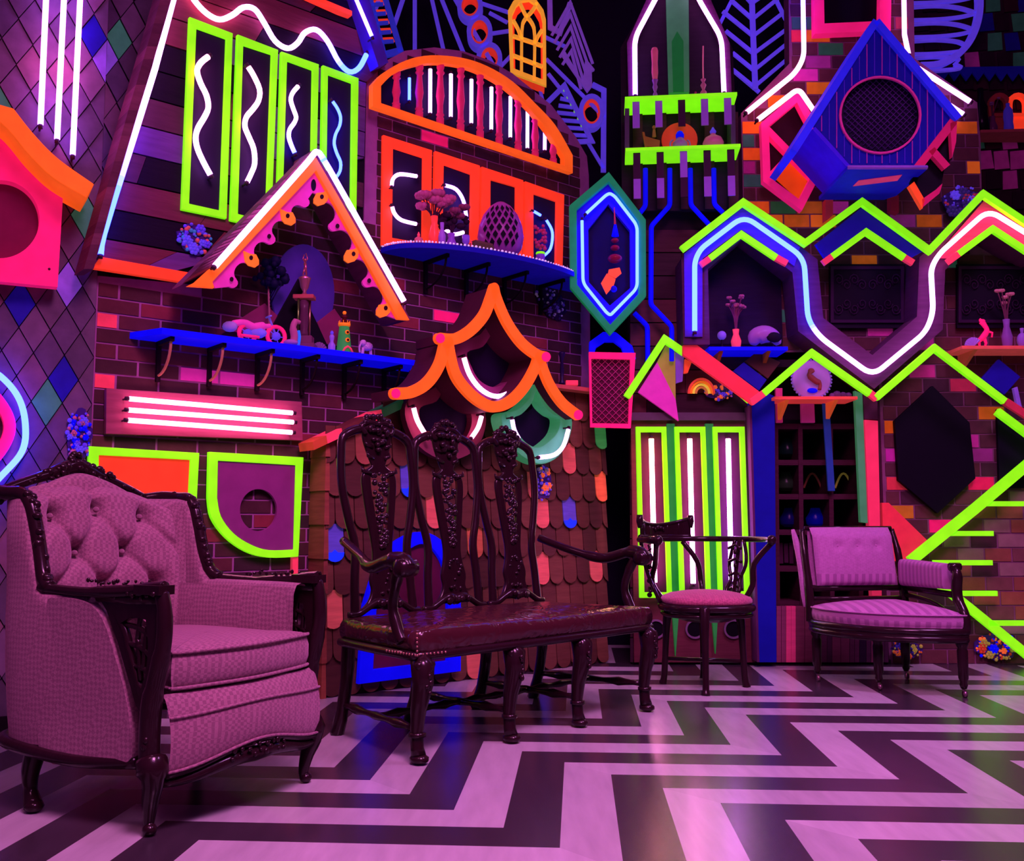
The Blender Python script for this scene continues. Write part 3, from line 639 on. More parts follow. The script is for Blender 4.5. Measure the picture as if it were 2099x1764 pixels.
# ================= arched balcony =================
t = thing('arched_balustrade', 'orange arched frame with pink turned balusters above the orange shutters', 'balustrade', W1.hit(970, 300, .1))
arcO = [(764, 218), (764, 172)] + smooth([(764, 172), (788, 147.6), (833.6, 123), (882.8, 113), (946, 117.8), (998.8, 135), (1051.5, 167), (1097, 211), (1139, 256.6), (1174.5, 318)], 4)[1:] + [(1174.5, 355)]
arcI = [(781.5, 211), (781.5, 175.7)] + smooth([(781.5, 175.7), (805, 153), (840.6, 137), (886, 129), (942.5, 134), (991.7, 151), (1041, 181), (1083, 219.7), (1121.8, 267), (1157, 321.6)], 4)[1:] + [(1157, 339)]
part('arched_frame', lambda m: W1.frame(m, arcO, arcI, .075, .12), ORG, t, 'orange arched frame', .003)
part('backing', lambda m: W1.board(m, arcI, .015, .022), ((20, 6, 40), 0), t)
def yin(x):
    q = arcI[1:-1]
    for (x0, y0), (x1, y1) in zip(q, q[1:]):
        if x0 <= x <= x1: return y0 + (y1 - y0) * (x - x0) / max(1e-6, x1 - x0)
    return 300
bp = [(.024, 0), (.024, .1), (.018, .12), (.026, .15), (.019, .18), (.018, .3), (.026, .45), (.02, .62), (.016, .78), (.026, .82), (.018, .86), (.024, .9), (.024, 1)]
for k, x in enumerate([812, 859, 902, 944, 984, 1023, 1062, 1097, 1134]):
    yb, yt = 211 + .340 * (x - 781) + 3, yin(x) - 3; A, B = W1.hit(x, yb, .08), W1.hit(x, yt, .08); h = B.z - A.z
    part('baluster', lambda m: m.lathe([(r, z * h) for r, z in bp], A, 12), ((215, 40, 100), .28), t)
for k, (x, y0, y1) in enumerate([(839, 160, 205), (881.7, 142, 231), (924, 152, 239), (966, 163, 252), (1007, 179, 265), (1046, 198, 281), (1081, 221, 303), (1116.5, 265, 307)]):
    A = W1.hit(x, y1, .06)
    neon(W1, [(x, y1), (x + .3, y0)], .06, [BL] if k == 0 else [WH, VI, WH] if k > 4 else [WH], '%s upright neon tube in the arched balustrade, %s' % (('short blue', 'at its far left') if k == 0 else ('white', 'number %s counting from the left' % ['two', 'three', 'four', 'five', 'six', 'seven', 'eight'][k - 1])), .0115, 'upright neon tubes between the balusters')
# ================= four orange shutters =================
sh = [([(786, 276), (886, 307.6), (883, 522), (784, 502)], [(806, 303), (867.7, 323), (866, 498), (804, 487)]),
      ([(892.6, 309), (984, 339), (981, 538), (889, 520)], [(910, 337), (966, 357), (964, 518), (907, 502)]),
      ([(988, 341), (1073, 369), (1071, 560), (986, 540)], [(1006, 368), (1058, 383), (1057, 540), (1005, 526)]),
      ([(1077, 371), (1157, 399), (1153, 575), (1076, 560)], [(1094, 397), (1141, 413), (1139, 555), (1094, 545)])]
for i in range(4):
    t = thing('shutter_frame', 'red orange shutter frame with dark pane above the oval shelf, %s of four' % ordn[i], 'shutter', W1.hit(*sh[i][0][3], .03), 'orange shutter frames')
    part('frame', lambda m: W1.frame(m, *sh[i], .01, .035), RED, t, bevel=.003)
    part('pane', lambda m: W1.board(m, sh[i][1], .01, .02), ((14, 6, 40), 0), t, mat=M('pane'))
nsh = [([(803, 380), (806, 366), (820, 357), (854, 361)], 0, WH, 'upper C arc'), ([(804, 424), (809, 438), (823, 451), (853, 459)], 0, WH, 'lower C arc'), ([(913, 380), (935, 388), (950, 412), (957, 453)], 1, VI, 'upper bulging arc'), ([(913, 470), (930, 480), (950, 476)], 1, WH, 'short lower arc'), ([(1094, 433), (1108, 441)], 3, BL, 'short upper dash'), ([(1120, 451), (1131, 471), (1132, 492), (1127, 512), (1115, 524)], 3, BL, 'bulging arc')]
for L, i, c, w_ in nsh:
    neon(W1, smooth(L, 4), .06, [c], '%s neon tube, %s in the %s orange shutter' % ('blue' if c is BL else 'white', w_, ordn[i]), .0115, name='neon_arc')
# ================= oval blue shelf =================
def oval_shelf():
    A, B = W1.hit(780, 508, 0), W1.hit(1173, 590, 0); s0, s1 = W1.st(A)[0], W1.st(B)[0]; z = A.z; dep = .40; n = 40
    t = thing('oval_shelf', 'deep blue half-oval shelf edged with clear beads in front of the orange shutters', 'shelf', W1.at((s0 + s1) / 2, z - .03, 0))
    P = [((s0 + s1) / 2 - (s1 - s0) / 2 * math.cos(math.pi * i / n), dep * math.sin(math.pi * i / n) ** .8) for i in range(n + 1)]
    part('board', lambda m: m.prism([W1.at(a, z, o) for a, o in P], (0, 0, .03)), ((18, 8, 150), .3), t)
    for k in range(4): bracket(W1, t, s0 + (s1 - s0) * (.2 + .2 * k), z - .03, .25, .2, ((20, 4, 20), 0))
    tb = thing('bead_string', 'string of clear beads lying along the front edge of the oval blue shelf', 'beads', W1.at((s0 + s1) / 2, z, dep))
    R = random.Random(8)
    for grp in range(3):
        def f(m):
            for i in range(30):
                q = (grp * 30 + i) / 90 * n; j = int(min(q, n - 1)); fr = q - j; a = P[j][0] * (1 - fr) + P[j + 1][0] * fr; o = P[j][1] * (1 - fr) + P[j + 1][1] * fr
                m.ball(W1.at(a, z + .008, o * .97), R.uniform(.005, .009), 6, 4)
        part('bead_strand', f, ((220, 190, 240), .5), tb, mat=VC('glossy'))['kind'] = 'stuff'
    return z
zo = oval_shelf()
def bouquet(px, py, pl, off, z, h, spread, lab, vase, stems, blooms, R, cat='vase', bl_r=.03, n=7, vh=.14, leaf=None):
    c = put(pl, px, py, off, z); t = thing('flower_vase', lab, cat, c)
    part('vase', lambda m: turn(m, c, [(.02, 0), (.03, .02), (.034, vh * .4), (.018, vh * .75), (.022, vh)], 16), vase, t, mat=VC('glossy'))
    tips = []
    def f(m):
        for i in range(n):
            a = R.uniform(0, 6.28); q = spread * math.sqrt(R.random()); tip = c + Vector((q * math.cos(a), q * .5 * math.sin(a), h * R.uniform(.75, 1.0))); tips.append(tip)
            m.tube(smooth([c + Vector((0, 0, vh * .6)), c + Vector((q * .3 * math.cos(a), 0, h * .6)), tip], 3), .004, 5)
    part('stems', f, stems, t)
    if leaf: part('leaves', lambda m: [m.ball(c + Vector((R.uniform(-1, 1) * spread, R.uniform(-.5, .5) * spread, h * R.uniform(.55, .85))), (R.uniform(.02, .035), .012, .02), 7, 4) for _ in range(24)], leaf, t)
    for p in tips:
        def g(m):
            m.ball(p, bl_r * .6, 8, 5)
            for k in range(6): m.ball(p + Vector((math.cos(k * 1.047), math.sin(k * 1.047) * .6, .2)) * bl_r * .55, bl_r * .55, 7, 4)
        part('bloom', g, blooms, t, mat=VC('glossy'))
    return t
R9 = random.Random(12)
bouquet(890, 500, W1, .2, zo, .34, .095, 'red vase of pale pink roses at the left of the oval blue shelf', ((240, 60, 60), .4), ((60, 20, 50), 0), ((178, 76, 124), .06), R9, n=9, vh=.19, bl_r=.042)
bouquet(925, 503, W1, .2, zo, .28, .09, 'purple glass vase of dark flowers left of the lattice egg', ((130, 60, 190), .2), ((50, 14, 50), 0), ((130, 50, 90), .05), R9, n=5, vh=.11, leaf=((40, 10, 44), 0), bl_r=.034)
bottle(858, 500, W1, .2, zo, [(.018, 0), (.026, .01), (.024, .035), (.01, .045)], ((200, 90, 110), .1), 'perfume_bottle', 'tiny round perfume bottle left of the roses on the oval shelf', neck=('stopper', [(.006, 0), (.009, .012), (.002, .03)], .045, CORAL))
bottle(906, 502, W1, .26, zo, [(.014, 0), (.02, .01), (.022, .06), (.01, .1), (.012, .14)], ((150, 90, 200), .1), 'glass_bottle', 'slim violet glass bottle between the two flower vases')
bottle(955, 505, W1, .25, zo, [(.012, 0), (.02, .006), (.006, .02), (.006, .04), (.022, .06), (.022, .1)], ((120, 70, 200), .2), 'goblet', 'small violet goblet beside the lattice egg')
V3 = Vector((-.001, -.016, 0))
def egg():
    c = put(W1, 1026, 512, .19, zo); t = thing('lattice_egg', 'large glossy mauve egg with cut-out lattice front on the oval blue shelf', 'ornament', c)
    prof = [(.03, 0), (.09, .015), (.132, .08), (.145, .15), (.135, .22), (.108, .29), (.065, .345), (.03, .37), (.004, .38)]
    sh_ = part('shell', lambda m: m.lathe(prof, c + Vector((0, 0, .012)), 28), ((150, 60, 150), .06), t, mat=VC('glossy'))
    part('lattice_hole', lambda m: None or [m.add([p + V3 for p in q], [[0, 1, 2, 3]]) for q in egg_holes(c, prof)], DARK, sh_, 'dark diamond cut-outs')
    part('foot', lambda m: m.lathe([(.05, 0), (.045, .015)], c, 20), BLUE, t)
def egg_holes(c, prof):
    out = []
    def rad(z):
        for (r0, z0), (r1, z1) in zip(prof, prof[1:]):
            if z0 <= z <= z1: return r0 + (r1 - r0) * (z - z0) / (z1 - z0)
        return .01
    base = math.radians(-92)
    for row in range(6):
        z = .085 + row * .044
        for k in range(-2, 3):
            a = base + (k + (.5 if row % 2 else 0)) * .36
            def P(da, dz): r = rad(z + dz) * .955; return c + Vector((r * math.cos(a + da), r * math.sin(a + da), z + dz + .012))
            out.append([P(-.13, 0), P(0, -.026), P(.13, 0), P(0, .026)])
    return out
egg()
def camera_box():
    c = put(W1, 988, 508, .3, zo); t = thing('ornate_box', 'low olive ornate box with beaded left end in front of the lattice egg', 'box', c); Rm = Matrix.Rotation(math.atan2(W1.u.y, W1.u.x), 3, 'Z')
    part('body', lambda m: m.box(c + Vector((0, 0, .026)), (.15, .05, .05), Rm), ((84, 66, 50), .05), t, bevel=.004); part('lid', lambda m: m.box(c + Vector((0, 0, .056)), (.13, .045, .012), Rm), ((100, 70, 60), 0), t)
    part('bead_trim', lambda m: [m.ball(c - W1.u * .08 + Vector((0, 0, .008 + .012 * k)), .006, 6, 4) for k in range(5)], CORAL, t)
camera_box()
def ornate_vase():
    c = put(W1, 1108, 528, .18, zo); t = thing('figure_vase', 'slim mauve vase with lime band and pink flowers at right end of the oval shelf', 'vase', c)
    part('vase', lambda m: turn(m, c, [(.018, 0), (.024, .02), (.02, .06), (.03, .1), (.026, .12)], 14), ((120, 60, 190), .15), t, mat=VC('glossy'))
    part('band', lambda m: turn(m, c + Vector((0, 0, .118)), [(.028, 0), (.031, .006), (.028, .014)], 14), LIME, t)
    part('flowers', lambda m: [m.ball(c + Vector((R9.uniform(-.035, .035), R9.uniform(-.02, .02), R9.uniform(.13, .32))), R9.uniform(.009, .016), 7, 5) for _ in range(26)], ((190, 50, 110), .1), t)
ornate_vase()
bottle(1163, 545, W1, .04, zo, [(.014, 0), (.018, .03), (.006, .1), (.002, .14)], ((160, 80, 150), .05), 'glass_cone', 'slim pale glass cone at far right end of the oval shelf', 'ornament')
# ================= collages =================
def collage(label, pl, px, py, wd, hg, cols, off, seed, nf=6, nb=60, back=((60, 30, 110), .1), name='jewelled_collage', tilt=0.0):
    R = random.Random(seed); c = pl.hit(px, py, off); s0, z0 = pl.st(c); t = thing(name, label, 'wall decoration', pl.at(s0, z0 - hg / 2, off))
    ro = lambda a, b: (s0 + a * math.cos(tilt) - b * math.sin(tilt), z0 + a * math.sin(tilt) + b * math.cos(tilt))
    L = []
    for i in range(22):
        a = 2 * math.pi * i / 22; k = R.uniform(.72, 1.0); L.append(ro(wd / 2 * k * math.cos(a), hg / 2 * k * math.sin(a)))
    part('backing', lambda m: m.prism([pl.at(a, z, off) for a, z in L], pl.n * .012), back, t, mat=VC('glossy'))
    for i in range(nf):
        a, q = R.uniform(0, 6.28), math.sqrt(R.random()) * .7; p = ro(wd / 2 * q * math.cos(a), hg / 2 * q * math.sin(a)); r = min(wd, hg) * R.uniform(.09, .15); pc_ = R.choice(cols)
        def f(m):
            for k in range(6): m.ball(pl.at(p[0] + r * .7 * math.cos(k * 1.047), p[1] + r * .7 * math.sin(k * 1.047), off + .01), (r * .45, r * .45, r * .45), 7, 4)
            m.ball(pl.at(p[0], p[1], off + .018), r * .4, 7, 4)
        part('flower', f, pc_, t, mat=VC('glossy'))
    for c_ in cols[:4]:
        def g(m):
            for i in range(nb // 4):
                a, q = R.uniform(0, 6.28), math.sqrt(R.random()) * .88; p = ro(wd / 2 * q * math.cos(a), hg / 2 * q * math.sin(a)); m.ball(pl.at(p[0], p[1], off + .006), R.uniform(.005, .013), 6, 4)
        part('bead_cluster', g, c_, t, mat=VC('glossy'))['kind'] = 'stuff'
    return t
PUR = ((90, 50, 210), .35); PIN = ((220, 70, 120), .3); TUR = ((60, 120, 190), .3); SIL = ((160, 130, 180), .1); ORN = ((250, 110, 60), .4)
collage('violet and pink jewelled flower collage on the planks left of the canopy', W1, 398, 490, .2, .17, [PUR, ((210, 80, 90), .2), TUR, VIO], .06, 1, 6, 60)
collage('trailing blue jewelled collage with a pink shell top at the corner above the armchair', W0, 162, 895, .12, .3, [PUR, ((190, 90, 130), .1), BLUE, VIO], .03, 2, 8, 80, name='shell_collage')
collage('dark silvery jewelled collage hanging below the oval blue shelf', W1, 1130, 620, .34, .22, [((80, 50, 150), .1), ((70, 40, 90), 0), SIL, ((50, 20, 80), 0)], .012, 3, 5, 70, ((44, 16, 60), 0), tilt=-.5)
# ================= shingled shack =================
def shack():
    O = [(666, 912), (820, 832), (900, 700), (1015, 640), (1100, 735), (1130, 790), (1238, 801), (1243, 1358), (657, 1430)]
    P = [SH.st(p) for p in SH.pts(O, 0)]; P[-1] = (P[-1][0], 0.0); P[-2] = (P[-2][0], 0.0)
    t = thing('shingled_shack', 'brown scalloped-shingle shack front behind the carved settee, with scattered pink, green and blue shingles', 'playhouse', SH.at((P[0][0] + P[-2][0]) / 2, 0, 0))
    mb = MB(); mb.setc(((58, 30, 40), 0)); mb.prism([SH.at(a, z, 0) for a, z in P], SH.n * .148); mb.build('wall_board', VC('boards'), t)
    CS = ((210, 92, 92), .3)
    tint = [(838, 962, ((90, 80, 190), .2), 1), (1190, 812, ((100, 80, 170), .2), 1), (1222, 897, ((70, 175, 90), .4), 0), (1173, 935, CS, 0), (1225, 1000, ((245, 110, 70), .35), 0), (1165, 1068, ((90, 80, 190), .2), 1), (1102, 1160, CS, 0), (1226, 1163, CS, 0), (690, 1285, CS, 0), (980, 1365, CS, 0), (888, 1045, CS, 0), (973, 1120, ((190, 100, 70), .15), 0), (1120, 1035, CS, 0), (705, 1120, ((90, 80, 190), .2), 1), (735, 930, ((150, 80, 70), .1), 0), (1100, 1320, ((90, 80, 190), .2), 1), (1105, 1010, CS, 0)]
    mb = MB(); tipl = []; w_, h_ = .118, .175; z = 0; k = 0; a0 = min(p[0] for p in P); top = max(p[1] for p in P)
    while z < top:
        a = a0 + w_ / 2 - (w_ / 2 if k % 2 else 0)
        while a < P[-2][0] + w_ / 2:
            if inpoly((min(max(a, a0 + .03), P[-2][0] - .03), z + h_ * .55), P):
                c = (*lin(R_.choice([(98, 60, 50), (90, 54, 46), (108, 68, 54), (80, 48, 44)])), 0); two = False
                for x, y, cc, tt in tint:
                    s_, zz = SH.st(SH.hit(x, y, .02))
                    if abs(s_ - a) < w_ / 2 and abs(zz - z - h_ * .42) < h_ * .5: c = rgba((cc[0], cc[1] * .6)); two = tt
                hw = w_ / 2 - .003; x0 = max(a0, a - hw) - a; x1 = min(P[-2][0], a + hw) - a
                arc = [(max(x0, min(x1, hw * math.cos(b))), .05 - .05 * math.sin(b) + .003) for b in [math.pi * i / 8 for i in range(9)]]
                zt = min(h_ + .03, top - z)
                q = arc + [(x0, zt), (x1, zt)]
                of = lambda y: .026 - .02 * y / (h_ + .03)
                mb.col = c; mb.prism([SH.at(a + x, z + y, of(y)) for x, y in q], SH.n * .007)
                if two:
                    tips = MB(); tips.col = rgba(((20, 50, 240), .6)); qq = arc + [(-hw, .052), (-hw * .4, .05), (0, .068), (hw * .4, .05), (hw, .052)]
                    tips.prism([SH.at(a + x, z + y, of(y) + .004) for x, y in qq], SH.n * .004); tipl.append(tips)
            a += w_
        z += h_; k += 1
    shp = mb.build('shingles', VC('boards'), t)
    for tips in tipl: tag(tips.build('shingle_tip', VC(), shp), 'bright blue tip')
    # left corner strip of stacked shingles
    mb = MB(); z = 0; zt = P[0][1]
    while z < zt:
        mb.col = (*lin(R_.choice([(150, 84, 62), (138, 76, 60), (124, 66, 58)])), 0); hh = min(.18, zt - z)
        mb.prism([SH.at(a0 - .012, z, .03), SH.at(a0 + .018, z, .03), SH.at(a0 + .018, z + hh, .02), SH.at(a0 - .004, z + hh, .02)], SH.n * .17); z += .18
    mb.build('corner_shingles', VC('boards'), t)
    for i, (u0, u1, c) in enumerate([(0, .15, ((200, 84, 50), .1)), (.15, .32, CORAL), (.32, .62, ((104, 50, 48), 0)), (.62, .76, CORAL), (.76, 1.0, ((40, 96, 60), .2))]):
        A, B = (641, 905), (826, 818); p, q = mixc([A, B], u0), mixc([A, B], u1)
        part('roof_trim', lambda m: SH.board(m, [p, q, (q[0] + 3, q[1] + 17), (p[0] + 3, p[1] + 17)], -.1, .06), c, t)
    ledge = part('ledge', lambda m: SH.board(m, [(1122, 784), (1238, 798), (1238, 806), (1124, 792)], -.1, .1), ((190, 80, 80), .1), t)
    return t
shack()
def mouse_hole():
    t = thing('arched_window', 'bright blue arched window frame with purple pane low on the shack, seen through the settee', 'window frame', SH.hit(840, 1395, .04))
    O = [(735, 1402), (746, 1240)] + smooth([(746, 1240), (780, 1142), (830, 1098), (880, 1092), (925, 1128), (945, 1190)], 4)[1:] + [(945, 1375)]
    I = [(765, 1372), (772, 1250)] + smooth([(772, 1250), (803, 1168), (842, 1124), (876, 1116), (905, 1150), (918, 1200)], 4)[1:] + [(918, 1354)]
    part('frame', lambda m: SH.frame(m, O, I, .035, .065), BLUE, t, bevel=.003); part('pane', lambda m: SH.board(m, I, .034, .04), ((96, 22, 66), .05), t, 'dark magenta pane')
mouse_hole()
def stroke(m, L, wd, o0, o1, pl=SH, caps=True):
    P = smooth(L, 6); pl.ribbon(m, P, wd, o0, o1)
    if caps:
        for e in (P[0], P[-1]):
            c = pl.st(pl.hit(*e, o1)); m.prism([pl.at(c[0] + wd / 2 * math.cos(a), c[1] + wd / 2 * math.sin(a), o1) for a in [2 * math.pi * i / 18 for i in range(18)]], pl.n * (o1 - o0))
top_roof = [[(903, 693), (934, 694), (966, 677), (994, 646), (1008, 612), (1015, 590)], [(1015, 590), (1021, 612), (1041, 658), (1070, 700), (1101, 725), (1120, 731)]]
mid = [[(915, 702), (903, 747), (878, 784), (845, 803), (812, 806)], [(920, 700), (934, 762), (960, 800), (991, 825), (1018, 833), (1048, 822), (1076, 794), (1098, 756), (1106, 731)], [(1108, 735), (1112, 745), (1129, 787), (1155, 825), (1186, 850)]]
OS = .34
t = thing('pagoda_roof', 'swooping orange pagoda-shaped roof trim above the shack and settee', 'roof trim', SH.hit(1010, 850, .2))
for L in top_roof + mid: part('orange_trim', lambda m: stroke(m, L, .062, OS - .03, OS), ORG, t)
for p in [(903, 693), (1120, 731), (812, 806), (1186, 850)]:
    part('pink_tip', lambda m: SH.disc(m, p[0], p[1], 9, 10, OS, OS + .004, 20), HPK, t)
brn = ((74, 30, 50), 0)
for L in top_roof: part('box_side', lambda m: stroke(m, [(x * .985 + 1010 * .015, y * .985 + 740 * .015) for x, y in L], .05, .06, OS - .031, caps=False), brn, t)
for L in mid: part('box_side', lambda m: stroke(m, L, .05, .06, OS - .031, caps=False), brn, t)
NAVD = ((26, 10, 48), 0)
drop = lambda cx, cy, sx, sy: [(cx, cy - 62 * sy), (cx + 18 * sx, cy - 30 * sy), (cx + 48 * sx, cy - 4 * sy), (cx + 52 * sx, cy + 25 * sy), (cx + 34 * sx, cy + 52 * sy), (cx, cy + 64 * sy), (cx - 34 * sx, cy + 52 * sy), (cx - 52 * sx, cy + 25 * sy), (cx - 48 * sx, cy - 4 * sy), (cx - 18 * sx, cy - 30 * sy)]
part('niche_panel', lambda m: SH.board(m, smooth([(1016, 625), (1050, 690), (1108, 740), (1095, 790), (1050, 828), (1010, 835), (965, 815), (935, 770), (920, 705), (980, 680)], 3, True), .03, .06), NAVD, t, 'dark niche panel')
part('niche_rim', lambda m: SH.frame(m, smooth([(1016, 640), (1045, 690), (1100, 738), (1090, 785), (1048, 823), (1015, 831), (970, 812), (942, 770), (925, 712), (985, 685)], 4, True), smooth([(1014, 680), (1035, 712), (1062, 730), (1062, 755), (1040, 782), (1010, 793), (982, 778), (966, 750), (958, 722), (990, 710)], 4, True), .06, .13), ((120, 44, 90), .04), t, 'dusky magenta niche rim')
neon(SH, smooth([(951, 733), (962, 766), (982, 794), (1007, 810), (1032, 810), (1060, 791), (1081, 753)], 4), .2, [WM, WH, WM], 'white smile-shaped neon arc under the peak of the orange pagoda roof', .0145, name='neon_arc')
t = thing('scallop_niche', 'round mauve-rimmed dark niche behind the left crests of the settee, below the pagoda roof', 'niche', SH.hit(915, 930, .1))
part('panel', lambda m: SH.board(m, smooth([(916, 740), (940, 800), (985, 830), (995, 880), (970, 925), (915, 945), (860, 915), (836, 860), (838, 815), (885, 790)], 3, True), .03, .05), NAVD, t)
part('rim', lambda m: SH.frame(m, smooth([(916, 760), (942, 808), (990, 838), (994, 880), (970, 925), (915, 943), (860, 915), (832, 860), (838, 818), (890, 795)], 4, True), smooth([(912, 795), (932, 822), (962, 840), (966, 872), (948, 905), (915, 920), (880, 900), (862, 862), (862, 835), (895, 822)], 4, True), .05, .1), ((126, 58, 80), .0), t)
neon(SH, smooth([(848, 836), (856, 863), (875, 895)], 4), .15, [WM], 'short curved neon tube, left side of the mauve niche behind the settee', .0135, name='neon_arc')
neon(SH, smooth([(987, 853), (980, 876), (967, 896)], 4), .15, [WM], 'short curved neon tube, right side of the mauve niche behind the settee', .0135, name='neon_arc')
t = thing('scallop_niche', 'mint green teardrop niche frame under the right end of the orange pagoda roof', 'niche', SH.hit(1100, 951, .1))
part('panel', lambda m: SH.board(m, smooth([(1100, 800), (1120, 830), (1148, 850), (1143, 880), (1120, 908), (1092, 915), (1066, 900), (1054, 865), (1060, 850), (1090, 838)], 3, True), .05, .1), NAVD, t)
part('frame', lambda m: SH.frame(m, smooth([(1102, 776), (1120, 812), (1148, 838), (1172, 858), (1167, 898), (1145, 935), (1110, 951), (1076, 938), (1048, 912), (1032, 879), (1029, 848), (1060, 840), (1085, 816)], 4, True), smooth([(1101, 800), (1114, 830), (1132, 848), (1148, 858), (1143, 885), (1125, 905), (1104, 917), (1083, 910), (1066, 893), (1056, 872), (1054, 856), (1070, 848), (1090, 826)], 4, True), .1, .2), ((70, 170, 110), .35), t, 'mint green frame', .003)
neon(SH, smooth([(1050, 860), (1054, 880), (1063, 898)], 4), .25, [WH], 'short white neon arc on the left side of the mint green niche frame', .0125, name='neon_arc')
neon(SH, smooth([(1106, 937), (1136, 932), (1155, 913), (1165, 880)], 4), .25, [WH], 'curved white neon arc on the lower right of the mint green niche frame', .0135, name='neon_arc')
collage('hanging jewelled collage, violet flowers and orange beads beside the right settee crest', SH, 1113, 990, .16, .25, [PUR, ORN, VIO, SIL], .04, 5, 6, 60)
# things on the shack ledge
zl = SH.hit(1180, 791, .05).z
bottle(1152, 786, SH, .05, zl, [(.02, 0), (.022, .01), (.008, .03), (.014, .09), (.01, .15), (.022, .2), (.02, .21)], ((30, 14, 60), 0), 'candlestick', 'slim dark candlestick on the ledge at the right of the pagoda roof', 'candlestick', mat=VC('glossy'))
painted('small_box', 'small flat coral box on the shack ledge beside the dark candlestick', 'box', lambda m: m.box(put(SH, 1172, 790, .05, zl + .016), (.08, .05, .032)), CORAL)

# ================= furniture =================
def local(base, e, f):
    e = Vector((*e, 0)).normalized(); f = Vector((*f, 0)).normalized(); b = Vector((*base, 0))
    M_ = Matrix.Identity(4)
    for i in range(3): M_[i][0] = e[i]; M_[i][1] = f[i]; M_[i][3] = b[i]
    return M_
WOOD = VC('wood', .28, .35, (3, 3, .5), .12, coat=.3)
wd = ((36, 15, 23), 0)
def fabric(name, c1, c2, kind):
    m, nt, b = nodes(name); tc = N(nt, 'ShaderNodeTexCoord'); L_ = nt.links
    if kind == 'weave':
        mp = N(nt, 'ShaderNodeMapping'); mp.inputs['Rotation'].default_value = (.6, .6, .785); L_.new(tc.outputs['Object'], mp.inputs[0])
        t = N(nt, 'ShaderNodeTexChecker'); t.inputs['Scale'].default_value = 84; t.inputs[1].default_value = (*lin(c1), 1); t.inputs[2].default_value = (*lin(c2), 1); L_.new(mp.outputs[0], t.inputs[0]); fac = t.outputs['Color']
        nz = N(nt, 'ShaderNodeTexNoise'); nz.inputs['Scale'].default_value = 60; L_.new(tc.outputs['Object'], nz.inputs['Vector'])
        nd = N(nt, 'ShaderNodeTexNoise'); nd.inputs['Scale'].default_value = 25; L_.new(tc.outputs['Object'], nd.inputs['Vector'])
        ad = N(nt, 'ShaderNodeMixRGB', blend_type='LINEAR_LIGHT'); ad.inputs[0].default_value = .006; L_.new(mp.outputs[0], ad.inputs[1]); L_.new(nd.outputs['Color'], ad.inputs[2]); L_.new(ad.outputs[0], t.inputs[0])
        mx = N(nt, 'ShaderNodeMixRGB', blend_type='OVERLAY'); mx.inputs[0].default_value = .2; L_.new(fac, mx.inputs[1]); L_.new(nz.outputs['Fac'], mx.inputs[2]); L_.new(mx.outputs[0], b.inputs['Base Color'])
    else:
        at = N(nt, 'ShaderNodeUVMap'); sp = N(nt, 'ShaderNodeSeparateXYZ'); L_.new(at.outputs[0], sp.inputs[0])
        mt = N(nt, 'ShaderNodeMath', operation='MULTIPLY'); mt.inputs[1].default_value = 6.283 / .052; L_.new(sp.outputs[0], mt.inputs[0])
        sn = N(nt, 'ShaderNodeMath', operation='SINE'); L_.new(mt.outputs[0], sn.inputs[0])
        mr = N(nt, 'ShaderNodeMapRange'); mr.inputs[1].default_value = -.3; mr.inputs[2].default_value = .3; L_.new(sn.outputs[0], mr.inputs[0])
        mx = N(nt, 'ShaderNodeMixRGB'); mx.inputs[1].default_value = (*lin(c1), 1); mx.inputs[2].default_value = (*lin(c2), 1); L_.new(mr.outputs[0], mx.inputs[0]); L_.new(mx.outputs[0], b.inputs['Base Color'])
    b.inputs['Roughness'].default_value = .85; b.inputs['Sheen Weight'].default_value = .35; b.inputs['Sheen Tint'].default_value = (*lin((255, 190, 230)), 1)
    nb = N(nt, 'ShaderNodeTexNoise'); nb.inputs['Scale'].default_value = 220; L_.new(tc.outputs['Object'], nb.inputs['Vector'])
    bp = N(nt, 'ShaderNodeBump'); bp.inputs['Strength'].default_value = .25; bp.inputs['Distance'].default_value = .004; L_.new(nb.outputs['Fac'], bp.inputs['Height']); L_.new(bp.outputs['Normal'], b.inputs['Normal'])
    return m
def grid(mb, fn, nu, nv, closeu=False, uvf=None):
    vs = [fn(i / (nu if closeu else nu - 1), j / (nv - 1)) for i in range(nu) for j in range(nv)]; fs = []
    for i in range(nu if closeu else nu - 1):
        for j in range(nv - 1):
            k = (i + 1) % nu; fs.append([i * nv + j, k * nv + j, k * nv + j + 1, i * nv + j + 1])
    uv = [uvf(i / (nu - 1), j / (nv - 1)) for i in range(nu) for j in range(nv)] if uvf else None
    sm = mb.smooth; mb.smooth = True; mb.add(vs, fs, None, uv); mb.smooth = sm; return mb
def lp(name, fn, paint, parent, Mx, mat=None, label=None, bevel=0, subsurf=0):
    mb = MB(); mb.setc(paint); fn(mb); mb.xf(Mx); return tag(mb.build(name, mat or WOOD, parent, bevel, subsurf), label)
V = lambda *a: Vector(a)
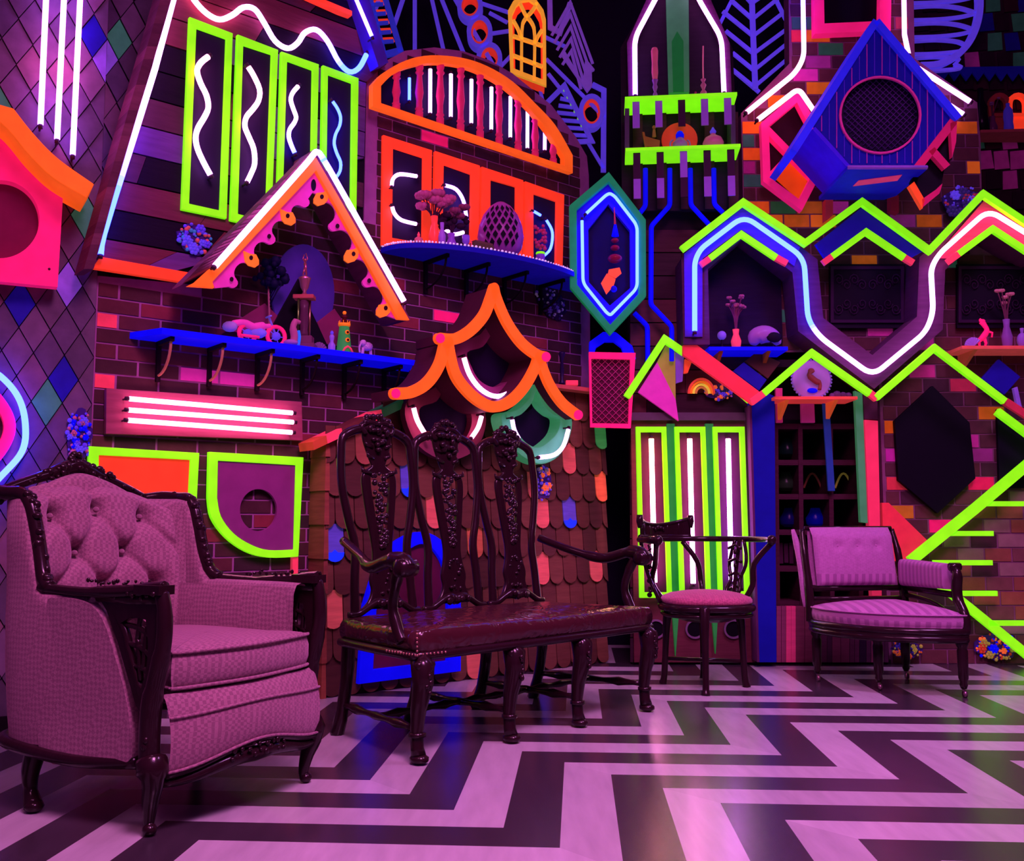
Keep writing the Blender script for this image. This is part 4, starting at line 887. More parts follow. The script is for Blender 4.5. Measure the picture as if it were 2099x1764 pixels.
def cushion(mb, outline, z0, z1, crown=.02, r=.03, rings=5, uvs=True):
    """upholstered pad: outline in plan, rounded edge, domed top"""
    P = [Vector((x, y)) for x, y in outline]; n = len(P); c = sum(P, Vector((0, 0))) / n; L = []
    L.append([(p + (c - p).normalized() * r * .8, z0) for p in P])
    for i in range(rings + 1):
        a = -math.pi / 2 + math.pi * i / rings; L.append([(p + (c - p).normalized() * r * (1 - math.cos(a)), z0 + (z1 - z0) * (.5 + .5 * math.sin(a))) for p in P])
    for k in (.8, .55, .3, .08):
        L.append([(c + (p - c) * k, z1 + crown * (1 - k * k)) for p in P])
    vs = [(p.x, p.y, z) for ring in L for p, z in ring]; fs = []
    acc = [0.0]
    for i in range(n): acc.append(acc[-1] + (P[(i + 1) % n] - P[i]).length)
    for j in range(len(L) - 1):
        for i in range(n): k = (i + 1) % n; fs.append([j * n + i, j * n + k, (j + 1) * n + k, (j + 1) * n + i])
    fs += [list(range(n))[::-1], [(len(L) - 1) * n + i for i in range(n)]]
    uv = []
    for j, ring in enumerate(L):
        for i, (p, z) in enumerate(ring): uv.append((acc[i], z) if j < rings else (p.x, z))
    sm = mb.smooth; mb.smooth = True; mb.add(vs, fs, None, uv); mb.smooth = sm
def cabriole(mb, top, foot, knee, r0=.04, r1=.017, pad=.028):
    t, f = Vector(top), Vector(foot); k = Vector(knee); L = [t, t * .75 + f * .25 + k, t * .45 + f * .55 + k * .2, t * .15 + f * .85 - k * .25, f + V(0, 0, .02) + k * .15]
    P = smooth(L, 4); n = len(P); rr = [r0 + (r1 - r0) * min(1, i / n * 1.35) for i in range(n)]; rr[1:4] = [r0 * 1.12] * 3; rr[-1] = pad; rr[-2] = pad * .85
    mb.tube(P, rr, 10); mb.ball(f + k * .2 + V(0, 0, .018), (pad * 1.1, pad * 1.1, .018), 10, 6)
def carve(mb, pts, r, R, dens=1.0):
    """little carved bosses and leaves along a line"""
    for p in resample([Vector(q) for q in pts], .018 / dens):
        mb.ball(p + V(R.uniform(-.008, .008), R.uniform(-.006, .006), R.uniform(-.008, .008)), (r * R.uniform(.6, 1.1), r * R.uniform(.5, .9), r * R.uniform(.6, 1.1)), 7, 4)

# ---- armchair ----
def armchair():
    e = (.49, .872); bk = (-.872, .49); Mx = local((-.897, 3.234), e, bk)
    t = thing('wingback_armchair', 'large mauve tufted wingback armchair with dark carved wood trim at the left foreground', 'armchair', Mx @ V(0, .37, 0))
    fab = fabric('damask_fabric', (146, 100, 116), (122, 80, 98), 'weave'); R = random.Random(5); W2_ = .34; nop = ((160, 80, 120), 0)
    # outer shell of arms, wings and back
    path = [(-.315, .24), (-.345, .28), (-.37, .42), (-.378, .60), (-.35, .72), (-.26, .80), (-.12, .83), (0, .84), (.12, .83), (.26, .80), (.35, .72), (.378, .60), (.37, .42), (.35, .16), (.335, .0)]
    path = smooth(path, 4); n = len(path)
    def H(x, y):
        if y < .5: return .69 - .02 * max(0, (.1 - y))
        if abs(x) > .26:
            k = min(1, (y - .5) / .12); k = k * k * (3 - 2 * k); return .69 + .305 * k
        return .985 + .1 * (1 - (abs(x) / .26) ** 1.6)
    def rec(y, z): return max(0, z - .45) * .12 * min(1, max(0, (y - .5) / .2))
    def shell(u, v):
        i = u * (n - 1); j = min(int(i), n - 2); f = i - j; x = path[j][0] * (1 - f) + path[j + 1][0] * f; y = path[j][1] * (1 - f) + path[j + 1][1] * f
        dx, dy = path[j + 1][0] - path[j][0], path[j + 1][1] - path[j][1]; l = math.hypot(dx, dy) or 1; nx, ny = dy / l, -dx / l
        h = H(x, y)
        q = [(0, .215), (-.006, .3), (-.01, .45), (-.008, .6), (-.004, .68), (0, h - .015), (.012, h), (.03, h + .006), (.05, h - .002), (.062, h - .03), (.064, .6), (.064, .42)]
        q = [(a, min(b, h + .006) if k < 6 else b) for k, (a, b) in enumerate(q)]
        i2 = v * (len(q) - 1); j2 = min(int(i2), len(q) - 2); f2 = i2 - j2; o = q[j2][0] * (1 - f2) + q[j2 + 1][0] * f2; z = q[j2][1] * (1 - f2) + q[j2 + 1][1] * f2
        yy = y + ny * o; yy -= .2 * (1 - min(1, z)) * max(0, yy - .25)
        return (x + nx * o, yy, z)
    lp('body_upholstery', lambda m: grid(m, shell, 100, 23), nop, t, Mx, fab, 'mauve patterned side and back upholstery')
    # near arm front panel of upholstery (curved front edge leaning back)
    def side(m):
        O = [(.45, .2), (.45, .62), (.40, .67), (.28, .665), (.2, .62), (.135, .5), (.085, .38), (.06, .26), (.07, .205), (.2, .19)]
        P = smooth(O, 3, True); m.prism([(-.352 - .028 * min(1, y / .4), y, z) for y, z in P], (-.04, 0, 0))
    lp('side_panel', side, nop, t, Mx, fab, 'curved front end of the near side upholstery')
    # tufted inner back
    btn = [(-.19, .93), (0, .955), (.19, .93), (-.1, .8), (.1, .8), (-.22, .68), (-.0, .68), (.22, .68), (-.11, .57), (.11, .57)]
    def back(u, v):
        x = (u - .5) * .58; zt = .99 + .075 * (1 - (abs(x) / .3) ** 2) - .02 * math.exp(-(x / .04) ** 2); z = .46 + (zt - .46) * v
        y = .63 + (z - .46) * .15 + .05 * (abs(x) / .3) ** 3 * -1
        bulge = .05 * (math.sin(math.pi * min(1, v * 1.02)) ** .5 if v > 0 else 0)
        for bx, bz in btn:
            d = math.hypot((x - bx), (z - bz) * .9); bulge -= .045 * math.exp(-(d / .035) ** 2)
        for (ax, az), (cx, cz) in (((-.19, .93), (-.1, .8)), ((0, .955), (-.1, .8)), ((0, .955), (.1, .8)), ((.19, .93), (.1, .8)), ((-.1, .8), (-.22, .68)), ((-.1, .8), (0, .68)), ((.1, .8), (0, .68)), ((.1, .8), (.22, .68)), ((-.22, .68), (-.11, .57)), ((0, .68), (-.11, .57)), ((0, .68), (.11, .57)), ((.22, .68), (.11, .57)), ((-.19, .93), (-.2, 1.06)), ((0, .955), (0, 1.07)), ((.19, .93), (.2, 1.06)), ((-.19, .93), (-.3, .8)), ((.19, .93), (.3, .8))):
            ex, ez = cx - ax, cz - az; tt = max(0, min(1, ((x - ax) * ex + (z - az) * ez) / (ex * ex + ez * ez))); d = math.hypot(x - ax - ex * tt, z - az - ez * tt); bulge -= .02 * math.exp(-(d / .013) ** 2)
        if v > .93: y += (v - .93) * 1.2
        return (x, y - bulge + .02, z)
    tbk = lp('tufted_back', lambda m: grid(m, back, 90, 80), nop, t, Mx, fab, 'deep button-tufted inner back')
    for bx, bz in btn: lp('button', lambda m: m.ball((bx, .645 + (bz - .46) * .15, bz), .011, 8, 5), nop, tbk, Mx, fab)
    # wings
    for s in (-1, 1):
        def wing(u, v):
            y = .61 + .16 * u; h = .78 + .2 * min(1, v * 1.0); z = .5 + (min(.985, .97 + .02 * u) - .5) * v; b = .045 * math.sin(math.pi * u) * math.sin(math.pi * min(1, v * .97 + .03)) ** .4
            return (s * (.315 - b), y - .2 * (1 - z) * .4, z)
        lp('wing_cushion', lambda m: grid(m, wing, 16, 20), nop, t, Mx, fab)
        def armpad(u, v):
            y = .02 + .60 * u; z = .42 + .26 * v; b = .03 * math.sin(math.pi * min(1, .08 + u * .92)) ** .4 * math.sin(math.pi * (v * .9 + .05)) ** .5
            if y < .25 and s < 0: z = .42 + (z - .42) * (.5 + 2 * y); 
            return (s * (.292 - b), y, z)
        lp('arm_pad', lambda m: grid(m, armpad, 20, 14), nop, t, Mx, fab)
    # seat cushion and front
    O = smooth([(-.285, .56), (-.285, .03), (-.29, -.035), (-.15, -.07), (0, -.085), (.15, -.07), (.31, -.035), (.285, .03), (.285, .56), (0, .6)], 5, True)
    scs = lp('seat_cushion', lambda m: cushion(m, O, .40, .525, .02, .028), nop, t, Mx, fab, 'seat cushion with piped edges')
    Oi = [(x * .985, y * .985 + .004) for x, y in O]
    lp('cushion_piping', lambda m: (m.tube([(x * .985, y * .985 + .002, .518) for x, y in O], .006, 6, closed=True), m.tube([(x * .985, y * .985 + .002, .413) for x, y in O], .006, 6, closed=True)), nop, scs, Mx, fab)
    def front(u, v):
        x = -.32 + .66 * u; y0 = -.045 - .05 * math.sin(math.pi * u); sag = .165 + .05 * math.sin(math.pi * u) ** 2; z = sag + (.40 - sag) * v
        return (x, y0 - .03 * math.sin(math.pi * v) ** .6 + .02 * v, z)
    frl = lp('front_rail', lambda m: grid(m, front, 40, 16), nop, t, Mx, fab, 'bulging upholstered front rail')
    for vv in (.06, .72): lp('front_piping', lambda m: m.tube([V(*front(i / 30, vv)) + V(0, -.004, 0) for i in range(31)], .005, 6), nop, frl, Mx, fab)
    # wood: apron under front and side, crest rail, wing edges, arm rails, front posts, legs
    def apron(m):
        A = [V(*front(i / 24, 0)) + V(0, .0, .006) for i in range(25)]; m.tube(A, .014, 8)
        B = [V(*front(i / 24, 0)) + V(0, .008, -.018 - .022 * math.sin(math.pi * i / 24) * (1 - .9 * abs(math.sin(math.pi * i / 12)) * .5)) for i in range(25)]; m.tube(B, [.012 + .012 * math.sin(math.pi * i / 24) for i in range(25)], 8)
        for i in range(8, 17): carve(m, [A[i] + V(0, -.014, -.01), A[i] + V(0, -.012, -.035)], .010, R)
    lp('carved_apron', apron, wd, t, Mx)
    lp('base_rail', lambda m: m.tube(smooth([(-.335, .05, .2), (-.37, .3, .185), (-.378, .56, .2), (-.33, .70, .205), (-.2, .77, .205), (0, .79, .205), (.2, .77, .205), (.33, .70, .205), (.378, .56, .2), (.37, .3, .19), (.335, .05, .2)], 4), .02, 8), wd, t, Mx)
    def crest(m):
        P = [V(x, .8 + rec(.8, 1.05) * 1.0 - .03, 1.0 + .1 * (1 - (abs(x) / .33) ** 1.5) + (.02 * math.exp(-(x / .07) ** 2))) for x in [(-.33 + .66 * i / 30) for i in range(31)]]
        P[0] += V(0, -.05, -.02); P[-1] += V(0, -.05, -.02)
        m.tube(P, [.017 + .012 * math.exp(-((i - 15) / 5) ** 2) for i in range(31)], 8)
        carve(m, [p + V(0, -.015, .012) for p in P[8:23]], .017, R, 1.2); carve(m, [p + V(0, -.02, -.01) for p in P[10:21]], .014, R, 1.2); carve(m, [P[14] + V(0, 0, .02), P[15] + V(0, 0, .045), P[16] + V(0, 0, .02)], .018, R)
        carve(m, [p + V(0, -.012, 0) for p in P[2:8]], .009, R); carve(m, [p + V(0, -.012, 0) for p in P[23:29]], .009, R)
    lp('carved_crest_rail', crest, wd, t, Mx)
    for s in (-1, 1):
        def wingedge(m):
            P = smooth([(s * .30, .82, 1.0), (s * .345, .77, 1.01), (s * .36, .70, 1.005), (s * .352, .63, 1.0), (s * .348, .59, .96), (s * .346, .56, .88), (s * .346, .535, .80), (s * .352, .505, .73), (s * .36, .46, .70)], 4)
            m.tube(P, .024, 8); carve(m, [V(*p) + V(s * -.002, -.016, 0) for p in P[6:30]], .02, R, .9)
        lp('carved_wing_edge', wingedge, wd, t, Mx)
        def armrail(m):
            P = smooth([(s * .365, .5, .70), (s * .36, .3, .692), (s * .352, .15, .697), (s * .345, 0, .708), (s * .342, -.045, .712)], 4); m.tube(P, [.016] * 6 + [.02] * 5 + [.024] * 6, 8)
            m.box((s * .343, .0, .708), (.06, .11, .028)); carve(m, [V(s * .345, y, .725) for y in (-.04, 0, .05, .1, .2, .3)], .008, R)
        lp('arm_rail', armrail, wd, t, Mx, bevel=.004)
        def post(m):
            x = s * .345
            stile = smooth([(x, -.035, .70), (x, -.05, .65), (x, -.052, .56), (x, -.03, .46), (x, -.01, .38), (x, -.005, .28), (x, -.01, .19)], 4)
            m.tube(stile, [.022] * 5 + [.024] * 5 + [.028] * 5 + [.032] * 10, 10)
            rear = smooth([(x, .22, .68), (x, .165, .64), (x, .115, .58), (x, .085, .5), (x, .05, .43), (x, .01, .36)], 4); m.tube(rear, .013, 8)
            m.tube([(x, -.03, .68), (x, .1, .675), (x, .24, .68)], .018, 8)
            for a, b in (((.16, .66), (.0, .62)), ((.12, .6), (-.02, .56)), ((.1, .545), (-.02, .5)), ((.07, .48), (-.01, .45)), ((.04, .68), (.06, .56)), ((.06, .56), (.04, .44)), ((.02, .6), (.03, .47))):
                m.tube(smooth([(x, a[0], a[1]), (x, (a[0] + b[0]) / 2, (a[1] + b[1]) / 2 + .012), (x, b[0], b[1])], 3), .009, 6)
            m.prism([(x - .006, y, z) for y, z in ((.21, .68), (-.03, .68), (-.02, .635), (.08, .62), (.16, .64))], (-.012, 0, 0))
            A_ = [(.24, .69), (.1, .70), (-.05, .70), (-.062, .55), (-.035, .42), (.0, .33), (.045, .37), (.09, .46), (.135, .55), (.19, .64)]; B_ = [(.135, .60), (.08, .625), (.015, .62), (.0, .54), (.005, .47), (.025, .42), (.04, .43), (.062, .475), (.09, .53), (.115, .575)]
            m.ring([(x - s * .012, a, b) for a, b in A_], [(x - s * .012, a, b) for a, b in B_], (-s * .024, 0, 0))
            carve(m, [V(x - s * -.02, -.03 + .03 * k, .69) for k in range(8)], .011, R); carve(m, [V(x + s * .02, -.02, .3), V(x + s * .02, -.01, .2)], .014, R)
        lp('carved_front_post', post, wd, t, Mx)
        lp('front_leg', lambda m: cabriole(m, (s * .34, -.01, .22), (s * .335, -.005, 0), (s * .01, -.022, 0), .042, .015, .02), wd, t, Mx)
        lp('rear_leg', lambda m: (m.tube(smooth([(s * .335, .52, .2), (s * .345, .535, .12), (s * .345, .53, .06), (s * .355, .50, .02)], 4), [.034, .034, .032, .03, .028, .026, .024, .022, .022, .024, .026, .028, .03], 8), m.ball((s * .355, .495, .02), (.03, .03, .02))), wd, t, Mx)
armchair()

# ---- three-back settee ----
def settee():
    e = (.691, .722); bk = (-.722, .691); Mx = local((-.359, 3.795), e, bk); R = random.Random(9)
    t = thing('carved_settee', 'ornate dark wooden three-back settee with carved splats and oxblood leather seat', 'settee', Mx @ V(.72, .3, 0))
    m_, nt, b = nodes('leather'); tc = N(nt, 'ShaderNodeTexCoord'); mp = N(nt, 'ShaderNodeMapping'); mp.inputs['Scale'].default_value = (3, 3, 3); nt.links.new(tc.outputs['Object'], mp.inputs[0])
    nz = N(nt, 'ShaderNodeTexNoise'); nz.inputs['Scale'].default_value = 3; nz.inputs['Distortion'].default_value = 1.2; nt.links.new(mp.outputs[0], nz.inputs['Vector'])
    vo = N(nt, 'ShaderNodeTexVoronoi'); vo.inputs['Scale'].default_value = 60; nt.links.new(mp.outputs[0], vo.inputs['Vector'])
    bp = N(nt, 'ShaderNodeBump'); bp.inputs['Strength'].default_value = .6; bp.inputs['Distance'].default_value = .02; nt.links.new(nz.outputs['Fac'], bp.inputs['Height']); nt.links.new(bp.outputs['Normal'], b.inputs['Normal'])
    b.inputs['Base Color'].default_value = (*lin((60, 24, 32)), 1); b.inputs['Roughness'].default_value = .17
    O = [(-.035, -.03), (.36, -.045), (.72, -.05), (1.09, -.045), (1.485, -.03), (1.43, .3), (1.38, .585), (.72, .60), (.06, .585), (.01, .3)]
    O = [tuple(p) for p in resample([V(*p, 0) for p in O + O[:1]], .06)][:-1]
    def seat(m):
        cushion(m, [(p[0], p[1]) for p in O], .405, .50, .028, .03, 6)
    ls_ = lp('leather_seat', seat, wd, t, Mx, m_, 'glossy oxblood leather seat')
    def nails(m):
        for p in resample([V(-.04, .14, .412), V(-.04, -.03, .41), V(.1, -.045, .41)], .016): m.ball(p, .0055, 6, 4)
        for p in resample([V(-.04, -.035, .41), V(-.042, -.035, .49)], .014): m.ball(p + V(-.0, -.006, 0), .0055, 6, 4)
    lp('nailhead_trim', nails, ((170, 120, 110), 0), ls_, Mx, VC('gold'))
    lp('seat_rail', lambda m: m.tube([(p[0] * .995 + .003, p[1] * .97 + .008, .402) for p in O], .018, 8, closed=True), wd, t, Mx)
    Y = lambda z: .575 + max(0, z - .5) * .1
    cs = [.30, .725, 1.15]
    for ci, c in enumerate(cs):
        P_ = lambda x, z, o=0: V(c + x, Y(z) + o, z)
        for s in (-1, 1):
            L = smooth([P_(s * .165, .50), P_(s * .158, .66), P_(s * .148, .80), P_(s * .178, .93), P_(s * .205, 1.08), P_(s * .2, 1.22), P_(s * .185, 1.29), P_(s * .12, 1.325), P_(s * .06, 1.335), P_(s * .02, 1.35)], 5)
            lp('back_stile', lambda m: m.tube(L, [.02] * 10 + [.019] * 20 + [.021] * (len(L) - 30), 8), wd, t, Mx)
        def crest(m):
            for s in (-1, 1): m.tube(smooth([P_(0, 1.36, -.01), P_(s * .05, 1.365, -.01), P_(s * .09, 1.34, -.01), P_(s * .07, 1.31, -.015)], 3), .014, 7)
            carve(m, [P_(-.085, 1.35, -.01), P_(-.05, 1.385, -.01), P_(0, 1.395, -.01), P_(.05, 1.385, -.01), P_(.085, 1.35, -.01)], .019, R, 1.4); carve(m, [P_(-.05, 1.33, -.02), P_(.05, 1.33, -.02), P_(.03, 1.28, -.02), P_(-.03, 1.28, -.02), P_(0, 1.24, -.02)], .02, R)
            for s in (-1, 1): carve(m, [P_(s * .1, 1.325, -.012), P_(s * .15, 1.31, -.01)], .011, R)
        lp('carved_crest', crest, wd, t, Mx)
        def splat(m):
            prof = [(.075, 1.32), (.07, 1.28), (.05, 1.22), (.03, 1.17), (.045, 1.15), (.082, 1.125), (.088, 1.08), (.078, 1.0), (.066, .92), (.052, .84), (.045, .78), (.052, .72), (.07, .66), (.062, .61), (.085, .56), (.12, .53)]
            pr = smooth(prof, 3)
            for s in (-1, 1):
                m.tube([P_(s * x, z, -.004) for x, z in pr], .011, 7)
                A = [P_(s * x, z) for x, z in pr]; B = [P_(s * max(.0, x - (.034 if .80 < z < 1.13 else x)), z) for x, z in pr]; m.ring(A, B, (0, .014, 0), False)
        sp_ = lp('carved_splat', splat, wd, t, Mx)
        def fruit(m):
            z = 1.13
            while z > .80:
                w_ = .036 * (.5 + (z - .8) / .5)
                for k in range(3): m.ball(P_(R.uniform(-w_, w_), z + R.uniform(-.01, .01), -.012), R.uniform(.009, .016), 7, 5)
                z -= .016
            carve(m, [P_(-.04, .7, -.012), P_(0, .74, -.012), P_(.04, .7, -.012), P_(0, .64, -.012)], .012, R)
        lp('fruit_carving', fruit, wd, sp_, Mx, VC('glossy_wood', .2, .2, coat=.8))['kind'] = 'stuff'
        for s in (-1, 1):
            for dx, z in ((.058, 1.25), (.05, 1.2), (.085, 1.13)): lp('carved_leaf', lambda m: m.tube([P_(s * dx * .6, z, -.01), P_(s * (dx + .012), z + .012, -.014), P_(s * (dx + .014), z + .03, -.01)], [.012, .009, .004], 6), wd, t, Mx)
        def foot(m):
            for s in (-1, 1): m.tube(smooth([P_(0, .545, -.01), P_(s * .05, .56, -.02), P_(s * .1, .54, -.015), P_(s * .15, .515, -.01), P_(s * .2, .51, -.005)], 4), [.026, .026, .024, .022, .02, .018] + [.016] * 11, 8)
            carve(m, [P_(-.06, .55, -.03), P_(.06, .55, -.03)], .02, R); carve(m, [P_(-.03, .6, -.015), P_(.03, .6, -.015)], .014, R)
        lp('carved_shoe_rail', foot, wd, t, Mx)
    for s, x0, x1 in ((-1, .09, -.02), (1, 1.36, 1.472)):
        zz = .80
        L = smooth([V(x0, Y(.8), zz + .03), V(x0 + (x1 - x0) * .4, .43, zz - .03), V(x1 + .0, .27, zz - .07), V(x1 + s * .02, .13, zz - .04), V(x1 + s * .02, .05, zz - .04), V(x1 + s * .02, .02, zz - .07)], 5)
        lp('arm', lambda m: (m.tube(L, [.02] * 8 + [.026] * 8 + [.034] * 4 + [.036] * 6, 10), m.lathe([(.018, -.045), (.034, -.04), (.038, 0), (.034, .04), (.018, .045)], (x1 + s * .02, .03, zz - .065), 14, (1, 0, 0))), wd, t, Mx)
        lp('arm_post', lambda m: m.tube(smooth([V(x1 + s * .015, .075, zz - .07), V(x1 + s * .005, .11, .66), V(x1 + s * .0, .13, .58), V(x1 + s * -.0, .1, .50), V(x1, .07, .45)], 4), [.024] * 4 + [.02] * 6 + [.024] * 7, 8), wd, t, Mx)
    for x in (0, .505, .945, 1.452):
        def leg(m):
            m.tube([(x, 0, .40), (x, -.028, .36), (x, -.03, .30), (x, -.005, .2), (x, .004, .12), (x, 0, .06), (x, -.008, .03)], [.034, .048, .042, .032, .026, .026, .03], 10)
            m.ball((x, -.012, .02), (.036, .042, .02), 10, 5); carve(m, [V(x, -.07, .36), V(x, -.068, .27)], .013, R); m.ball((x - .03, -.04, .37), .018); m.ball((x + .03, -.04, .37), .018); m.tube([(x, 0, .115), (x, 0, .1)], .033, 8)
        lp('front_leg', leg, wd, t, Mx)
    rl = [(.10, .57), (.51, .57), (.94, .57), (1.35, .57)]
    for x, y in rl:
        lp('rear_leg', lambda m: m.tube(smooth([(x, y, .42), (x, y + .01, .25), (x, y + .04, .1), (x, y + .075, 0.0)], 4), [.03] * 4 + [.027] * 5 + [.03] * 4, 8), wd, t, Mx)
    def spindle(m, a, b):
        a, b = V(*a), V(*b); P = [a.lerp(b, i / 14) for i in range(15)]; m.tube(P, [.014, .012, .016, .022, .016, .012, .014, .018, .014, .012, .016, .022, .016, .012, .014], 8)
    fx = [0, .505, .945, 1.452]
    for (x, y), f in zip(rl, fx): lp('side_stretcher', lambda m: spindle(m, (f, .02, .13), (x, y + .03, .13)), wd, t, Mx)
    for k in range(3): lp('cross_stretcher', lambda m: spindle(m, ((fx[k] + rl[k][0]) / 2, .3, .13), ((fx[k + 1] + rl[k + 1][0]) / 2, .3, .13)), wd, t, Mx)
settee()

# ---- small corner chair ----
def corner_chair():
    c0 = V(1.10, 5.6, 0); R = random.Random(2); a0 = math.radians(-40); Mx = Matrix.Translation(c0) @ Matrix.Rotation(a0, 4, 'Z')   # local -y faces right-front
    t = thing('corner_chair', 'small carved corner chair with horseshoe arm rail and rose-pink seat, before the lime door', 'chair', c0)
    fab = fabric('rose_velvet', (176, 84, 112), (150, 66, 96), 'weave')
    O = [(.25 * math.copysign(abs(math.cos(a)) ** .75, math.cos(a)), .24 * math.copysign(abs(math.sin(a)) ** .75, math.sin(a))) for a in [2 * math.pi * i / 40 for i in range(40)]]
    W_ = Matrix.Translation(c0)
    lp('seat_cushion', lambda m: cushion(m, O, .455, .50, .035, .02), wd, t, W_, fab, 'rose-pink seat')
    lp('seat_rail', lambda m: (m.tube([(x * .99, y * .99, .44) for x, y in O], .022, 8, closed=True), m.tube([(x * .97, y * .97, .40) for x, y in O], .012, 6, closed=True)), wd, t, W_)
    legs = {'front': (-.06, -.33), 'left': (-.22, .03), 'right': (.2, -.06), 'rear': (.05, .3)}
    legs = {'front': (-.07, -.31), 'left': (-.23, .08), 'right': (.2, -.05), 'rear': (.03, .27)}
    for k, (x, y) in legs.items():
        lp('leg', lambda m: m.tube(smooth([(x * .82, y * .82, .45), (x * .92, y * .92, .36), (x * .96, y * .96, .2), (x, y, .05), (x * 1.04, y * 1.04, 0)], 4), [.03, .03, .028, .026, .024, .022, .02, .019, .018, .018, .018, .018, .018, .018, .02, .022, .024], 8), wd, t, W_)
    lp('apron', lambda m: m.lathe([(.13, .36), (.19, .385), (.23, .42), (.235, .44)], (0, 0, 0), 24), wd, t, W_)
    for (a, b) in (('front', 'rear'), ('left', 'right')): lp('stretcher', lambda m: m.tube([V(*legs[a], .14), V(*legs[b], .14)], .011, 8), wd, t, W_)
    # rail: arc round the back-left, open towards the right front
    rad = .37; ang = lambda d: math.radians(d)
    arc = [V(rad * math.cos(ang(a)), rad * math.sin(ang(a)), .815) for a in range(-18, 219, 6)]
    lp('arm_rail', lambda m: (m.tube(arc, [.022] * 3 + [.017] * (len(arc) - 6) + [.022] * 3, 8), m.ball(arc[0], .028), m.ball(arc[-1], .028)), wd, t, W_)
    def crest(m):
        P = [V(rad * math.cos(ang(a)), rad * math.sin(ang(a)), .83) for a in range(92, 166, 3)]; n = len(P)
        Q = [p + V(0, 0, .07 + .04 * abs(2 * i / (n - 1) - 1) ** 2) for i, p in enumerate(P)]; m.tube(Q, .012, 7); m.tube(P, .014, 7)
        for i in (4, 8, 12, 16, 20): m.tube([P[i], Q[i]], .009, 6)
        for q in (Q[0], Q[-1]): m.tube([q + V(.0, 0, .018), q + V(.0, 0, -.02), q + V(0, 0, -.06)], [.018, .022, .012], 8)
        m.ring([p + V(0, 0, .0) for p in P], [q + V(0, 0, -.0) for q in Q], V(.0, .008, 0), False); carve(m, [P[10] + V(0, -.01, .05), P[14] + V(0, -.01, .05)], .016, R)
    lp('carved_crest', crest, wd, t, W_)
    for a in (45, 170):
        def splat(m):
            b = V(rad * .93 * math.cos(ang(a)), rad * .93 * math.sin(ang(a)), 0); tn = V(-math.sin(ang(a)), math.cos(ang(a)), 0)
            f = lambda s, z, k=1.0: b * k + tn * s + V(0, 0, z)
            for s in (-1, 1): m.tube(smooth([f(s * .02, .46, .75), f(s * .045, .52, .82), f(s * .03, .58, .9), f(s * .055, .66, .97), f(s * .05, .73, 1.02), f(s * .03, .81, 1.05)], 3), .011, 7)
            for z in (.52, .6, .68, .76): m.tube([f(-.045, z, .9), f(0, z + .02, .92), f(.045, z, .9)], .009, 6); m.ball(f(0, z - .02, .92), .015)
            m.ring([f(-.012, z, .8 + (z - .46) * .7) for z in (.46, .55, .65, .75, .82)], [f(.012, z, .8 + (z - .46) * .7) for z in (.46, .55, .65, .75, .82)], V(0, .01, 0), False)
        lp('pierced_splat', splat, wd, t, W_)
    for k, a in (('right', -14), ('left', 214), ('rear', 100)):
        x, y = legs[k]
        lp('arm_post', lambda m: m.tube(smooth([(x * .9, y * .9, .44), (x * 1.25, y * 1.25, .56), (x * .95 + rad * .2 * math.cos(ang(a)), y * .95 + rad * .2 * math.sin(ang(a)), .68), (rad * math.cos(ang(a)), rad * math.sin(ang(a)), .80)], 4), .016, 8), wd, t, W_)
corner_chair()

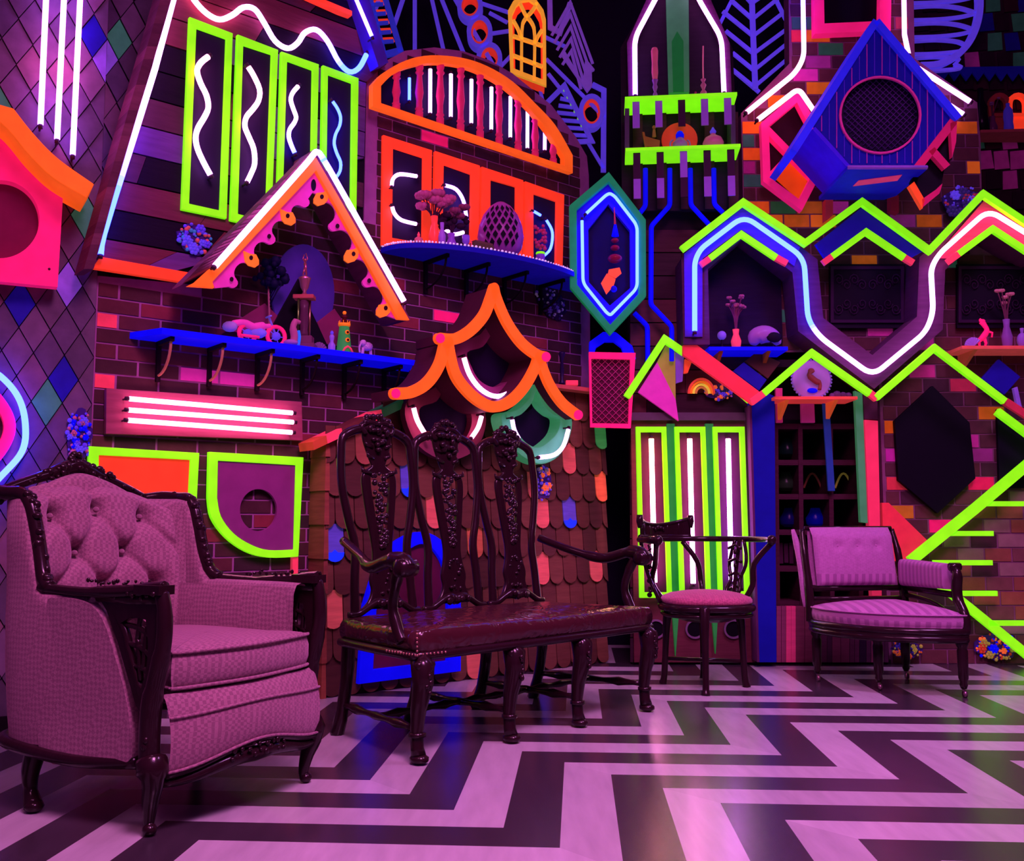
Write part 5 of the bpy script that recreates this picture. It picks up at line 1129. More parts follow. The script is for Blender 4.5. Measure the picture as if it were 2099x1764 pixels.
# ---- pink striped chair ----
def lounge_chair():
    r1, r2, r3, r4 = V(1.74, 5.765, 0), V(1.985, 5.42, 0), V(2.33, 5.86, 0), V(2.383, 5.19, 0); I4 = Matrix.Identity(4); R = random.Random(11)
    t = thing('striped_side_chair', 'pink striped low chair with one padded arm and rounded seat by the lime arrow', 'chair', V(2.05, 5.6, 0))
    st = fabric('stripe_fabric', (172, 106, 160), (142, 82, 134), 'stripe'); pl_ = fabric('plain_pink', (168, 104, 158), (162, 100, 152), 'weave')
    arc = []
    a_1 = math.atan2(r1.y - r3.y, r1.x - r3.x); a_4 = math.atan2(r4.y - r3.y, r4.x - r3.x)
    if a_1 > 0: a_1 -= 2 * math.pi
    for i in range(15):
        u = i / 14; a = a_1 + (a_4 - a_1) * u; r = .60 + .08 * u + .035 * math.sin(math.pi * u); arc.append(r3 + V(math.cos(a), math.sin(a), 0) * r)
    O = [(p.x, p.y) for p in arc] + [(r4.x + .02, r4.y + .1), (r3.x + .03, r3.y + .0), (r3.x - .05, r3.y + .03), (r1.x + .1, r1.y + .04)]
    O = [tuple(p)[:2] for p in resample([V(*p, 0) for p in O + O[:1]], .05)][:-1]
    lp('seat_cushion', lambda m: cushion(m, O, .355, .43, .05, .012, 4), wd, t, I4, st, 'pink seat with striped border')
    cx_ = sum(p[0] for p in O) / len(O); cy_ = sum(p[1] for p in O) / len(O)
    def rim(m, k, z, r): m.tube([(cx_ + (x - cx_) * k, cy_ + (y - cy_) * k, z) for x, y in O], r, 8, closed=True)
    lp('seat_piping', lambda m: rim(m, 1.0, .425, .005), wd, t, I4, pl_)
    lp('seat_rail', lambda m: (rim(m, .99, .34, .02), rim(m, .98, .30, .02), rim(m, .985, .32, .016)), wd, t, I4)
    def leg(m, p, back=False):
        d = (p - V(cx_, cy_, 0)).normalized(); q = p - d * .03
        m.lathe([(.03, .31), (.032, .27), (.023, .255), (.028, .24), (.026, .1), (.018, .08), (.022, .065), (.014, .045)], q, 10)
    for p in (r1, r2, r3, r4):
        lg = lp('leg', lambda m: leg(m, p), wd, t, I4)
        q = p - (p - V(cx_, cy_, 0)).normalized() * .03
        lp('caster', lambda m: (m.tube([q + V(0, 0, .05), q + V(0, 0, .03)], .008, 6), m.lathe([(.018, -.008), (.018, .008)], q + V(.004, 0, .018), 12, (1, 0, 0))), ((150, 110, 130), 0), lg, I4, VC('gold'))
    u = (r3 - r1).normalized(); n = V(u.y, -u.x, 0)
    B = lambda a, z, o=0: r1 + u * a + n * (o - max(0, z - .45) * .16) + V(0, 0, z); L = (r3 - r1).length
    def bpad(uu, v):
        z = .545 + .34 * v; a = .045 + (L - .09) * uu + (.0) ; b = .05 * (math.sin(math.pi * uu) * math.sin(math.pi * v)) ** .35
        for bx in (.28, .52, .76): b -= .02 * math.exp(-((uu - bx) ** 2 * .3 + (v - .68) ** 2 * .12) / .0006)
        roll = .03 * max(0, v - .85) / .15
        return B(a, z, .02 + b - roll)
    bpd = lp('back_pad', lambda m: (grid(m, bpad, 40, 26), grid(m, lambda a, v: B(.04 + (L - .08) * a, .545 + .34 * v, -.025 - .015 * math.sin(math.pi * v)), 10, 10)), wd, t, I4, pl_, 'pink button back')
    for bx in (.28, .52, .76): lp('button', lambda m: m.ball(bpad(bx, .68), .008, 7, 5), wd, bpd, I4, pl_)
    def stripes(m): grid(m, lambda a, v: Vector(bpad(a, v * .2)) + n * .003, 40, 6, False, lambda a, v: (a * L, v))
    lp('back_stripe_band', stripes, wd, bpd, I4, st)
    for a, nm in ((0.0, 'post'), (L, 'post')):
        lp('back_post', lambda m: m.tube(smooth([B(a, .34), B(a, .45), B(a, .6), B(a, .75, -.01), B(a - (.01 if a else -.01), .87, -.035)], 4), [.026] * 8 + [.022] * 5 + [.018] * 4, 8), wd, t, I4)
    lp('back_side_pad', lambda m: m.tube(smooth([B(-.018, .42, -.03), B(-.02, .6, -.03), B(-.022, .75, -.045), B(-.03, .87, -.07)], 4), [.01, .014, .018, .02, .02, .02, .02, .02, .02, .02, .018, .014, .01], 8), wd, t, I4, pl_)
    [lp('back_rail', lambda m: m.tube([B(x0, z, o), B(L - x0, z, o)], r, 8), wd, t, I4) for x0, z, o, r in ((0, .53, 0, .018), (0, .47, 0, .012), (.02, .88, -.02, .012))]
    # arm along the right side
    w_ = (r4 - r3).normalized(); nn = V(w_.y, -w_.x, 0)
    if nn.x > 0: nn = -nn
    A = lambda a, z, o=0: r3 + w_ * a + nn * o + V(0, 0, z); LA = .60
    Oa = [(.02, .535), (.02, .64)]
    def apad(m):
        def f(uu, v):
            th = 2 * math.pi * v; hz = .62; dz = .078 - .01 * uu; return A(.03 + (LA - .1) * uu, hz + dz * math.copysign(abs(math.sin(th)) ** .4, math.sin(th)), .0 + .048 * math.copysign(abs(math.cos(th)) ** .4, math.cos(th)))
        grid(m, f, 14, 25, False, lambda a, v: (a * LA, v)); m.add([f(0, k / 24) for k in range(24)], [list(range(24))]); m.add([f(1, k / 24) for k in range(24)], [list(range(24))])
    lp('arm_pad', apad, wd, t, I4, st, 'striped padded arm')
    lp('arm_rail', lambda m: (m.tube([A(0, .53), A(LA - .04, .525)], .018, 8), m.tube(smooth([A(.0, .49), A(.3, .47), A(.5, .42), A(.66, .36)], 3), .014, 8)), wd, t, I4)
    lp('arm_post', lambda m: (m.tube(smooth([A(LA - .03, .66), A(LA - .0, .64), A(LA - .01, .56), A(LA + .0, .5), A(LA + .06, .42), A(LA + .06, .33)], 4), [.024] * 5 + [.028] * 8 + [.026] * 8, 8), m.tube([A(LA - .02, .675, -.03), A(LA - .02, .675, .03)], .022, 8)), wd, t, I4)
lounge_chair()
# ================= violet background sculpture =================
BL_ = Plane((0, 7.0), (1, 0))
def vrib(m, L, wd=.035, o0=0, o1=.02, closed=False): o1 = min(o1, o0 + .02); wd *= .85; BL_.ribbon(m, L, wd, o0, o1, closed)
t = thing('lattice_sculpture', 'flat violet lattice of rays and posts standing behind the arched balustrade at top', 'wall decoration', BL_.hit(1238, 350, 0))
for L in ([(850, 112), (850, -60)], [(808, 50), (838, -40)], [(912, 115), (872, -60)], [(955, 120), (882, -60)], [(1030, 165), (900, -60)], [(760, 40), (800, -60)]): part('ray', lambda m: vrib(m, L), VIO, t)
for L in ([(1003, 25), (1040, 45)], [(985, 5), (1045, 25)], [(1005, 68), (1045, 62)], [(1020, 142), (1050, 110)], [(1120, 120), (1240, 240)], [(1118, 75), (1160, 95)], [(1124, 150), (1180, 220)], [(1205, 290), (1238, 345)], [(1104, 170), (1116, 220)], [(1062, 160), (1055, 180)]): part('strut', lambda m: vrib(m, L, .028), VIO, t)
part('post', lambda m: vrib(m, [(1126, -60), (1128, 55), (1148, 65), (1169, 5)], .045), LAV, t)
part('post', lambda m: vrib(m, [(1214, 172), (1238, 184), (1237, 352)], .045), VIO, t)
rings = [(963, 10, 22, 27), (983, 64, 22, 30), (1003, 118, 22, 28), (1213, 227, 22, 31)]
for k, (x, y, a, b) in enumerate(rings):
    rg = part('ring', lambda m: BL_.ribbon(m, ell(x, y, a, b, 28), .032, 0, .09, True), VIO, t)
    part('ring_lining', lambda m: BL_.ribbon(m, ell(x, y, a - 6, b - 7, 28), .012, -.05, .07, True), ((240, 60, 50), .4), rg, 'orange red inside of the ring')
t = thing('ladder_sculpture', 'slanting blue ladder-like strip with orange-edged slots at top beside the gable beam', 'wall decoration', BL_.hit(800, 118, .05))
part('rail', lambda m: (vrib(m, [(748, -50), (788, 112)], .04, .05, .1), vrib(m, [(776, -50), (822, 106)], .05, .05, .1), vrib(m, [(786, 112), (824, 102)], .06, .05, .1)), ((50, 50, 200), .45), t)
for k in range(6):
    y = -10 + k * 19; x = 756 + k * 5.3
    part('rung', lambda m: vrib(m, [(x, y), (x + 24, y - 2)], .028, .05, .1), ((50, 50, 200), .45), t)
    part('slot_edge', lambda m: vrib(m, [(x + 2, y - 7), (x + 22, y - 8), (x + 25, y - 1)], .010, .0, .06), RED, t)
t = thing('gothic_window', 'yellow-orange gothic arched window frame with tracery high on the violet lattice', 'window frame', BL_.hit(1083, 176, .15))
O = [(1041, 22), (1052, 2), (1066, -8), (1083, -10), (1100, 0), (1114, 20), (1119, 40), (1120, 176), (1046, 148)]
I = [(1050, 30), (1058, 12), (1070, 2), (1084, 0), (1097, 9), (1108, 26), (1112, 44), (1113, 163), (1053, 140)]
part('frame', lambda m: BL_.frame(m, O, I, .12, .15), ((255, 170, 50), .6), t)
part('reveal', lambda m: BL_.frame(m, [(x + (1084 - x) * .1, y + 2) for x, y in O], [(x + (1084 - x) * .1, y + 2) for x, y in I], -.0, .12), RED, t, 'red orange reveal')
part('tracery', lambda m: [BL_.ribbon(m, smooth(L, 3) if len(L) > 2 else L, .022, .12, .15) for L in ([(1066, 5), (1078, 30), (1090, 45), (1096, 70), (1095, 166)], [(1101, 5), (1090, 22), (1076, 38), (1070, 60), (1069, 152)], [(1052, 40), (1062, 58), (1068, 76)], [(1111, 60), (1103, 72), (1097, 86)], [(1052, 72), (1112, 92)], [(1052, 112), (1112, 135)])], ((255, 170, 50), .6), t, 'orange mullions')
t = thing('chevron_sculpture', 'tall violet spire of nested chevrons right of the gothic window', 'wall decoration', BL_.hit(1185, 190, .05))
for k in range(5): part('chevron', lambda m: vrib(m, [(1131 + k * 5.5, 72 + k * 15), (1169 + k * .5, 4 + k * 25), (1215 - k * 6, 130 + k * 13)], .024, .05, .06), LAV, t)
part('base_panel', lambda m: BL_.board(m, [(1200, 118), (1219, 142), (1213, 145), (1214, 175), (1204, 188), (1150, 110), (1158, 104), (1195, 168)], .04, .07), LAV, t)
t = thing('pyramid_sculpture', 'violet triangle with green-tipped horizontal bars below the chevron spire', 'wall decoration', BL_.hit(1175, 290, .05))
part('outline', lambda m: vrib(m, [(1116, 215), (1157, 174), (1213, 288), (1140, 292)], .04, .09, .12), VIO, t)
for k in range(7):
    y = 190 + k * 14.5; xr_ = 1160 + k * 7.2; xl_ = 1152 - k * 3.5
    part('bar', lambda m: vrib(m, [(xl_, y - 4), (xr_, y)], .028, .06, .09), VIO, t)
    if k < 6: part('bar_tip', lambda m: m.ball(BL_.hit(xr_ - 3, y - 5, .09), .012, 6, 4), ((150, 220, 110), .5), t)
# leaf and finned ring
t = thing('leaf_sculpture', 'large flat violet leaf with straight ribs behind the candle shelf tower', 'wall decoration', BL_.hit(1550, 187, 0))
part('midrib', lambda m: vrib(m, [(1540, -60), (1544, 60), (1549, 182)], .045, .05, .09), ((95, 62, 230), .65), t)
for L in ([(1515, -30), (1475, 50)], [(1500, 140), (1557, 188)], [(1582, -20), (1622, 60)]): part('rim', lambda m: vrib(m, L, .03), ((95, 62, 230), .65), t)
for L in ([(1500, 0), (1543, 38)], [(1482, 22), (1544, 72)], [(1488, 62), (1545, 108)], [(1502, 107), (1546, 143)], [(1504, 143), (1552, 182)], [(1515, -25), (1541, 5)], [(1543, 38), (1600, -8)], [(1545, 72), (1606, 25)], [(1546, 108), (1622, 52)], [(1547, 142), (1624, 80)], [(1552, 172), (1624, 112)], [(1542, 5), (1585, -25)]):
    part('rib', lambda m: vrib(m, L, .03, .03, .07), ((95, 62, 230), .65), t)
RF = Plane((0, 6.7), (1, 0))
t = thing('finned_sculpture', 'half-round violet sculpture of lens-shaped fins at top right of the brick chimney', 'wall decoration', RF.hit(1930, 135, 0))
part('rim', lambda m: RF.ribbon(m, smooth([(2003, -60), (2010, 0), (2005, 45), (1988, 85), (1962, 112), (1925, 130), (1888, 133)], 4), .045, .05, .1), VIO, t)
for k in range(5):
    y = -18 + k * 35; xr_ = [2003, 2003, 2000, 1985, 1958][k]
    part('fin', lambda m: (RF.ribbon(m, smooth([(1868, y - 4), (1920, y - 7), (1965, y - 3), (xr_, y + 8)], 4), .02, .06, .09), RF.ribbon(m, smooth([(1868, y + 23), (1925, y + 21), (1970, y + 16), (xr_, y + 8)], 4), .02, .06, .09)), VIO, t)
# ================= candle shelf tower =================
def tower():
    t = thing('shelf_tower', 'tall dark slatted display tower with two lime shelves and purple straps', 'display tower', TW.hit(1395, 430, 0))
    part('back_board', lambda m: TW.board(m, [(1275, 432), (1272, 98), (1345, -30), (1440, -30), (1502, 100), (1517, 432)], 0, .03), ((40, 22, 40), 0), t, mat=VC('boards'))
    part('side_rim', lambda m: (TW.ribbon(m, [(1296, 196), (1293, 88), (1342, -20)], .05, .03, .12), TW.ribbon(m, [(1492, 190), (1488, 90), (1440, -20)], .05, .03, .12)), ((96, 40, 90), 0), t, mat=VC('boards'))
    for k in range(5):
        x = 1297 + k * 49; part('slat', lambda m: TW.board(m, [(x, 230), (x + 20, 229), (x + 21, 428), (x + 1, 428)], .03, .05), ((74, 34, 48), 0), t, mat=VC('boards'))
    for L in ([(1281, 222), (1290, 222), (1290, 305), (1281, 305)], [(1498, 215), (1507, 215), (1508, 300), (1499, 300)]): part('shelf_side', lambda m: TW.board(m, L, .03, .24), ((84, 74, 92), 0), t)
    part('glass_post', lambda m: TW.board(m, [(1364, -60), (1411, -60), (1413, 188), (1371, 190)], .05, .09), ((66, 140, 88), .25), t, 'pale green translucent post')
    part('arrow_inlay', lambda m: TW.board(m, [(1377, 85), (1388, 64), (1401, 84), (1402, 188), (1380, 188)], .09, .1), ((24, 120, 50), .3), t, 'darker green arrow')
    zs = []
    for (yL, xL, xR, wh) in ((198, 1281, 1511, 'upper'), (303, 1282, 1518, 'lower')):
        A = TW.hit(xL, yL, .28); B = TW.hit(xR, yL - 10, .28); z = A.z; s0, s1 = TW.st(A)[0], TW.st(B)[0]; zs.append(z)
        part('shelf_board', lambda m: m.prism([TW.at(s0, z, .28), TW.at(s1, z, .28), TW.at(s1, z, .03), TW.at(s0, z, .03)], (0, 0, .022)), LIME, t, 'lime shelf board', .002)
        for k in range(5):
            s_ = s0 + (s1 - s0) * (.1 + .205 * k); up_l = wh == 'upper'
            lightc, darkc = ((140, 74, 190), .2), ((60, 24, 56), 0)
            def strap(m, a, b, o): m.prism([TW.at(s_ - .023, z + .0 - a, o), TW.at(s_ + .023, z - a, o), TW.at(s_ + .023, z - b, o), TW.at(s_ - .023, z - b, o)], TW.n * .012)
            mid_ = k == 2
            stp = part('strap', lambda m: strap(m, .024, .2, .25), (darkc if (mid_ == up_l) else lightc), t)
            if not up_l:
                part('strap_end', lambda m: strap(m, .2, .33, .252), (darkc if mid_ else lightc), stp)
    return zs
zu, zl2 = tower()
neon(TW, rounded([(1302, 194), (1301, 78), (1350, -14), (1372, -60)], 20), .14, [VI, WH, WH, PK], 'white-violet neon tube on the left edge of the candle shelf tower', .0165)
neon(TW, rounded([(1484, 188), (1479, 78), (1433, 0), (1405, -60)], 20), .14, [WH, WH, PK], 'white-pink neon tube on the right edge of the candle shelf tower', .0165)
gl = VC('glossy')
c = put(TW, 1343, 192, .18, zu); t = thing('glass_candle', 'pink twisted candle in a glass stick on the left of the upper lime shelf', 'candle', c)
part('candlestick', lambda m: turn(m, c, [(.03, 0), (.028, .008), (.01, .03), (.016, .05), (.008, .07), (.018, .1), (.012, .12), (.02, .15)], 14), ((150, 80, 170), .1), t, mat=gl)
part('candle', lambda m: turn(m, c + V(0, 0, .15), [(.016, 0), (.022, .05), (.02, .12), (.024, .2), (.018, .22)], 14), ((205, 80, 120), .25), t)
c = put(TW, 1442, 190, .18, zu); t = thing('candlestick', 'thin pink candle on a beaded glass stick at the right of the upper lime shelf', 'candlestick', c)
part('stick', lambda m: turn(m, c, [(.026, 0), (.01, .02), (.022, .05), (.008, .07), (.02, .1), (.008, .12), (.018, .14)], 14), ((190, 90, 130), .12), t, mat=gl); part('candle', lambda m: m.tube([c + V(0, 0, .13), c + V(.0, 0, .25), c + V(.004, 0, .37)], .005), ((220, 110, 140), .2), t)
c = put(TW, 1400, 191, .15, zu); painted('glass_bird', 'low dark pink glass bird lying between the two candles on the lime shelf', 'figurine', lambda m: (m.ball(c + V(0, 0, .025), (.06, .03, .025)), m.tube(smooth([c + V(.04, 0, .03), c + V(.075, 0, .05), c + V(.085, 0, .075)], 3), .008)), ((150, 30, 80), .1), mat=gl)
c = put(TW, 1335, 300, .15, zl2); t = thing('easel_figurine', 'small tilted ochre chair with tiny figure on the lower lime shelf', 'figurine', c)
part('chair_frame', lambda m: (m.prism([c + V(-.06, -.01, .15), c + V(-.045, -.01, .15), c + V(-.02, -.01, 0), c + V(-.035, -.01, 0)], (0, -.02, 0)), m.prism([c + V(-.03, 0, .04), c + V(.05, 0, .06), c + V(.055, 0, .0), c + V(-.02, 0, 0)], (0, -.05, 0)), m.prism([c + V(-.04, .01, .13), c + V(.06, .01, .1), c + V(.055, .01, .05), c + V(-.03, .01, .06)], (0, -.01, 0))), ((150, 84, 40), .1), t)
part('tiny_figure', lambda m: (m.tube([c + V(.02, 0, .12), c + V(.02, 0, .17)], [.014, .009]), m.ball(c + V(.02, 0, .185), .013)), ((170, 100, 60), .1), t)
c = put(TW, 1393, 300, .08, zl2); t = thing('round_plate', 'upright red-orange disc plate with hole on the lower lime shelf', 'plate', c)
part('disc', lambda m: m.lathe([(.02, -.008), (.115, -.006), (.12, 0), (.115, .006), (.02, .008)], c + V(0, 0, .12), 32, TW.n), ((225, 60, 45), .25), t)
c = put(TW, 1394, 300, .2, zl2); t = thing('glass_pot', 'frosted two-handled pot with blue knob before the red-orange disc', 'pot', c)
part('pot', lambda m: turn(m, c, [(.03, 0), (.05, .02), (.048, .05), (.03, .07), (.02, .085)], 16), ((150, 110, 160), .1), t, mat=gl); part('knob', lambda m: (turn(m, c + V(0, 0, .085), [(.026, 0), (.028, .02), (.018, .04), (.002, .05)], 12)), BLUE, t)
for s in (-1, 1): part('handle', lambda m: m.tube([c + V(s * (.045 + .02 * math.sin(a)), 0, .04 + .03 * math.cos(a)) for a in [math.pi * i / 8 for i in range(9)]], .006), ((150, 110, 160), .1), t, mat=gl)
bottle(1462, 297, TW, .16, zl2, [(.03, 0), (.06, .02), (.07, .055), (.055, .09), (.02, .11), (.016, .12)], ((200, 90, 140), .1), 'perfume_bottle', 'round pink glass bottle with violet stopper on the lower lime shelf', neck=('stopper', [(.016, 0), (.022, .015), (.012, .03), (.004, .045)], .12, VIO))
# blue pipes
for L, lab in (([(1323, 345), (1323, 422), (1312, 436)], 'leftmost, passing behind the green hexagon'), ([(1373, 345), (1373, 421), (1335, 463), (1334, 624), (1377, 669), (1377, 740)], 'second from left, stepping past the hexagon'), ([(1415, 345), (1416, 420), (1455, 462)], 'third from left, ending behind the lime zigzag'), ([(1463, 345), (1464, 418), (1482, 436)], 'rightmost, ending behind the lime zigzag')):
    o = painted('blue_pipe', 'blue bent pipe under the shelf tower, %s' % lab, 'pipe', lambda m: m.tube(resample(W2.pts(rounded(L, 6, 3), .16), .1), .017, 8), BLUE, 'blue pipes under the shelf tower')
painted('blue_pipe', 'matte bright blue pipe piece emerging below the green hexagon, right of the blue arch', 'pipe', lambda m: m.tube(resample(W2.pts(rounded([(1300, 641), (1327, 668), (1328, 750)], 6, 3), .05), .1), .017, 8), BLUE)
# ================= green hexagon =================
HX = [(1248, 352), (1324, 450), (1324.5, 607), (1251, 686), (1169, 589), (1167, 421)]; HI = [(1248, 372), (1309, 455), (1309.5, 601), (1251, 665), (1183, 583), (1182, 428)]; HJ = [(1247, 418), (1291, 472), (1292, 590), (1250, 626), (1207, 578), (1206, 470)]
t = thing('hexagon_frame', 'tall green hexagonal frame with deep blue inner border, hung between the two walls', 'wall decoration', W2.hit(1250, 686, .3))
part('green_frame', lambda m: W2.frame(m, HX, HI, .28, .33), ((22, 130, 78), .5), t, 'green frame', .003)
part('inner_border', lambda m: W2.frame(m, HI, HJ, .24, .28), ((30, 14, 150), .25), t, 'deep blue border'); part('backing', lambda m: W2.board(m, HI, .2, .235), ((12, 6, 50), 0), t)
neon(W2, rounded([(1202, 437), (1242, 400), (1250, 396), (1260, 402), (1306, 462), (1306, 590), (1251, 646), (1243, 640), (1195, 580), (1193, 452)], 12), .34, [BL], 'light blue neon tube tracing the inside of the green hexagon', .0125)
hc = W2.hit(1260, 440, .36)
t = thing('hanging_ornament', 'hanging ornament of violet spike, dark glass balls and orange paper shape in the green hexagon', 'ornament', W2.hit(1256, 605, .36))
part('spike', lambda m: m.tube([W2.hit(1259, 425, .36), W2.hit(1261, 465, .36)], [.002, .008]), ((200, 50, 80), .2), t)
part('cone', lambda m: m.tube([W2.hit(1261, 460, .36), W2.hit(1261, 484, .36)], [.008, .024]), BLUE, t)
for y, r in ((493, .026), (508, .03), (530, .047)): part('glass_ball', lambda m: m.ball(W2.hit(1260.5, y, .36), (r, r, r * .62), 14, 8), ((130, 20, 60), .05), t, mat=gl)
part('orange_paper', lambda m: (W2.board(m, [(1248, 552), (1270, 548), (1274, 560), (1262, 570), (1246, 562)], .36, .37), W2.board(m, [(1244, 560), (1262, 572), (1258, 585), (1243, 603), (1232, 580)], .355, .365)), ((255, 90, 60), .5), t)
part('blue_stone', lambda m: m.ball(W2.hit(1258, 592, .36), .022, 8, 5), ((20, 10, 200), .3), t)
painted('blue_arch', 'thick bright blue arch under the green hexagon above the pink mesh panel', 'arch', lambda m: W2.frame(m, [(1207, 735), (1208, 700), (1236, 680), (1262, 680), (1296, 708), (1304, 735)], [(1215, 735), (1222, 712), (1240, 700), (1258, 700), (1274, 712), (1282, 735)], .1, .14), BLUE)
t = thing('mesh_panel', 'hot pink framed panel of dark pink diamond mesh beside the shack ledge', 'panel', W2.hit(1255, 875, .1))
part('frame', lambda m: W2.frame(m, [(1207, 721), (1303, 723), (1293, 877), (1210, 875)], [(1212, 734), (1292, 736), (1288, 868), (1214, 867)], .16, .19), HPK, t)
part('backing', lambda m: W2.board(m, [(1212, 734), (1292, 736), (1288, 868), (1214, 867)], .12, .14), ((84, 14, 52), .1), t)
def mesh(m):
    A, B = W2.st(W2.hit(1213, 867, .15)), W2.st(W2.hit(1290, 735, .15)); w_, h_ = B[0] - A[0], B[1] - A[1]; st_ = .045
    for sgn in (1, -1):
        k = -int(h_ / st_) - 1
        while k * st_ < w_ + h_:
            pts = []; x = k * st_
            for z in (0, h_):
                pass
            a0_, a1_ = (x, x + sgn * h_) if sgn > 0 else (x, x - h_)
            p, q = Vector((a0_, 0)), Vector((a1_, h_)); ts = [0, 1]
            d = q - p
            lo, hi = 0.0, 1.0
            if abs(d.x) > 1e-9:
                t0, t1 = (0 - p.x) / d.x, (w_ - p.x) / d.x; lo, hi = max(lo, min(t0, t1)), min(hi, max(t0, t1))
            if hi > lo + .02: m.tube([W2.at(A[0] + (p + d * s_).x, A[1] + (p + d * s_).y, .15) for s_ in (lo, hi)], .003, 4)
            k += 1
part('mesh', mesh, ((170, 40, 110), .2), t)
# ================= kite and red bar, lime chevrons =================
t = thing('kite_board', 'faceted magenta, olive and lavender kite board under the leftmost lime chevron', 'wall decoration', W2.hit(1388, 860, .1))
part('facet', lambda m: W2.board(m, [(1365, 707), (1384, 722), (1385, 819), (1347, 742)], .1, .13), OLV, t, 'olive facet')
part('facet', lambda m: W2.board(m, [(1347, 742), (1385, 819), (1391, 862), (1308, 803)], .1, .13), ((205, 48, 165), .4), t, 'magenta facet')
part('facet', lambda m: W2.board(m, [(1384, 722), (1402, 729), (1399, 781), (1386, 785)], .1, .13), ((125, 72, 190), .3), t, 'lavender facet')
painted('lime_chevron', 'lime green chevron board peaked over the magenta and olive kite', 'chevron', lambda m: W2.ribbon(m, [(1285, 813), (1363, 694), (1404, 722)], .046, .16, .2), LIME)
painted('red_bar', 'coral red slanting bar from the neon hexagon down to the blue post', 'board', lambda m: W2.board(m, [(1400, 685), (1562, 806), (1544, 830), (1400, 727)], .2, .24), ((235, 50, 70), .35))
painted('orange_wedge', 'small orange wedge right of the lavender kite facet', 'wall decoration', lambda m: W2.board(m, [(1404, 735), (1418, 742), (1410, 764), (1402, 765)], .14, .17), ((245, 80, 50), .4))
painted('lime_strip', 'short lime strip below the coral red bar beside the rainbow collage', 'board', lambda m: W2.board(m, [(1485, 768), (1536, 810), (1534, 826), (1486, 785)], .16, .19), LIME)
# ================= honeycomb =================
NZ = rounded([(1424, 678), (1424, 535), (1436, 510), (1525, 442), (1648, 528), (1656, 655), (1680, 690), (1789, 770), (1898, 680), (1913, 640), (1908, 550), (1925, 520), (2026, 430), (2140, 500)], 26)
bm = [(1430, 700), (1424, 540), (1525, 450), (1650, 545), (1662, 665), (1790, 762), (1906, 662), (1911, 540), (2026, 440), (2140, 510)]
t = thing('honeycomb_frame', 'deep zigzag honeycomb frame of dark mauve wooden beams on the right wall', 'wall frame', W2.hit(1790, 800, .2))
part('beam', lambda m: W2.ribbon(m, [(1428, 706)] + bm[1:], .17, .0, .26), ((86, 42, 78), 0), t, 'mauve wooden beam', mat=VC('boards'))
part('blue_fascia', lambda m: W2.board(m, [(1672, 500), (1768, 424), (1893, 514), (1868, 528), (1776, 466), (1692, 530)], .26, .29), ((26, 10, 150), .35), t, 'navy blue fascia')
part('left_fascia', lambda m: W2.board(m, [(1402, 520), (1524, 424), (1640, 506), (1628, 545), (1520, 470), (1440, 530), (1440, 690), (1404, 690)], .26, .275), ((84, 40, 130), .1), t, 'wooden fascia with violet neon light in its colour', mat=VC('boards'))  # violet cast by the neon is painted into the wood colour
part('right_fascia', lambda m: W2.board(m, [(1915, 528), (2018, 410), (2140, 490), (2140, 535), (2036, 462), (1950, 530)], .26, .275), ((190, 60, 96), .1), t, 'wooden fascia with pink neon light in its colour', mat=VC('boards'))  # pink light falling on this wood is put into its colour
neon(W2, NZ, .33, [BL] * 9 + [WH] * 7 + [WM] * 4, 'long zigzag neon tube tracing the honeycomb, blue at left turning white-pink at right', .0165)
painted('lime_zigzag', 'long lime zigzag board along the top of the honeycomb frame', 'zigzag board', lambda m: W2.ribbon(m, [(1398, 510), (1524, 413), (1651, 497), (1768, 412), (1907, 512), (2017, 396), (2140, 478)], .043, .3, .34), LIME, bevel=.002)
for L, lab, tips in (([(1455, 529), (1520, 479), (1592, 527)], 'left', [((1455, 529), (1437, 542)), ((1592, 527), (1614, 539))]), ([(1706, 525), (1776, 474), (1855, 527)], 'middle', [((1706, 525), (1688, 538)), ((1855, 527), (1873, 538))]), ([(1966, 520), (2036, 468), (2140, 536)], 'right', [((1966, 520), (1944, 536))])):
    t = thing('lime_chevron', 'lime chevron board with coral tips inside the top of the %s honeycomb cell' % lab, 'chevron', W2.hit(L[1][0], L[1][1] + 20, .3), 'lime chevrons inside the honeycomb')
    part('chevron', lambda m: W2.ribbon(m, L, .04, .29, .32), LIME, t)
    for a, b in tips: part('tip', lambda m: W2.ribbon(m, [a, b], .04, .29, .32), CORAL, t, 'coral tip')
# cell contents
painted('cell_panel', 'dark plank panel at the back of the left honeycomb cell behind the twig vase', 'panel', lambda m: W2.board(m, [(1440, 545), (1522, 480), (1600, 540), (1605, 705), (1440, 705)], .012, .03), ((34, 12, 48), 0), mat=VC('boards'))
def grille(L, lab, cx, cy, rx, ry):
    t = thing('ornamental_screen', lab, 'screen', W2.hit(cx, max(y for _, y in L), .05))
    part('panel', lambda m: W2.board(m, L, .02, .04), ((22, 8, 34), 0), t)
    def scroll(m):
        for k in range(4):
            for sx in (-1, 1):
                for sy in (-1, 1):
                    P = [(cx + sx * rx * (.15 + .22 * k) + sx * rx * .14 * math.cos(a) * (1 - a / 12), cy + sy * ry * (.35 + .2 * (k % 2)) + sy * ry * .22 * math.sin(a) * (1 - a / 12)) for a in [i * .7 for i in range(14)]]
                    m.tube(W2.pts(P, .05), .0035, 5)
        W2.ribbon(m, [(cx - rx, cy - ry), (cx + rx, cy - ry), (cx + rx, cy + ry), (cx - rx, cy + ry)], .02, .04, .055, True)
    part('scrollwork', scroll, ((52, 20, 60), 0), t)
grille([(1701, 541), (1856, 541), (1856, 672), (1701, 672)], 'dark scrollwork screen in the middle honeycomb cell', 1778, 603, 72, 55)
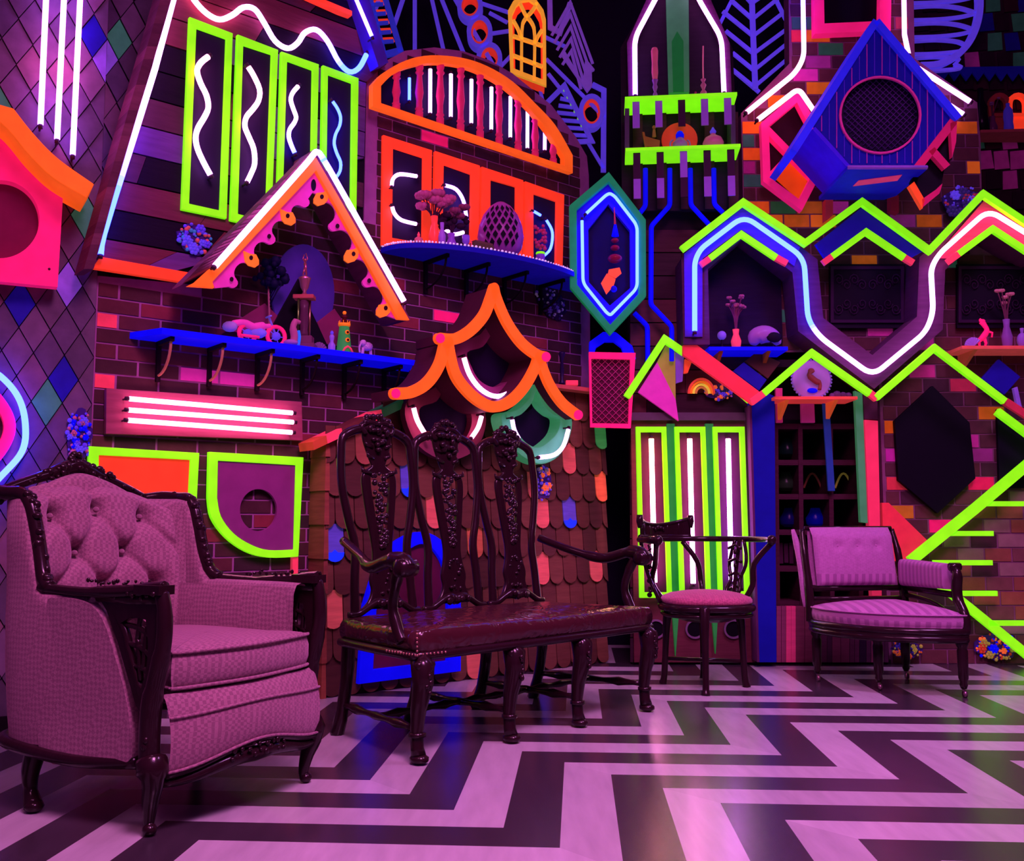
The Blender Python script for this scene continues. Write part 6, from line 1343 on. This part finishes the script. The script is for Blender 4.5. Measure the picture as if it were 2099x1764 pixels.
grille([(1962, 541), (2140, 541), (2140, 672), (1962, 672)], 'dark scrollwork screen in the right honeycomb cell behind the glass vase', 2040, 603, 72, 55)
painted('lime_zigzag', 'lime lower zigzag board peaked over the white plate and right of it', 'zigzag board', lambda m: (W2.ribbon(m, [(1566, 806), (1665, 722), (1785, 806)], .043, .3, .34)), LIME)
painted('lime_chevron', 'lime chevron board peaked above the black hexagon at right', 'chevron', lambda m: (W2.ribbon(m, [(1797, 815), (1917, 712), (2062, 822)], .043, .3, .34)), LIME)
painted('coral_tip', 'coral end piece between the two lower lime chevrons', 'board', lambda m: W2.ribbon(m, [(1782, 803), (1799, 817)], .045, .3, .335), CORAL)
painted('coral_tip', 'coral end piece joining the lower lime chevron to the top of the blue post', 'board', lambda m: W2.ribbon(m, [(1541, 824), (1568, 804)], .045, .3, .335), CORAL)
painted('red_bar', 'coral red bar running off the right edge from the lower lime chevron', 'board', lambda m: W2.ribbon(m, [(2062, 822), (2140, 872)], .05, .28, .31), ((190, 40, 70), .3))
painted('lime_strip', 'lime slanting strip at the right edge above the lime arrow', 'board', lambda m: W2.ribbon(m, [(2046, 842), (2140, 912)], .05, .1, .14), LIME)
painted('navy_diamond', 'navy blue diamond panel below the blue shelf with the red vase', 'wall decoration', lambda m: W2.board(m, [(1525, 742), (1572, 778), (1556, 800), (1503, 760)], .12, .15), NAVY)
painted('brown_diamond', 'brown diamond panel beside the navy diamond left of the white plate', 'wall decoration', lambda m: W2.board(m, [(1552, 720), (1600, 742), (1574, 776), (1527, 740)], .1, .12), ((90, 44, 46), 0))
painted('navy_diamond', 'navy blue diamond panel under the right shelf', 'wall decoration', lambda m: W2.board(m, [(2048, 736), (2092, 772), (2060, 808), (2012, 776)], .12, .15), NAVY)
painted('small_bar', 'short violet bar standing at the right edge above the coral bar', 'board', lambda m: W2.board(m, [(2078, 795), (2086, 792), (2096, 838), (2088, 844)], .12, .15), LAV)
# blue shelf with vase and shell
def small_shelf(label, x0, x1, y, paint, bx, bpaint, dep=.26, th=.025, off0=.0, drop=.12):
    A, B = W2.hit(x0, y, dep), W2.hit(x1, y, dep); t = thing('wall_shelf', label, 'shelf', W2.at((A.x + B.x) / 2, A.z - th, 0))
    part('board', lambda m: m.prism([A, B, V(B.x, 6.46 - off0, A.z), V(A.x, 6.46 - off0, A.z)], (0, 0, th)), paint, t, bevel=.002)
    for x in bx:
        s_ = W2.hit(x, y, dep).x
        part('bracket', lambda m: m.prism([V(s_ - .012, 6.46 - dep + .02, A.z - th), V(s_ - .012, 6.46 - off0, A.z - th), V(s_ - .012, 6.46 - off0, A.z - th - drop)], (-.024, 0, 0)), bpaint, t)
    return A.z
z = small_shelf('small bright blue shelf in the left honeycomb cell holding a red vase', 1453, 1615, 710, BLUE, (1480, 1578), ((150, 70, 50), .05))
bouquet(1509, 708, W2, .17, z, .36, .075, 'red jug vase of pink twigs on the small blue shelf', ((250, 70, 90), .45), ((110, 40, 80), .05), ((170, 80, 120), .05), R9, n=12, vh=.13, bl_r=.018)
c = put(W2, 1480, 708, .18, z); t = thing('glass_orb', 'small violet glass orb on a stand at the left of the blue shelf', 'ornament', c)
part('stand', lambda m: turn(m, c, [(.022, 0), (.006, .02), (.006, .06)], 10), DARK, t); part('orb', lambda m: m.ball(c + V(0, 0, .088), .03, 14, 9), ((130, 90, 200), .25), t, mat=gl)
c = put(W2, 1569, 708, .16, z); t = thing('sea_shell', 'large pale mauve conch shell at the right of the blue shelf', 'shell', c)
part('shell', lambda m: m.tube(smooth([c + V(-.08, 0, .03), c + V(-.06, 0, .08), c + V(0, 0, .1), c + V(.06, 0, .08), c + V(.085, 0, .03)], 4), [.02, .03, .04, .05, .058, .06, .06, .06, .058, .056, .052, .048, .042, .036, .03, .024, .016], 12), ((160, 96, 160), .08), t, mat=gl)
part('opening', lambda m: m.ball(c + V(.045, -.05, .07), (.05, .012, .035)), DARK, t, 'dark opening')
# plate shelf
z = small_shelf('thin coral red shelf with orange brackets holding the white plate', 1588, 1758, 812, ((240, 70, 70), .35), (1616, 1717), ((245, 100, 50), .35), .24, .02)
c = put(W2, 1664, 810, .13, z); t = thing('painted_plate', 'round white-violet plate with brown squirrel standing on the coral shelf', 'plate', c); pc0 = c + V(0, 0, .125)
part('plate', lambda m: m.lathe([(.04, -.012), (.118, -.004), (.13, 0), (.118, .006), (.05, .002), (.02, .002)], pc0, 36, (0, -1, 0)), ((165, 100, 190), .22), t, mat=gl)
part('rim_beads', lambda m: [m.ball(pc0 + V(.13 * math.cos(a), -.004, .13 * math.sin(a)), .008, 6, 4) for a in [i * .175 for i in range(36)]], ((130, 90, 200), .3), t)
part('squirrel', lambda m: (m.tube(smooth([pc0 + V(.01, -.018, .06), pc0 + V(-.02, -.018, .03), pc0 + V(.02, -.018, -.01), pc0 + V(.05, -.018, -.03), pc0 + V(.045, -.018, -.07)], 3), [.014] * 4 + [.02] * 5 + [.012] * 4, 7), m.ball(pc0 + V(-.005, -.02, .055), (.022, .01, .018))), ((150, 60, 70), .05), t, 'brown squirrel relief')
part('blue_patch', lambda m: m.ball(pc0 + V(.0, -.016, -.075), (.035, .008, .018)), BLUE, t)
c = put(W2, 1722, 810, .14, z); t = thing('glass_stones', 'cluster of shiny dark glass stones right of the white plate', 'ornament', c)
for dx, r in ((-.05, .022), (-.02, .03), (.02, .026), (.055, .024)): part('stone', lambda m: m.ball(c + V(dx, 0, r * .8), (r, r * .7, r * .85), 8, 5), ((110, 60, 120), .0), t, mat=gl)
# right shelf
z = small_shelf('salmon shelf at the right edge holding pink horse and glass vase', 1972, 2150, 708, ((230, 84, 84), .25), (2003,), ((190, 80, 60), .2), .26, .022)
c = put(W2, 2018, 706, .18, z); t = thing('toy_horse', 'small hot pink rearing horse figurine on the right shelf', 'toy', c)
part('body', lambda m: (m.tube(smooth([c + V(-.03, 0, .05), c + V(0, 0, .08), c + V(.02, 0, .12), c + V(.0, 0, .15), c + V(-.02, 0, .17)], 3), [.014, .017, .02, .021, .02, .018, .016, .014, .014, .013, .012, .012, .012], 8), m.ball(c + V(-.008, 0, .178), (.022, .012, .012)), m.tube([c + V(-.03, 0, .06), c + V(-.035, 0, .03), c + V(-.03, 0, 0)], [.012, .009, .007]), m.tube([c + V(.0, 0, .07), c + V(.01, 0, .03), c + V(.0, 0, 0)], [.013, .009, .007]), m.tube([c + V(.02, 0, .11), c + V(.055, 0, .1), c + V(.05, 0, .07)], [.009, .007, .006])), HPK, t)
part('mane', lambda m: m.tube([c + V(-.025, 0, .19), c + V(.005, .0, .165), c + V(.028, 0, .13)], [.008, .01, .006], 6), HPK, t); part('tail', lambda m: m.tube(smooth([c + V(-.03, 0, .06), c + V(-.055, 0, .05), c + V(-.06, 0, .02)], 3), .007), HPK, t)
c = put(W2, 1995, 706, .2, z); painted('fan_shell', 'small lavender fan-shaped shell at the foot of the pink horse', 'shell', lambda m: [m.tube([c + V(0, 0, .008), c + V(.055 * math.cos(a), 0, .055 * math.sin(a) + .01)], [.005, .011], 6) for a in [math.pi * (.15 + .7 * i / 7) + .3 for i in range(8)]], ((150, 90, 200), .25), mat=gl)
bouquet(2065, 706, W2, .17, z, .4, .1, 'violet gourd glass vase with pale orchids on the right shelf', ((130, 70, 160), .12), ((110, 50, 80), .05), ((200, 110, 140), .1), random.Random(21), n=6, vh=.19, bl_r=.02)
c = put(W2, 2096, 706, .18, z); painted('glass_ornament', 'round violet glass ornament cut off by the right edge beside the orchid vase', 'ornament', lambda m: (m.ball(c + V(0, 0, .05), (.035, .03, .05), 12, 8), m.tube([c + V(0, 0, .09), c + V(0, 0, .13)], [.008, .014], 8)), ((140, 80, 190), .2), mat=gl)
# ================= lime door panel =================
def door_panel():
    t = thing('door_panel', 'brown door panel with three portholes behind the corner chair, holding lime frames', 'door', W2.hit(1420, 1357, .05))
    part('board', lambda m: W2.board(m, [(1293, 862), (1538, 862), (1548, 1357), (1300, 1357)], .02, .05), ((100, 46, 58), 0), t, mat=VC('boards'))
    part('header', lambda m: W2.board(m, [(1292, 845), (1535, 845), (1535, 861), (1292, 861)], .02, .09), ((92, 70, 88), 0), t)
    for x in (1345, 1425, 1504):
        part('porthole_ring', lambda m: W2.ribbon(m, ell(x, 1289, 18, 18, 28), .012, .05, .066, True), ((120, 90, 120), 0), t); part('porthole', lambda m: W2.disc(m, x, 1289, 16, 16, .05, .056, 28), ((8, 2, 14), 0), t, 'dark porthole')
    for L in ([(1367, 868), (1383, 868), (1394, 1225), (1385, 1345), (1376, 1225)], [(1446, 868), (1462, 868), (1474, 1225), (1467, 1340), (1456, 1225)]):
        part('green_strip', lambda m: W2.board(m, L, .05, .085), ((40, 130, 60), .35), t, 'green tapering strip')
door_panel()
fr = [([(1303.5, 874), (1366, 874), (1378, 1225), (1311, 1225)], [(1313, 885), (1357, 885), (1368, 1214), (1321, 1214)]), ([(1383, 874), (1446, 874), (1458, 1225), (1394, 1225)], [(1392.5, 885), (1437, 885), (1448, 1214), (1404, 1214)]), ([(1461.5, 874), (1526.5, 874), (1538, 1223), (1473, 1223)], [(1471, 885), (1516.5, 885), (1527, 1212), (1482, 1212)])]
tb = [([(1342, 1193), (1335, 899)], [(22, 5, 13), (22, 5, 8), (24, 8, 4)]), ([(1421, 1195), (1413.6, 899)], [(18, 5, 18), (24, 6, 7)]), ([(1499, 1190), (1492.5, 899)], [(10, 3, 24), (20, 5, 17)])]
for i, wh in enumerate(('left', 'middle', 'right')):
    t = thing('light_box', 'tall narrow lime frame on the door panel behind the corner chair, %s of three' % wh, 'frame', W2.hit(*fr[i][0][3], .1), 'tall lime frames on the door panel')
    part('lime_rim', lambda m: W2.frame(m, *fr[i], .09, .12), LIME, t, bevel=.002); part('backing', lambda m: W2.board(m, fr[i][1], .055, .065), ((70, 30, 60), 0), t)
    neon(W2, tb[i][0], .13, tb[i][1], 'upright pink-white neon tube inside the %s tall lime frame' % wh, .0165, 'neon tubes in the tall lime frames')
# ================= blue post, alcove shelves =================
painted('blue_post', 'wide navy blue post left of the dark bookcase', 'post', lambda m: W2.board(m, [(1539, 818), (1572, 804), (1588, 812), (1592, 1357), (1556, 1357)], .06, .16), ((12, 8, 128), .5))
painted('purple_edge', 'thin purple edge strip between the lime door panel and the blue post', 'board', lambda m: W2.board(m, [(1536, 830), (1541, 830), (1557, 1357), (1552, 1357)], .06, .2), ((90, 40, 90), 0))
def bookcase():
    t = thing('bookcase', 'dark wooden cubby bookcase recessed beside the blue post', 'bookcase', V(W2.hit(1670, 1240, 0).x, 6.9, W2.hit(1670, 1250).z))
    pl = W2; fc = ((66, 26, 44), 0); wdm = VC('boards')
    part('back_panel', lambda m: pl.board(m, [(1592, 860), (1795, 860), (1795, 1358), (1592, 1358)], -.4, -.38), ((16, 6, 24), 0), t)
    for y in (868, 942, 1012, 1085, 1160, 1232): part('shelf_board', lambda m: pl.board(m, [(1590, y), (1790, y), (1790, y + 11), (1590, y + 11)], -.38, -.02), fc, t, mat=wdm)
    for x in (1586, 1636, 1698, 1757): part('divider', lambda m: pl.board(m, [(x, 868), (x + 9, 868), (x + 13, 1240), (x + 4, 1240)], -.38, -.015), fc, t, mat=wdm)
    return t
bookcase()
R6 = random.Random(31)
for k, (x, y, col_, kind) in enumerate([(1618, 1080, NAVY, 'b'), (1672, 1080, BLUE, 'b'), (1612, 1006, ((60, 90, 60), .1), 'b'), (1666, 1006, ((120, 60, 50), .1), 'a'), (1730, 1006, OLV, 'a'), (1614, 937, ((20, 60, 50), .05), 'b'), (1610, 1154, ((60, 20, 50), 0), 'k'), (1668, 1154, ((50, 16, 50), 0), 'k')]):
    c = put(W2, x, y, -.2); lab = ['navy lump ornament in the lower left cubby', 'bright blue rounded ornament in the lower middle cubby', 'dim green vase in the second row left cubby', 'dim curved brown ornament in the second row middle cubby', 'dim olive curved ornament in the second row right cubby', 'dark teal bowl in the top left cubby', 'row of dark books in the lowest left cubby', 'row of dark books in the lowest middle cubby'][k] + ' of the bookcase'
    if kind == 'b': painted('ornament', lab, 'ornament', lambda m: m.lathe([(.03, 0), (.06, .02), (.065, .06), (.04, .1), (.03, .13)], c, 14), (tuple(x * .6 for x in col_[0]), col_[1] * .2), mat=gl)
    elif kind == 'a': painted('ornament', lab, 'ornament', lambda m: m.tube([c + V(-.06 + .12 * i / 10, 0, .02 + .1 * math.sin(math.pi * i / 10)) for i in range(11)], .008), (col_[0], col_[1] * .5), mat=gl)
    else: painted('books', lab, 'books', lambda m: [m.box(c + V(-.05 + .035 * i, 0, .07), (.028, .16, .14 - .01 * (i % 2))) for i in range(4)], col_)
painted('pink_panel', 'pink upright panel behind the left end of the plate shelf', 'panel', lambda m: W2.board(m, [(1590, 795), (1604, 795), (1605, 866), (1592, 866)], -.01, .02), ((200, 50, 120), .2))
painted('pink_panel', 'magenta upright panel under the middle of the plate shelf', 'panel', lambda m: W2.board(m, [(1642, 820), (1669, 820), (1671, 866), (1643, 866)], -.01, .02), ((180, 50, 130), .2))
painted('blue_strip', 'thin dusky blue strip hanging in front of the bookcase', 'board', lambda m: W2.board(m, [(1686, 822), (1700, 822), (1712, 1006), (1698, 1006)], .01, .03), ((34, 56, 140), .25))
painted('green_strip', 'pale green upright strip beside the coral red post', 'board', lambda m: W2.board(m, [(1752, 800), (1768, 806), (1781, 1072), (1764, 1070)], .1, .14), ((66, 145, 92), .35))
painted('red_post', 'coral red upright post right of the bookcase, behind the striped chair', 'post', lambda m: W2.board(m, [(1772, 860), (1800, 862), (1808, 1236), (1788, 1236)], .1, .16), ((235, 52, 92), .38))
painted('post_cap', 'dark mauve upper end of the coral red post below the honeycomb tip', 'post', lambda m: W2.board(m, [(1770, 808), (1799, 822), (1800, 860), (1772, 859)], .1, .16), ((80, 34, 60), 0))
mb = MB()
x = 1592
while x < 1822:
    w_ = R6.choice([10, 14, 18]); x1 = min(1822, x + w_); mb.col = rgba(R6.choice([((205, 54, 110), .18), ((120, 56, 76), 0), ((40, 14, 44), 0), ((130, 60, 90), 0)] if x < 1665 else [((86, 40, 66), 0), ((70, 34, 60), 0), ((40, 14, 44), 0), ((110, 54, 76), 0)]))
    W2.board(mb, [(x, 1242), (x1 - .8, 1242), (x1 - .8, 1357), (x, 1357)], .015, .05); x = x1
tag(mb.build('plank_wainscot', VC('boards'), None), 'low base of upright pink and dark striped planks behind the striped chair', 'panel')
painted('black_hexagon', 'black hexagonal panel on the bricks above the lime arrow', 'wall decoration', lambda m: W2.board(m, [(1912, 790), (1988, 866), (2000, 980), (1922, 1052), (1842, 984), (1834, 862)], .012, .05), ((12, 4, 22), 0))
painted('black_plaque', 'dark panel at the right edge behind the lime strip', 'panel', lambda m: W2.board(m, [(2044, 838), (2140, 900), (2140, 1000), (2049, 1000)], .012, .04), ((14, 4, 28), 0))
painted('red_triangle', 'coral red triangle between the red post and the tip of the lime arrow', 'wall decoration', lambda m: W2.board(m, [(1808, 1030), (1822, 1030), (1902, 1108), (1856, 1150), (1812, 1150)], .02, .06), ((225, 48, 70), .3))
t = thing('lime_arrow', 'big lime arrow of two slanting bars with short horizontal fins at the right edge', 'wall decoration', W2.hit(1880, 1150, .1))
part('bar', lambda m: W2.ribbon(m, [(1868, 1150), (2000, 1043), (2140, 925)], .062, .1, .14), LIME, t); part('bar', lambda m: W2.ribbon(m, [(1868, 1150), (1990, 1246), (2140, 1368)], .055, .09, .13), LIME, t)
for a, b, y in ((2018, 2140, 1032), (1948, 2037, 1093), (1915, 2035, 1153), (1960, 2045, 1216), (2028, 2140, 1277)): part('fin', lambda m: W2.ribbon(m, [(a, y), (b, y)], .032, .1, .13), LIME, t)
collage('heap of blue, orange and red mosaic blooms at the floor under the lime arrow', W2, 2045, 1325, .33, .2, [ORN, BLUE, ((200, 60, 40), .2), OLV], .03, 41, 14, 80, name='mosaic_flowers')
collage('dim mosaic blooms on the wall base behind the striped chair legs', W2, 1858, 1330, .24, .13, [((200, 90, 40), .2), ((50, 30, 130), .2), OLV, ((60, 30, 80), 0)], .055, 42, 7, 50, name='mosaic_flowers')
rb = collage('rainbow collage of beads and blooms right of the magenta kite', W2, 1475, 803, .22, .12, [PUR, ORN, ((70, 50, 100), .1), PIN], .05, 43, 7, 50, name='rainbow_collage')
for i, cc in enumerate([((230, 70, 60), .45), OCH, ((235, 210, 70), .5), ((200, 120, 60), .4)]):
    r = 26 - i * 5; part('rainbow_band', lambda m: W2.ribbon(m, ell(1438, 806, r, r * 1.15, 16, math.pi, 2 * math.pi, True), .014, .07, .085), cc, rb)
collage('large round red-violet floral bead collage above the right honeycomb peak', W2, 1972, 415, .28, .27, [((180, 50, 80), .15), VIO, ((60, 40, 120), .2), PUR], .05, 44, 10, 90, ((50, 26, 100), .1))
# ================= blue birdhouse =================
FO, BO = .72, .2
def birdhouse():
    t = thing('birdhouse', 'huge blue diamond-shaped birdhouse with round mesh opening on the brick chimney', 'birdhouse', W2.hit(1810, 338, .5))
    body = [(1797, 52), (1958, 240), (1885, 338), (1742, 338), (1668, 255)]; pb = ((8, 3, 128), .3)
    part('front_panel', lambda m: hole_board(W2, m, body, 1805, 235, 82, 78, FO - .06, FO - .03), pb, t, 'blue grooved front panel')
    part('opening_rim', lambda m: W2.ribbon(m, ell(1805, 235, 82, 78, 40), .012, FO - .03, FO - .015, True), ((190, 40, 130), .25), t, 'rim with pink neon light in its colour')  # neon light on the rim is painted in as glowing pink
    part('mesh_backing', lambda m: W2.disc(m, 1805, 235, 92, 88, FO - .1, FO - .08), ((22, 4, 44), 0), t)
    def lat(m):
        c_ = W2.hit(1805, 235, FO - .07); r = .225; k = -9
        for sg in (-1, 1):
            for i in range(-8, 9):
                d = i * .028; h = math.sqrt(max(0, r * r - d * d))
                u, v = Vector((.707, .707 * sg)), Vector((-.707 * sg, .707)); P = [u * h + v * d, -u * h + v * d]; m.tube([c_ + V(p.x, 0, p.y) for p in P], .0028, 4)
    part('mesh', lat, ((76, 30, 110), .05), t)
    for k in range(19):
        x = 1668 + k * 15.5
        def ytop(x): return 52 + (1797 - x) / (1797 - 1668) * 203 if x < 1797 else 52 + (x - 1797) / 161 * 188
        def ybot(x): return 255 + (x - 1668) / 74 * 83 if x < 1742 else 338 if x < 1885 else 338 - (x - 1885) / 73 * 98
        if not 1675 < x < 1950: continue
        hh = math.sqrt(max(0, 82 ** 2 - (x - 1805) ** 2)) * 78 / 82
        segs = [(ytop(x) + 6, ybot(x) - 4)] if hh < 1 else [(ytop(x) + 6, 235 - hh - 5), (235 + hh + 5, ybot(x) - 4)]
        for a, b in segs:
            if b > a + 3: part('groove_glint', lambda m: W2.board(m, [(x, a), (x + 1.6, a), (x + 1.6, b), (x, b)], FO - .03, FO - .024), (((150, 30, 150), .25) if k % 2 else ((60, 20, 170), .25)), t)  # glowing strips paint the light reflections along the panel grooves
    part('roof_left', lambda m: W2.ribbon(m, [(1797, 42), (1628, 308)], .045, FO - .5, FO), ((36, 30, 215), .5), t, 'blue roof board')
    part('roof_right', lambda m: W2.ribbon(m, [(1797, 42), (1966, 242)], .045, FO - .5, FO), ((36, 30, 215), .5), t, 'blue roof board')
    part('lower_left_side', lambda m: W2.ribbon(m, [(1668, 262), (1743, 344)], .025, FO - .5, FO - .03), ((52, 10, 190), .3), t); part('lower_right_side', lambda m: W2.ribbon(m, [(1955, 246), (1886, 342)], .025, FO - .5, FO - .03), ((30, 6, 110), .1), t)
    A, B = W2.hit(1737, 340, FO + .05), W2.hit(1900, 340, FO + .05)
    part('perch', lambda m: m.prism([A, B, V(B.x, 6.46 - .3, A.z), V(B.x - .05, 6.46 - .22, A.z), V(A.x, 6.46 - .22, A.z)], (0, 0, .022)), ((16, 12, 160), .35), t)
    part('perch_edge', lambda m: m.tube([A + V(0, -.004, -.01), B + V(0, -.004, -.01)], .012, 6), ((120, 60, 170), .3), t)
    z_ = A.z - .024; u = V(.94, .34, 0)
    part('pink_patch', lambda m: m.prism([V(A.x + .13, A.y + .18, z_), V(A.x + .13, A.y + .28, z_), V(A.x + .37, A.y + .18, z_), V(A.x + .36, A.y + .08, z_)], (0, 0, .003)), ((220, 60, 110), .35), t, 'pink rectangle under the perch')
birdhouse()
painted('perch_post', 'red mottled post under the birdhouse, left one', 'post', lambda m: W2.board(m, [(1692, 408), (1708, 396), (1708, 440), (1692, 452)], .03, .1), ((190, 40, 60), .2), 'posts under the birdhouse')
painted('perch_post', 'dark red post under the birdhouse, right one', 'post', lambda m: W2.board(m, [(1826, 400), (1843, 400), (1843, 436), (1826, 430)], .03, .1), ((140, 26, 56), .1), 'posts under the birdhouse')
t = thing('faceted_frame', 'hot pink faceted crystal frame with orange pane left of the blue birdhouse', 'wall decoration', W2.hit(1640, 430, .1))
part('frame', lambda m: W2.ribbon(m, [(1568, 255), (1636, 198), (1672, 268), (1690, 330), (1672, 360), (1641, 420), (1572, 368)], .05, .1, .16, True), HPK, t, 'hot pink frame')
part('strut', lambda m: (W2.ribbon(m, [(1570, 262), (1668, 362)], .046, .09, .15), W2.ribbon(m, [(1575, 366), (1672, 262)], .046, .08, .14)), HPK, t)
part('pane', lambda m: W2.board(m, [(1572, 260), (1636, 205), (1668, 270), (1672, 345), (1641, 415), (1576, 366)], .03, .05), ((44, 8, 28), 0), t, 'dark pane'); part('orange_pane', lambda m: W2.board(m, [(1590, 366), (1625, 326), (1658, 360), (1641, 412)], .05, .06), ((240, 84, 24), .4), t)
t = thing('faceted_frame', 'dark red faceted crystal frame with orange corner right of the blue birdhouse', 'wall decoration', W2.hit(1893, 425, .66))
mg = ((190, 24, 90), .3)
part('frame', lambda m: (W2.ribbon(m, [(1880, 345), (1955, 248)], .05, .66, .7), W2.board(m, [(1948, 252), (1962, 246), (1960, 290), (1952, 322)], .66, .7), W2.ribbon(m, [(1910, 306), (1942, 342)], .045, .66, .7), W2.board(m, [(1891, 425), (1890, 408), (1922, 386), (1932, 376), (1926, 396)], .66, .7)), mg, t, 'dark red frame')
part('orange_corner', lambda m: W2.board(m, [(1864, 380), (1874, 372), (1896, 410), (1891, 427)], .66, .7), ((250, 80, 30), .45), t); part('pane', lambda m: W2.board(m, [(1880, 345), (1948, 260), (1951, 325), (1935, 350), (1930, 378), (1892, 410), (1868, 372)], .6, .64), ((10, 2, 20), 0), t, 'black pane')
t = thing('picture_frame', 'hot pink square frame with black pane at top above the blue birdhouse', 'window frame', W2.hit(1745, 65, .1))
part('frame', lambda m: W2.frame(m, [(1668, -80), (1828, -80), (1826, 62), (1670, 69)], [(1688, -60), (1805, -60), (1803, 43), (1690, 48)], .03, .1), HPK, t); part('pane', lambda m: W2.board(m, [(1688, -60), (1805, -60), (1803, 43), (1690, 48)], .02, .04), ((10, 2, 24), 0), t, 'black pane')
neon(W2, rounded([(1531, 230), (1630, 150), (1648, 118), (1645, -60)], 26), .17, [WM, WM, WH, BL], 'long bent pinkish white neon tube down the left edge of the brick chimney', .0165)
neon(W2, rounded([(1554, 245), (1637, 181), (1669, 228)], 14), .22, [WM], 'short peaked pinkish white neon tube over the left crystal frame', .0165)
neon(W2, [(1852, -60), (1854, 71), (1862, 110)], .17, [WH], 'upright white neon tube on the chimney right of the birdhouse peak', .0165)
neon(W2, [(1882, 140), (1988, 208)], .1, [WH], 'slanting white neon tube on the right shoulder of the brick chimney', .0175)
neon(W2, [(1945, 215), (1974, 234)], .07, [WH], 'short slanting white neon tube at the right corner of the birdhouse', .0175)
# ================= upper right shelf =================
painted('zigzag_valance', 'navy zigzag-edged valance across the dark wall at upper right', 'valance', lambda m: UR.board(m, [(1895, 138), (2150, 134), (2150, 165)] + [(2150 - 12 * k, 165 if k % 2 == 0 else 148) for k in range(1, 21)] + [(1898, 150)], .06, .08), ((14, 6, 110), .2))
A, B = UR.hit(2010, 266, .2), UR.hit(2160, 262, .2)
t = thing('wall_shelf', 'thin dark pink shelf with bottles at upper right edge', 'shelf', V((A.x + B.x) / 2, 6.9, A.z - .02)); part('board', lambda m: m.prism([A, B, V(B.x, 6.88, A.z), V(A.x, 6.88, A.z)], (0, 0, .02)), ((130, 40, 60), .1), t); zr = A.z
bottle(2013, 264, UR, .12, zr, [(.05, 0), (.052, .1), (.045, .2), (.02, .26), (.02, .34)], ((16, 4, 20), 0), 'dark_bottle', 'tall black bottle at the left of the upper right shelf')
bouquet(2035, 264, UR, .12, zr, .28, .06, 'square glass jar of dim dried stems on the upper right shelf', ((90, 40, 80), .0), ((70, 30, 60), 0), ((100, 50, 100), .05), random.Random(4), n=5, vh=.13, bl_r=.012)
bottle(2068, 264, UR, .14, zr, [(.03, 0), (.034, .04), (.03, .08), (.034, .12), (.03, .17), (.012, .2), (.014, .22)], ((60, 40, 160), .2), 'ribbed_bottle', 'ribbed violet glass bottle before the orange arches on the upper right shelf')
for x, c_, lab, s_ in ((2088, RED, 'bright red-orange arched frame on a box at the upper right shelf', 1.0), (2050, ((120, 30, 40), .1), 'dim red arched frame behind the ribbed bottle', .9)):
    L = [(x - 17, 232), (x - 17, 212)] + [(x - 17 * math.cos(a), 212 - 18 * math.sin(a)) for a in [math.pi * i / 8 for i in range(1, 8)]] + [(x + 17, 212), (x + 17, 232)]
    painted('arch_ornament', lab, 'ornament', lambda m: (UR.ribbon(m, L, .035, .04, .08), UR.board(m, [(x - 22, 231), (x + 22, 231), (x + 22, 238), (x - 22, 238)], .02, .1), UR.board(m, [(x - 20, 238), (x + 20, 238), (x + 20, 264), (x - 20, 264)], .03, .08)), c_)
# ================= the unseen added fill lights are set up with the camera =================
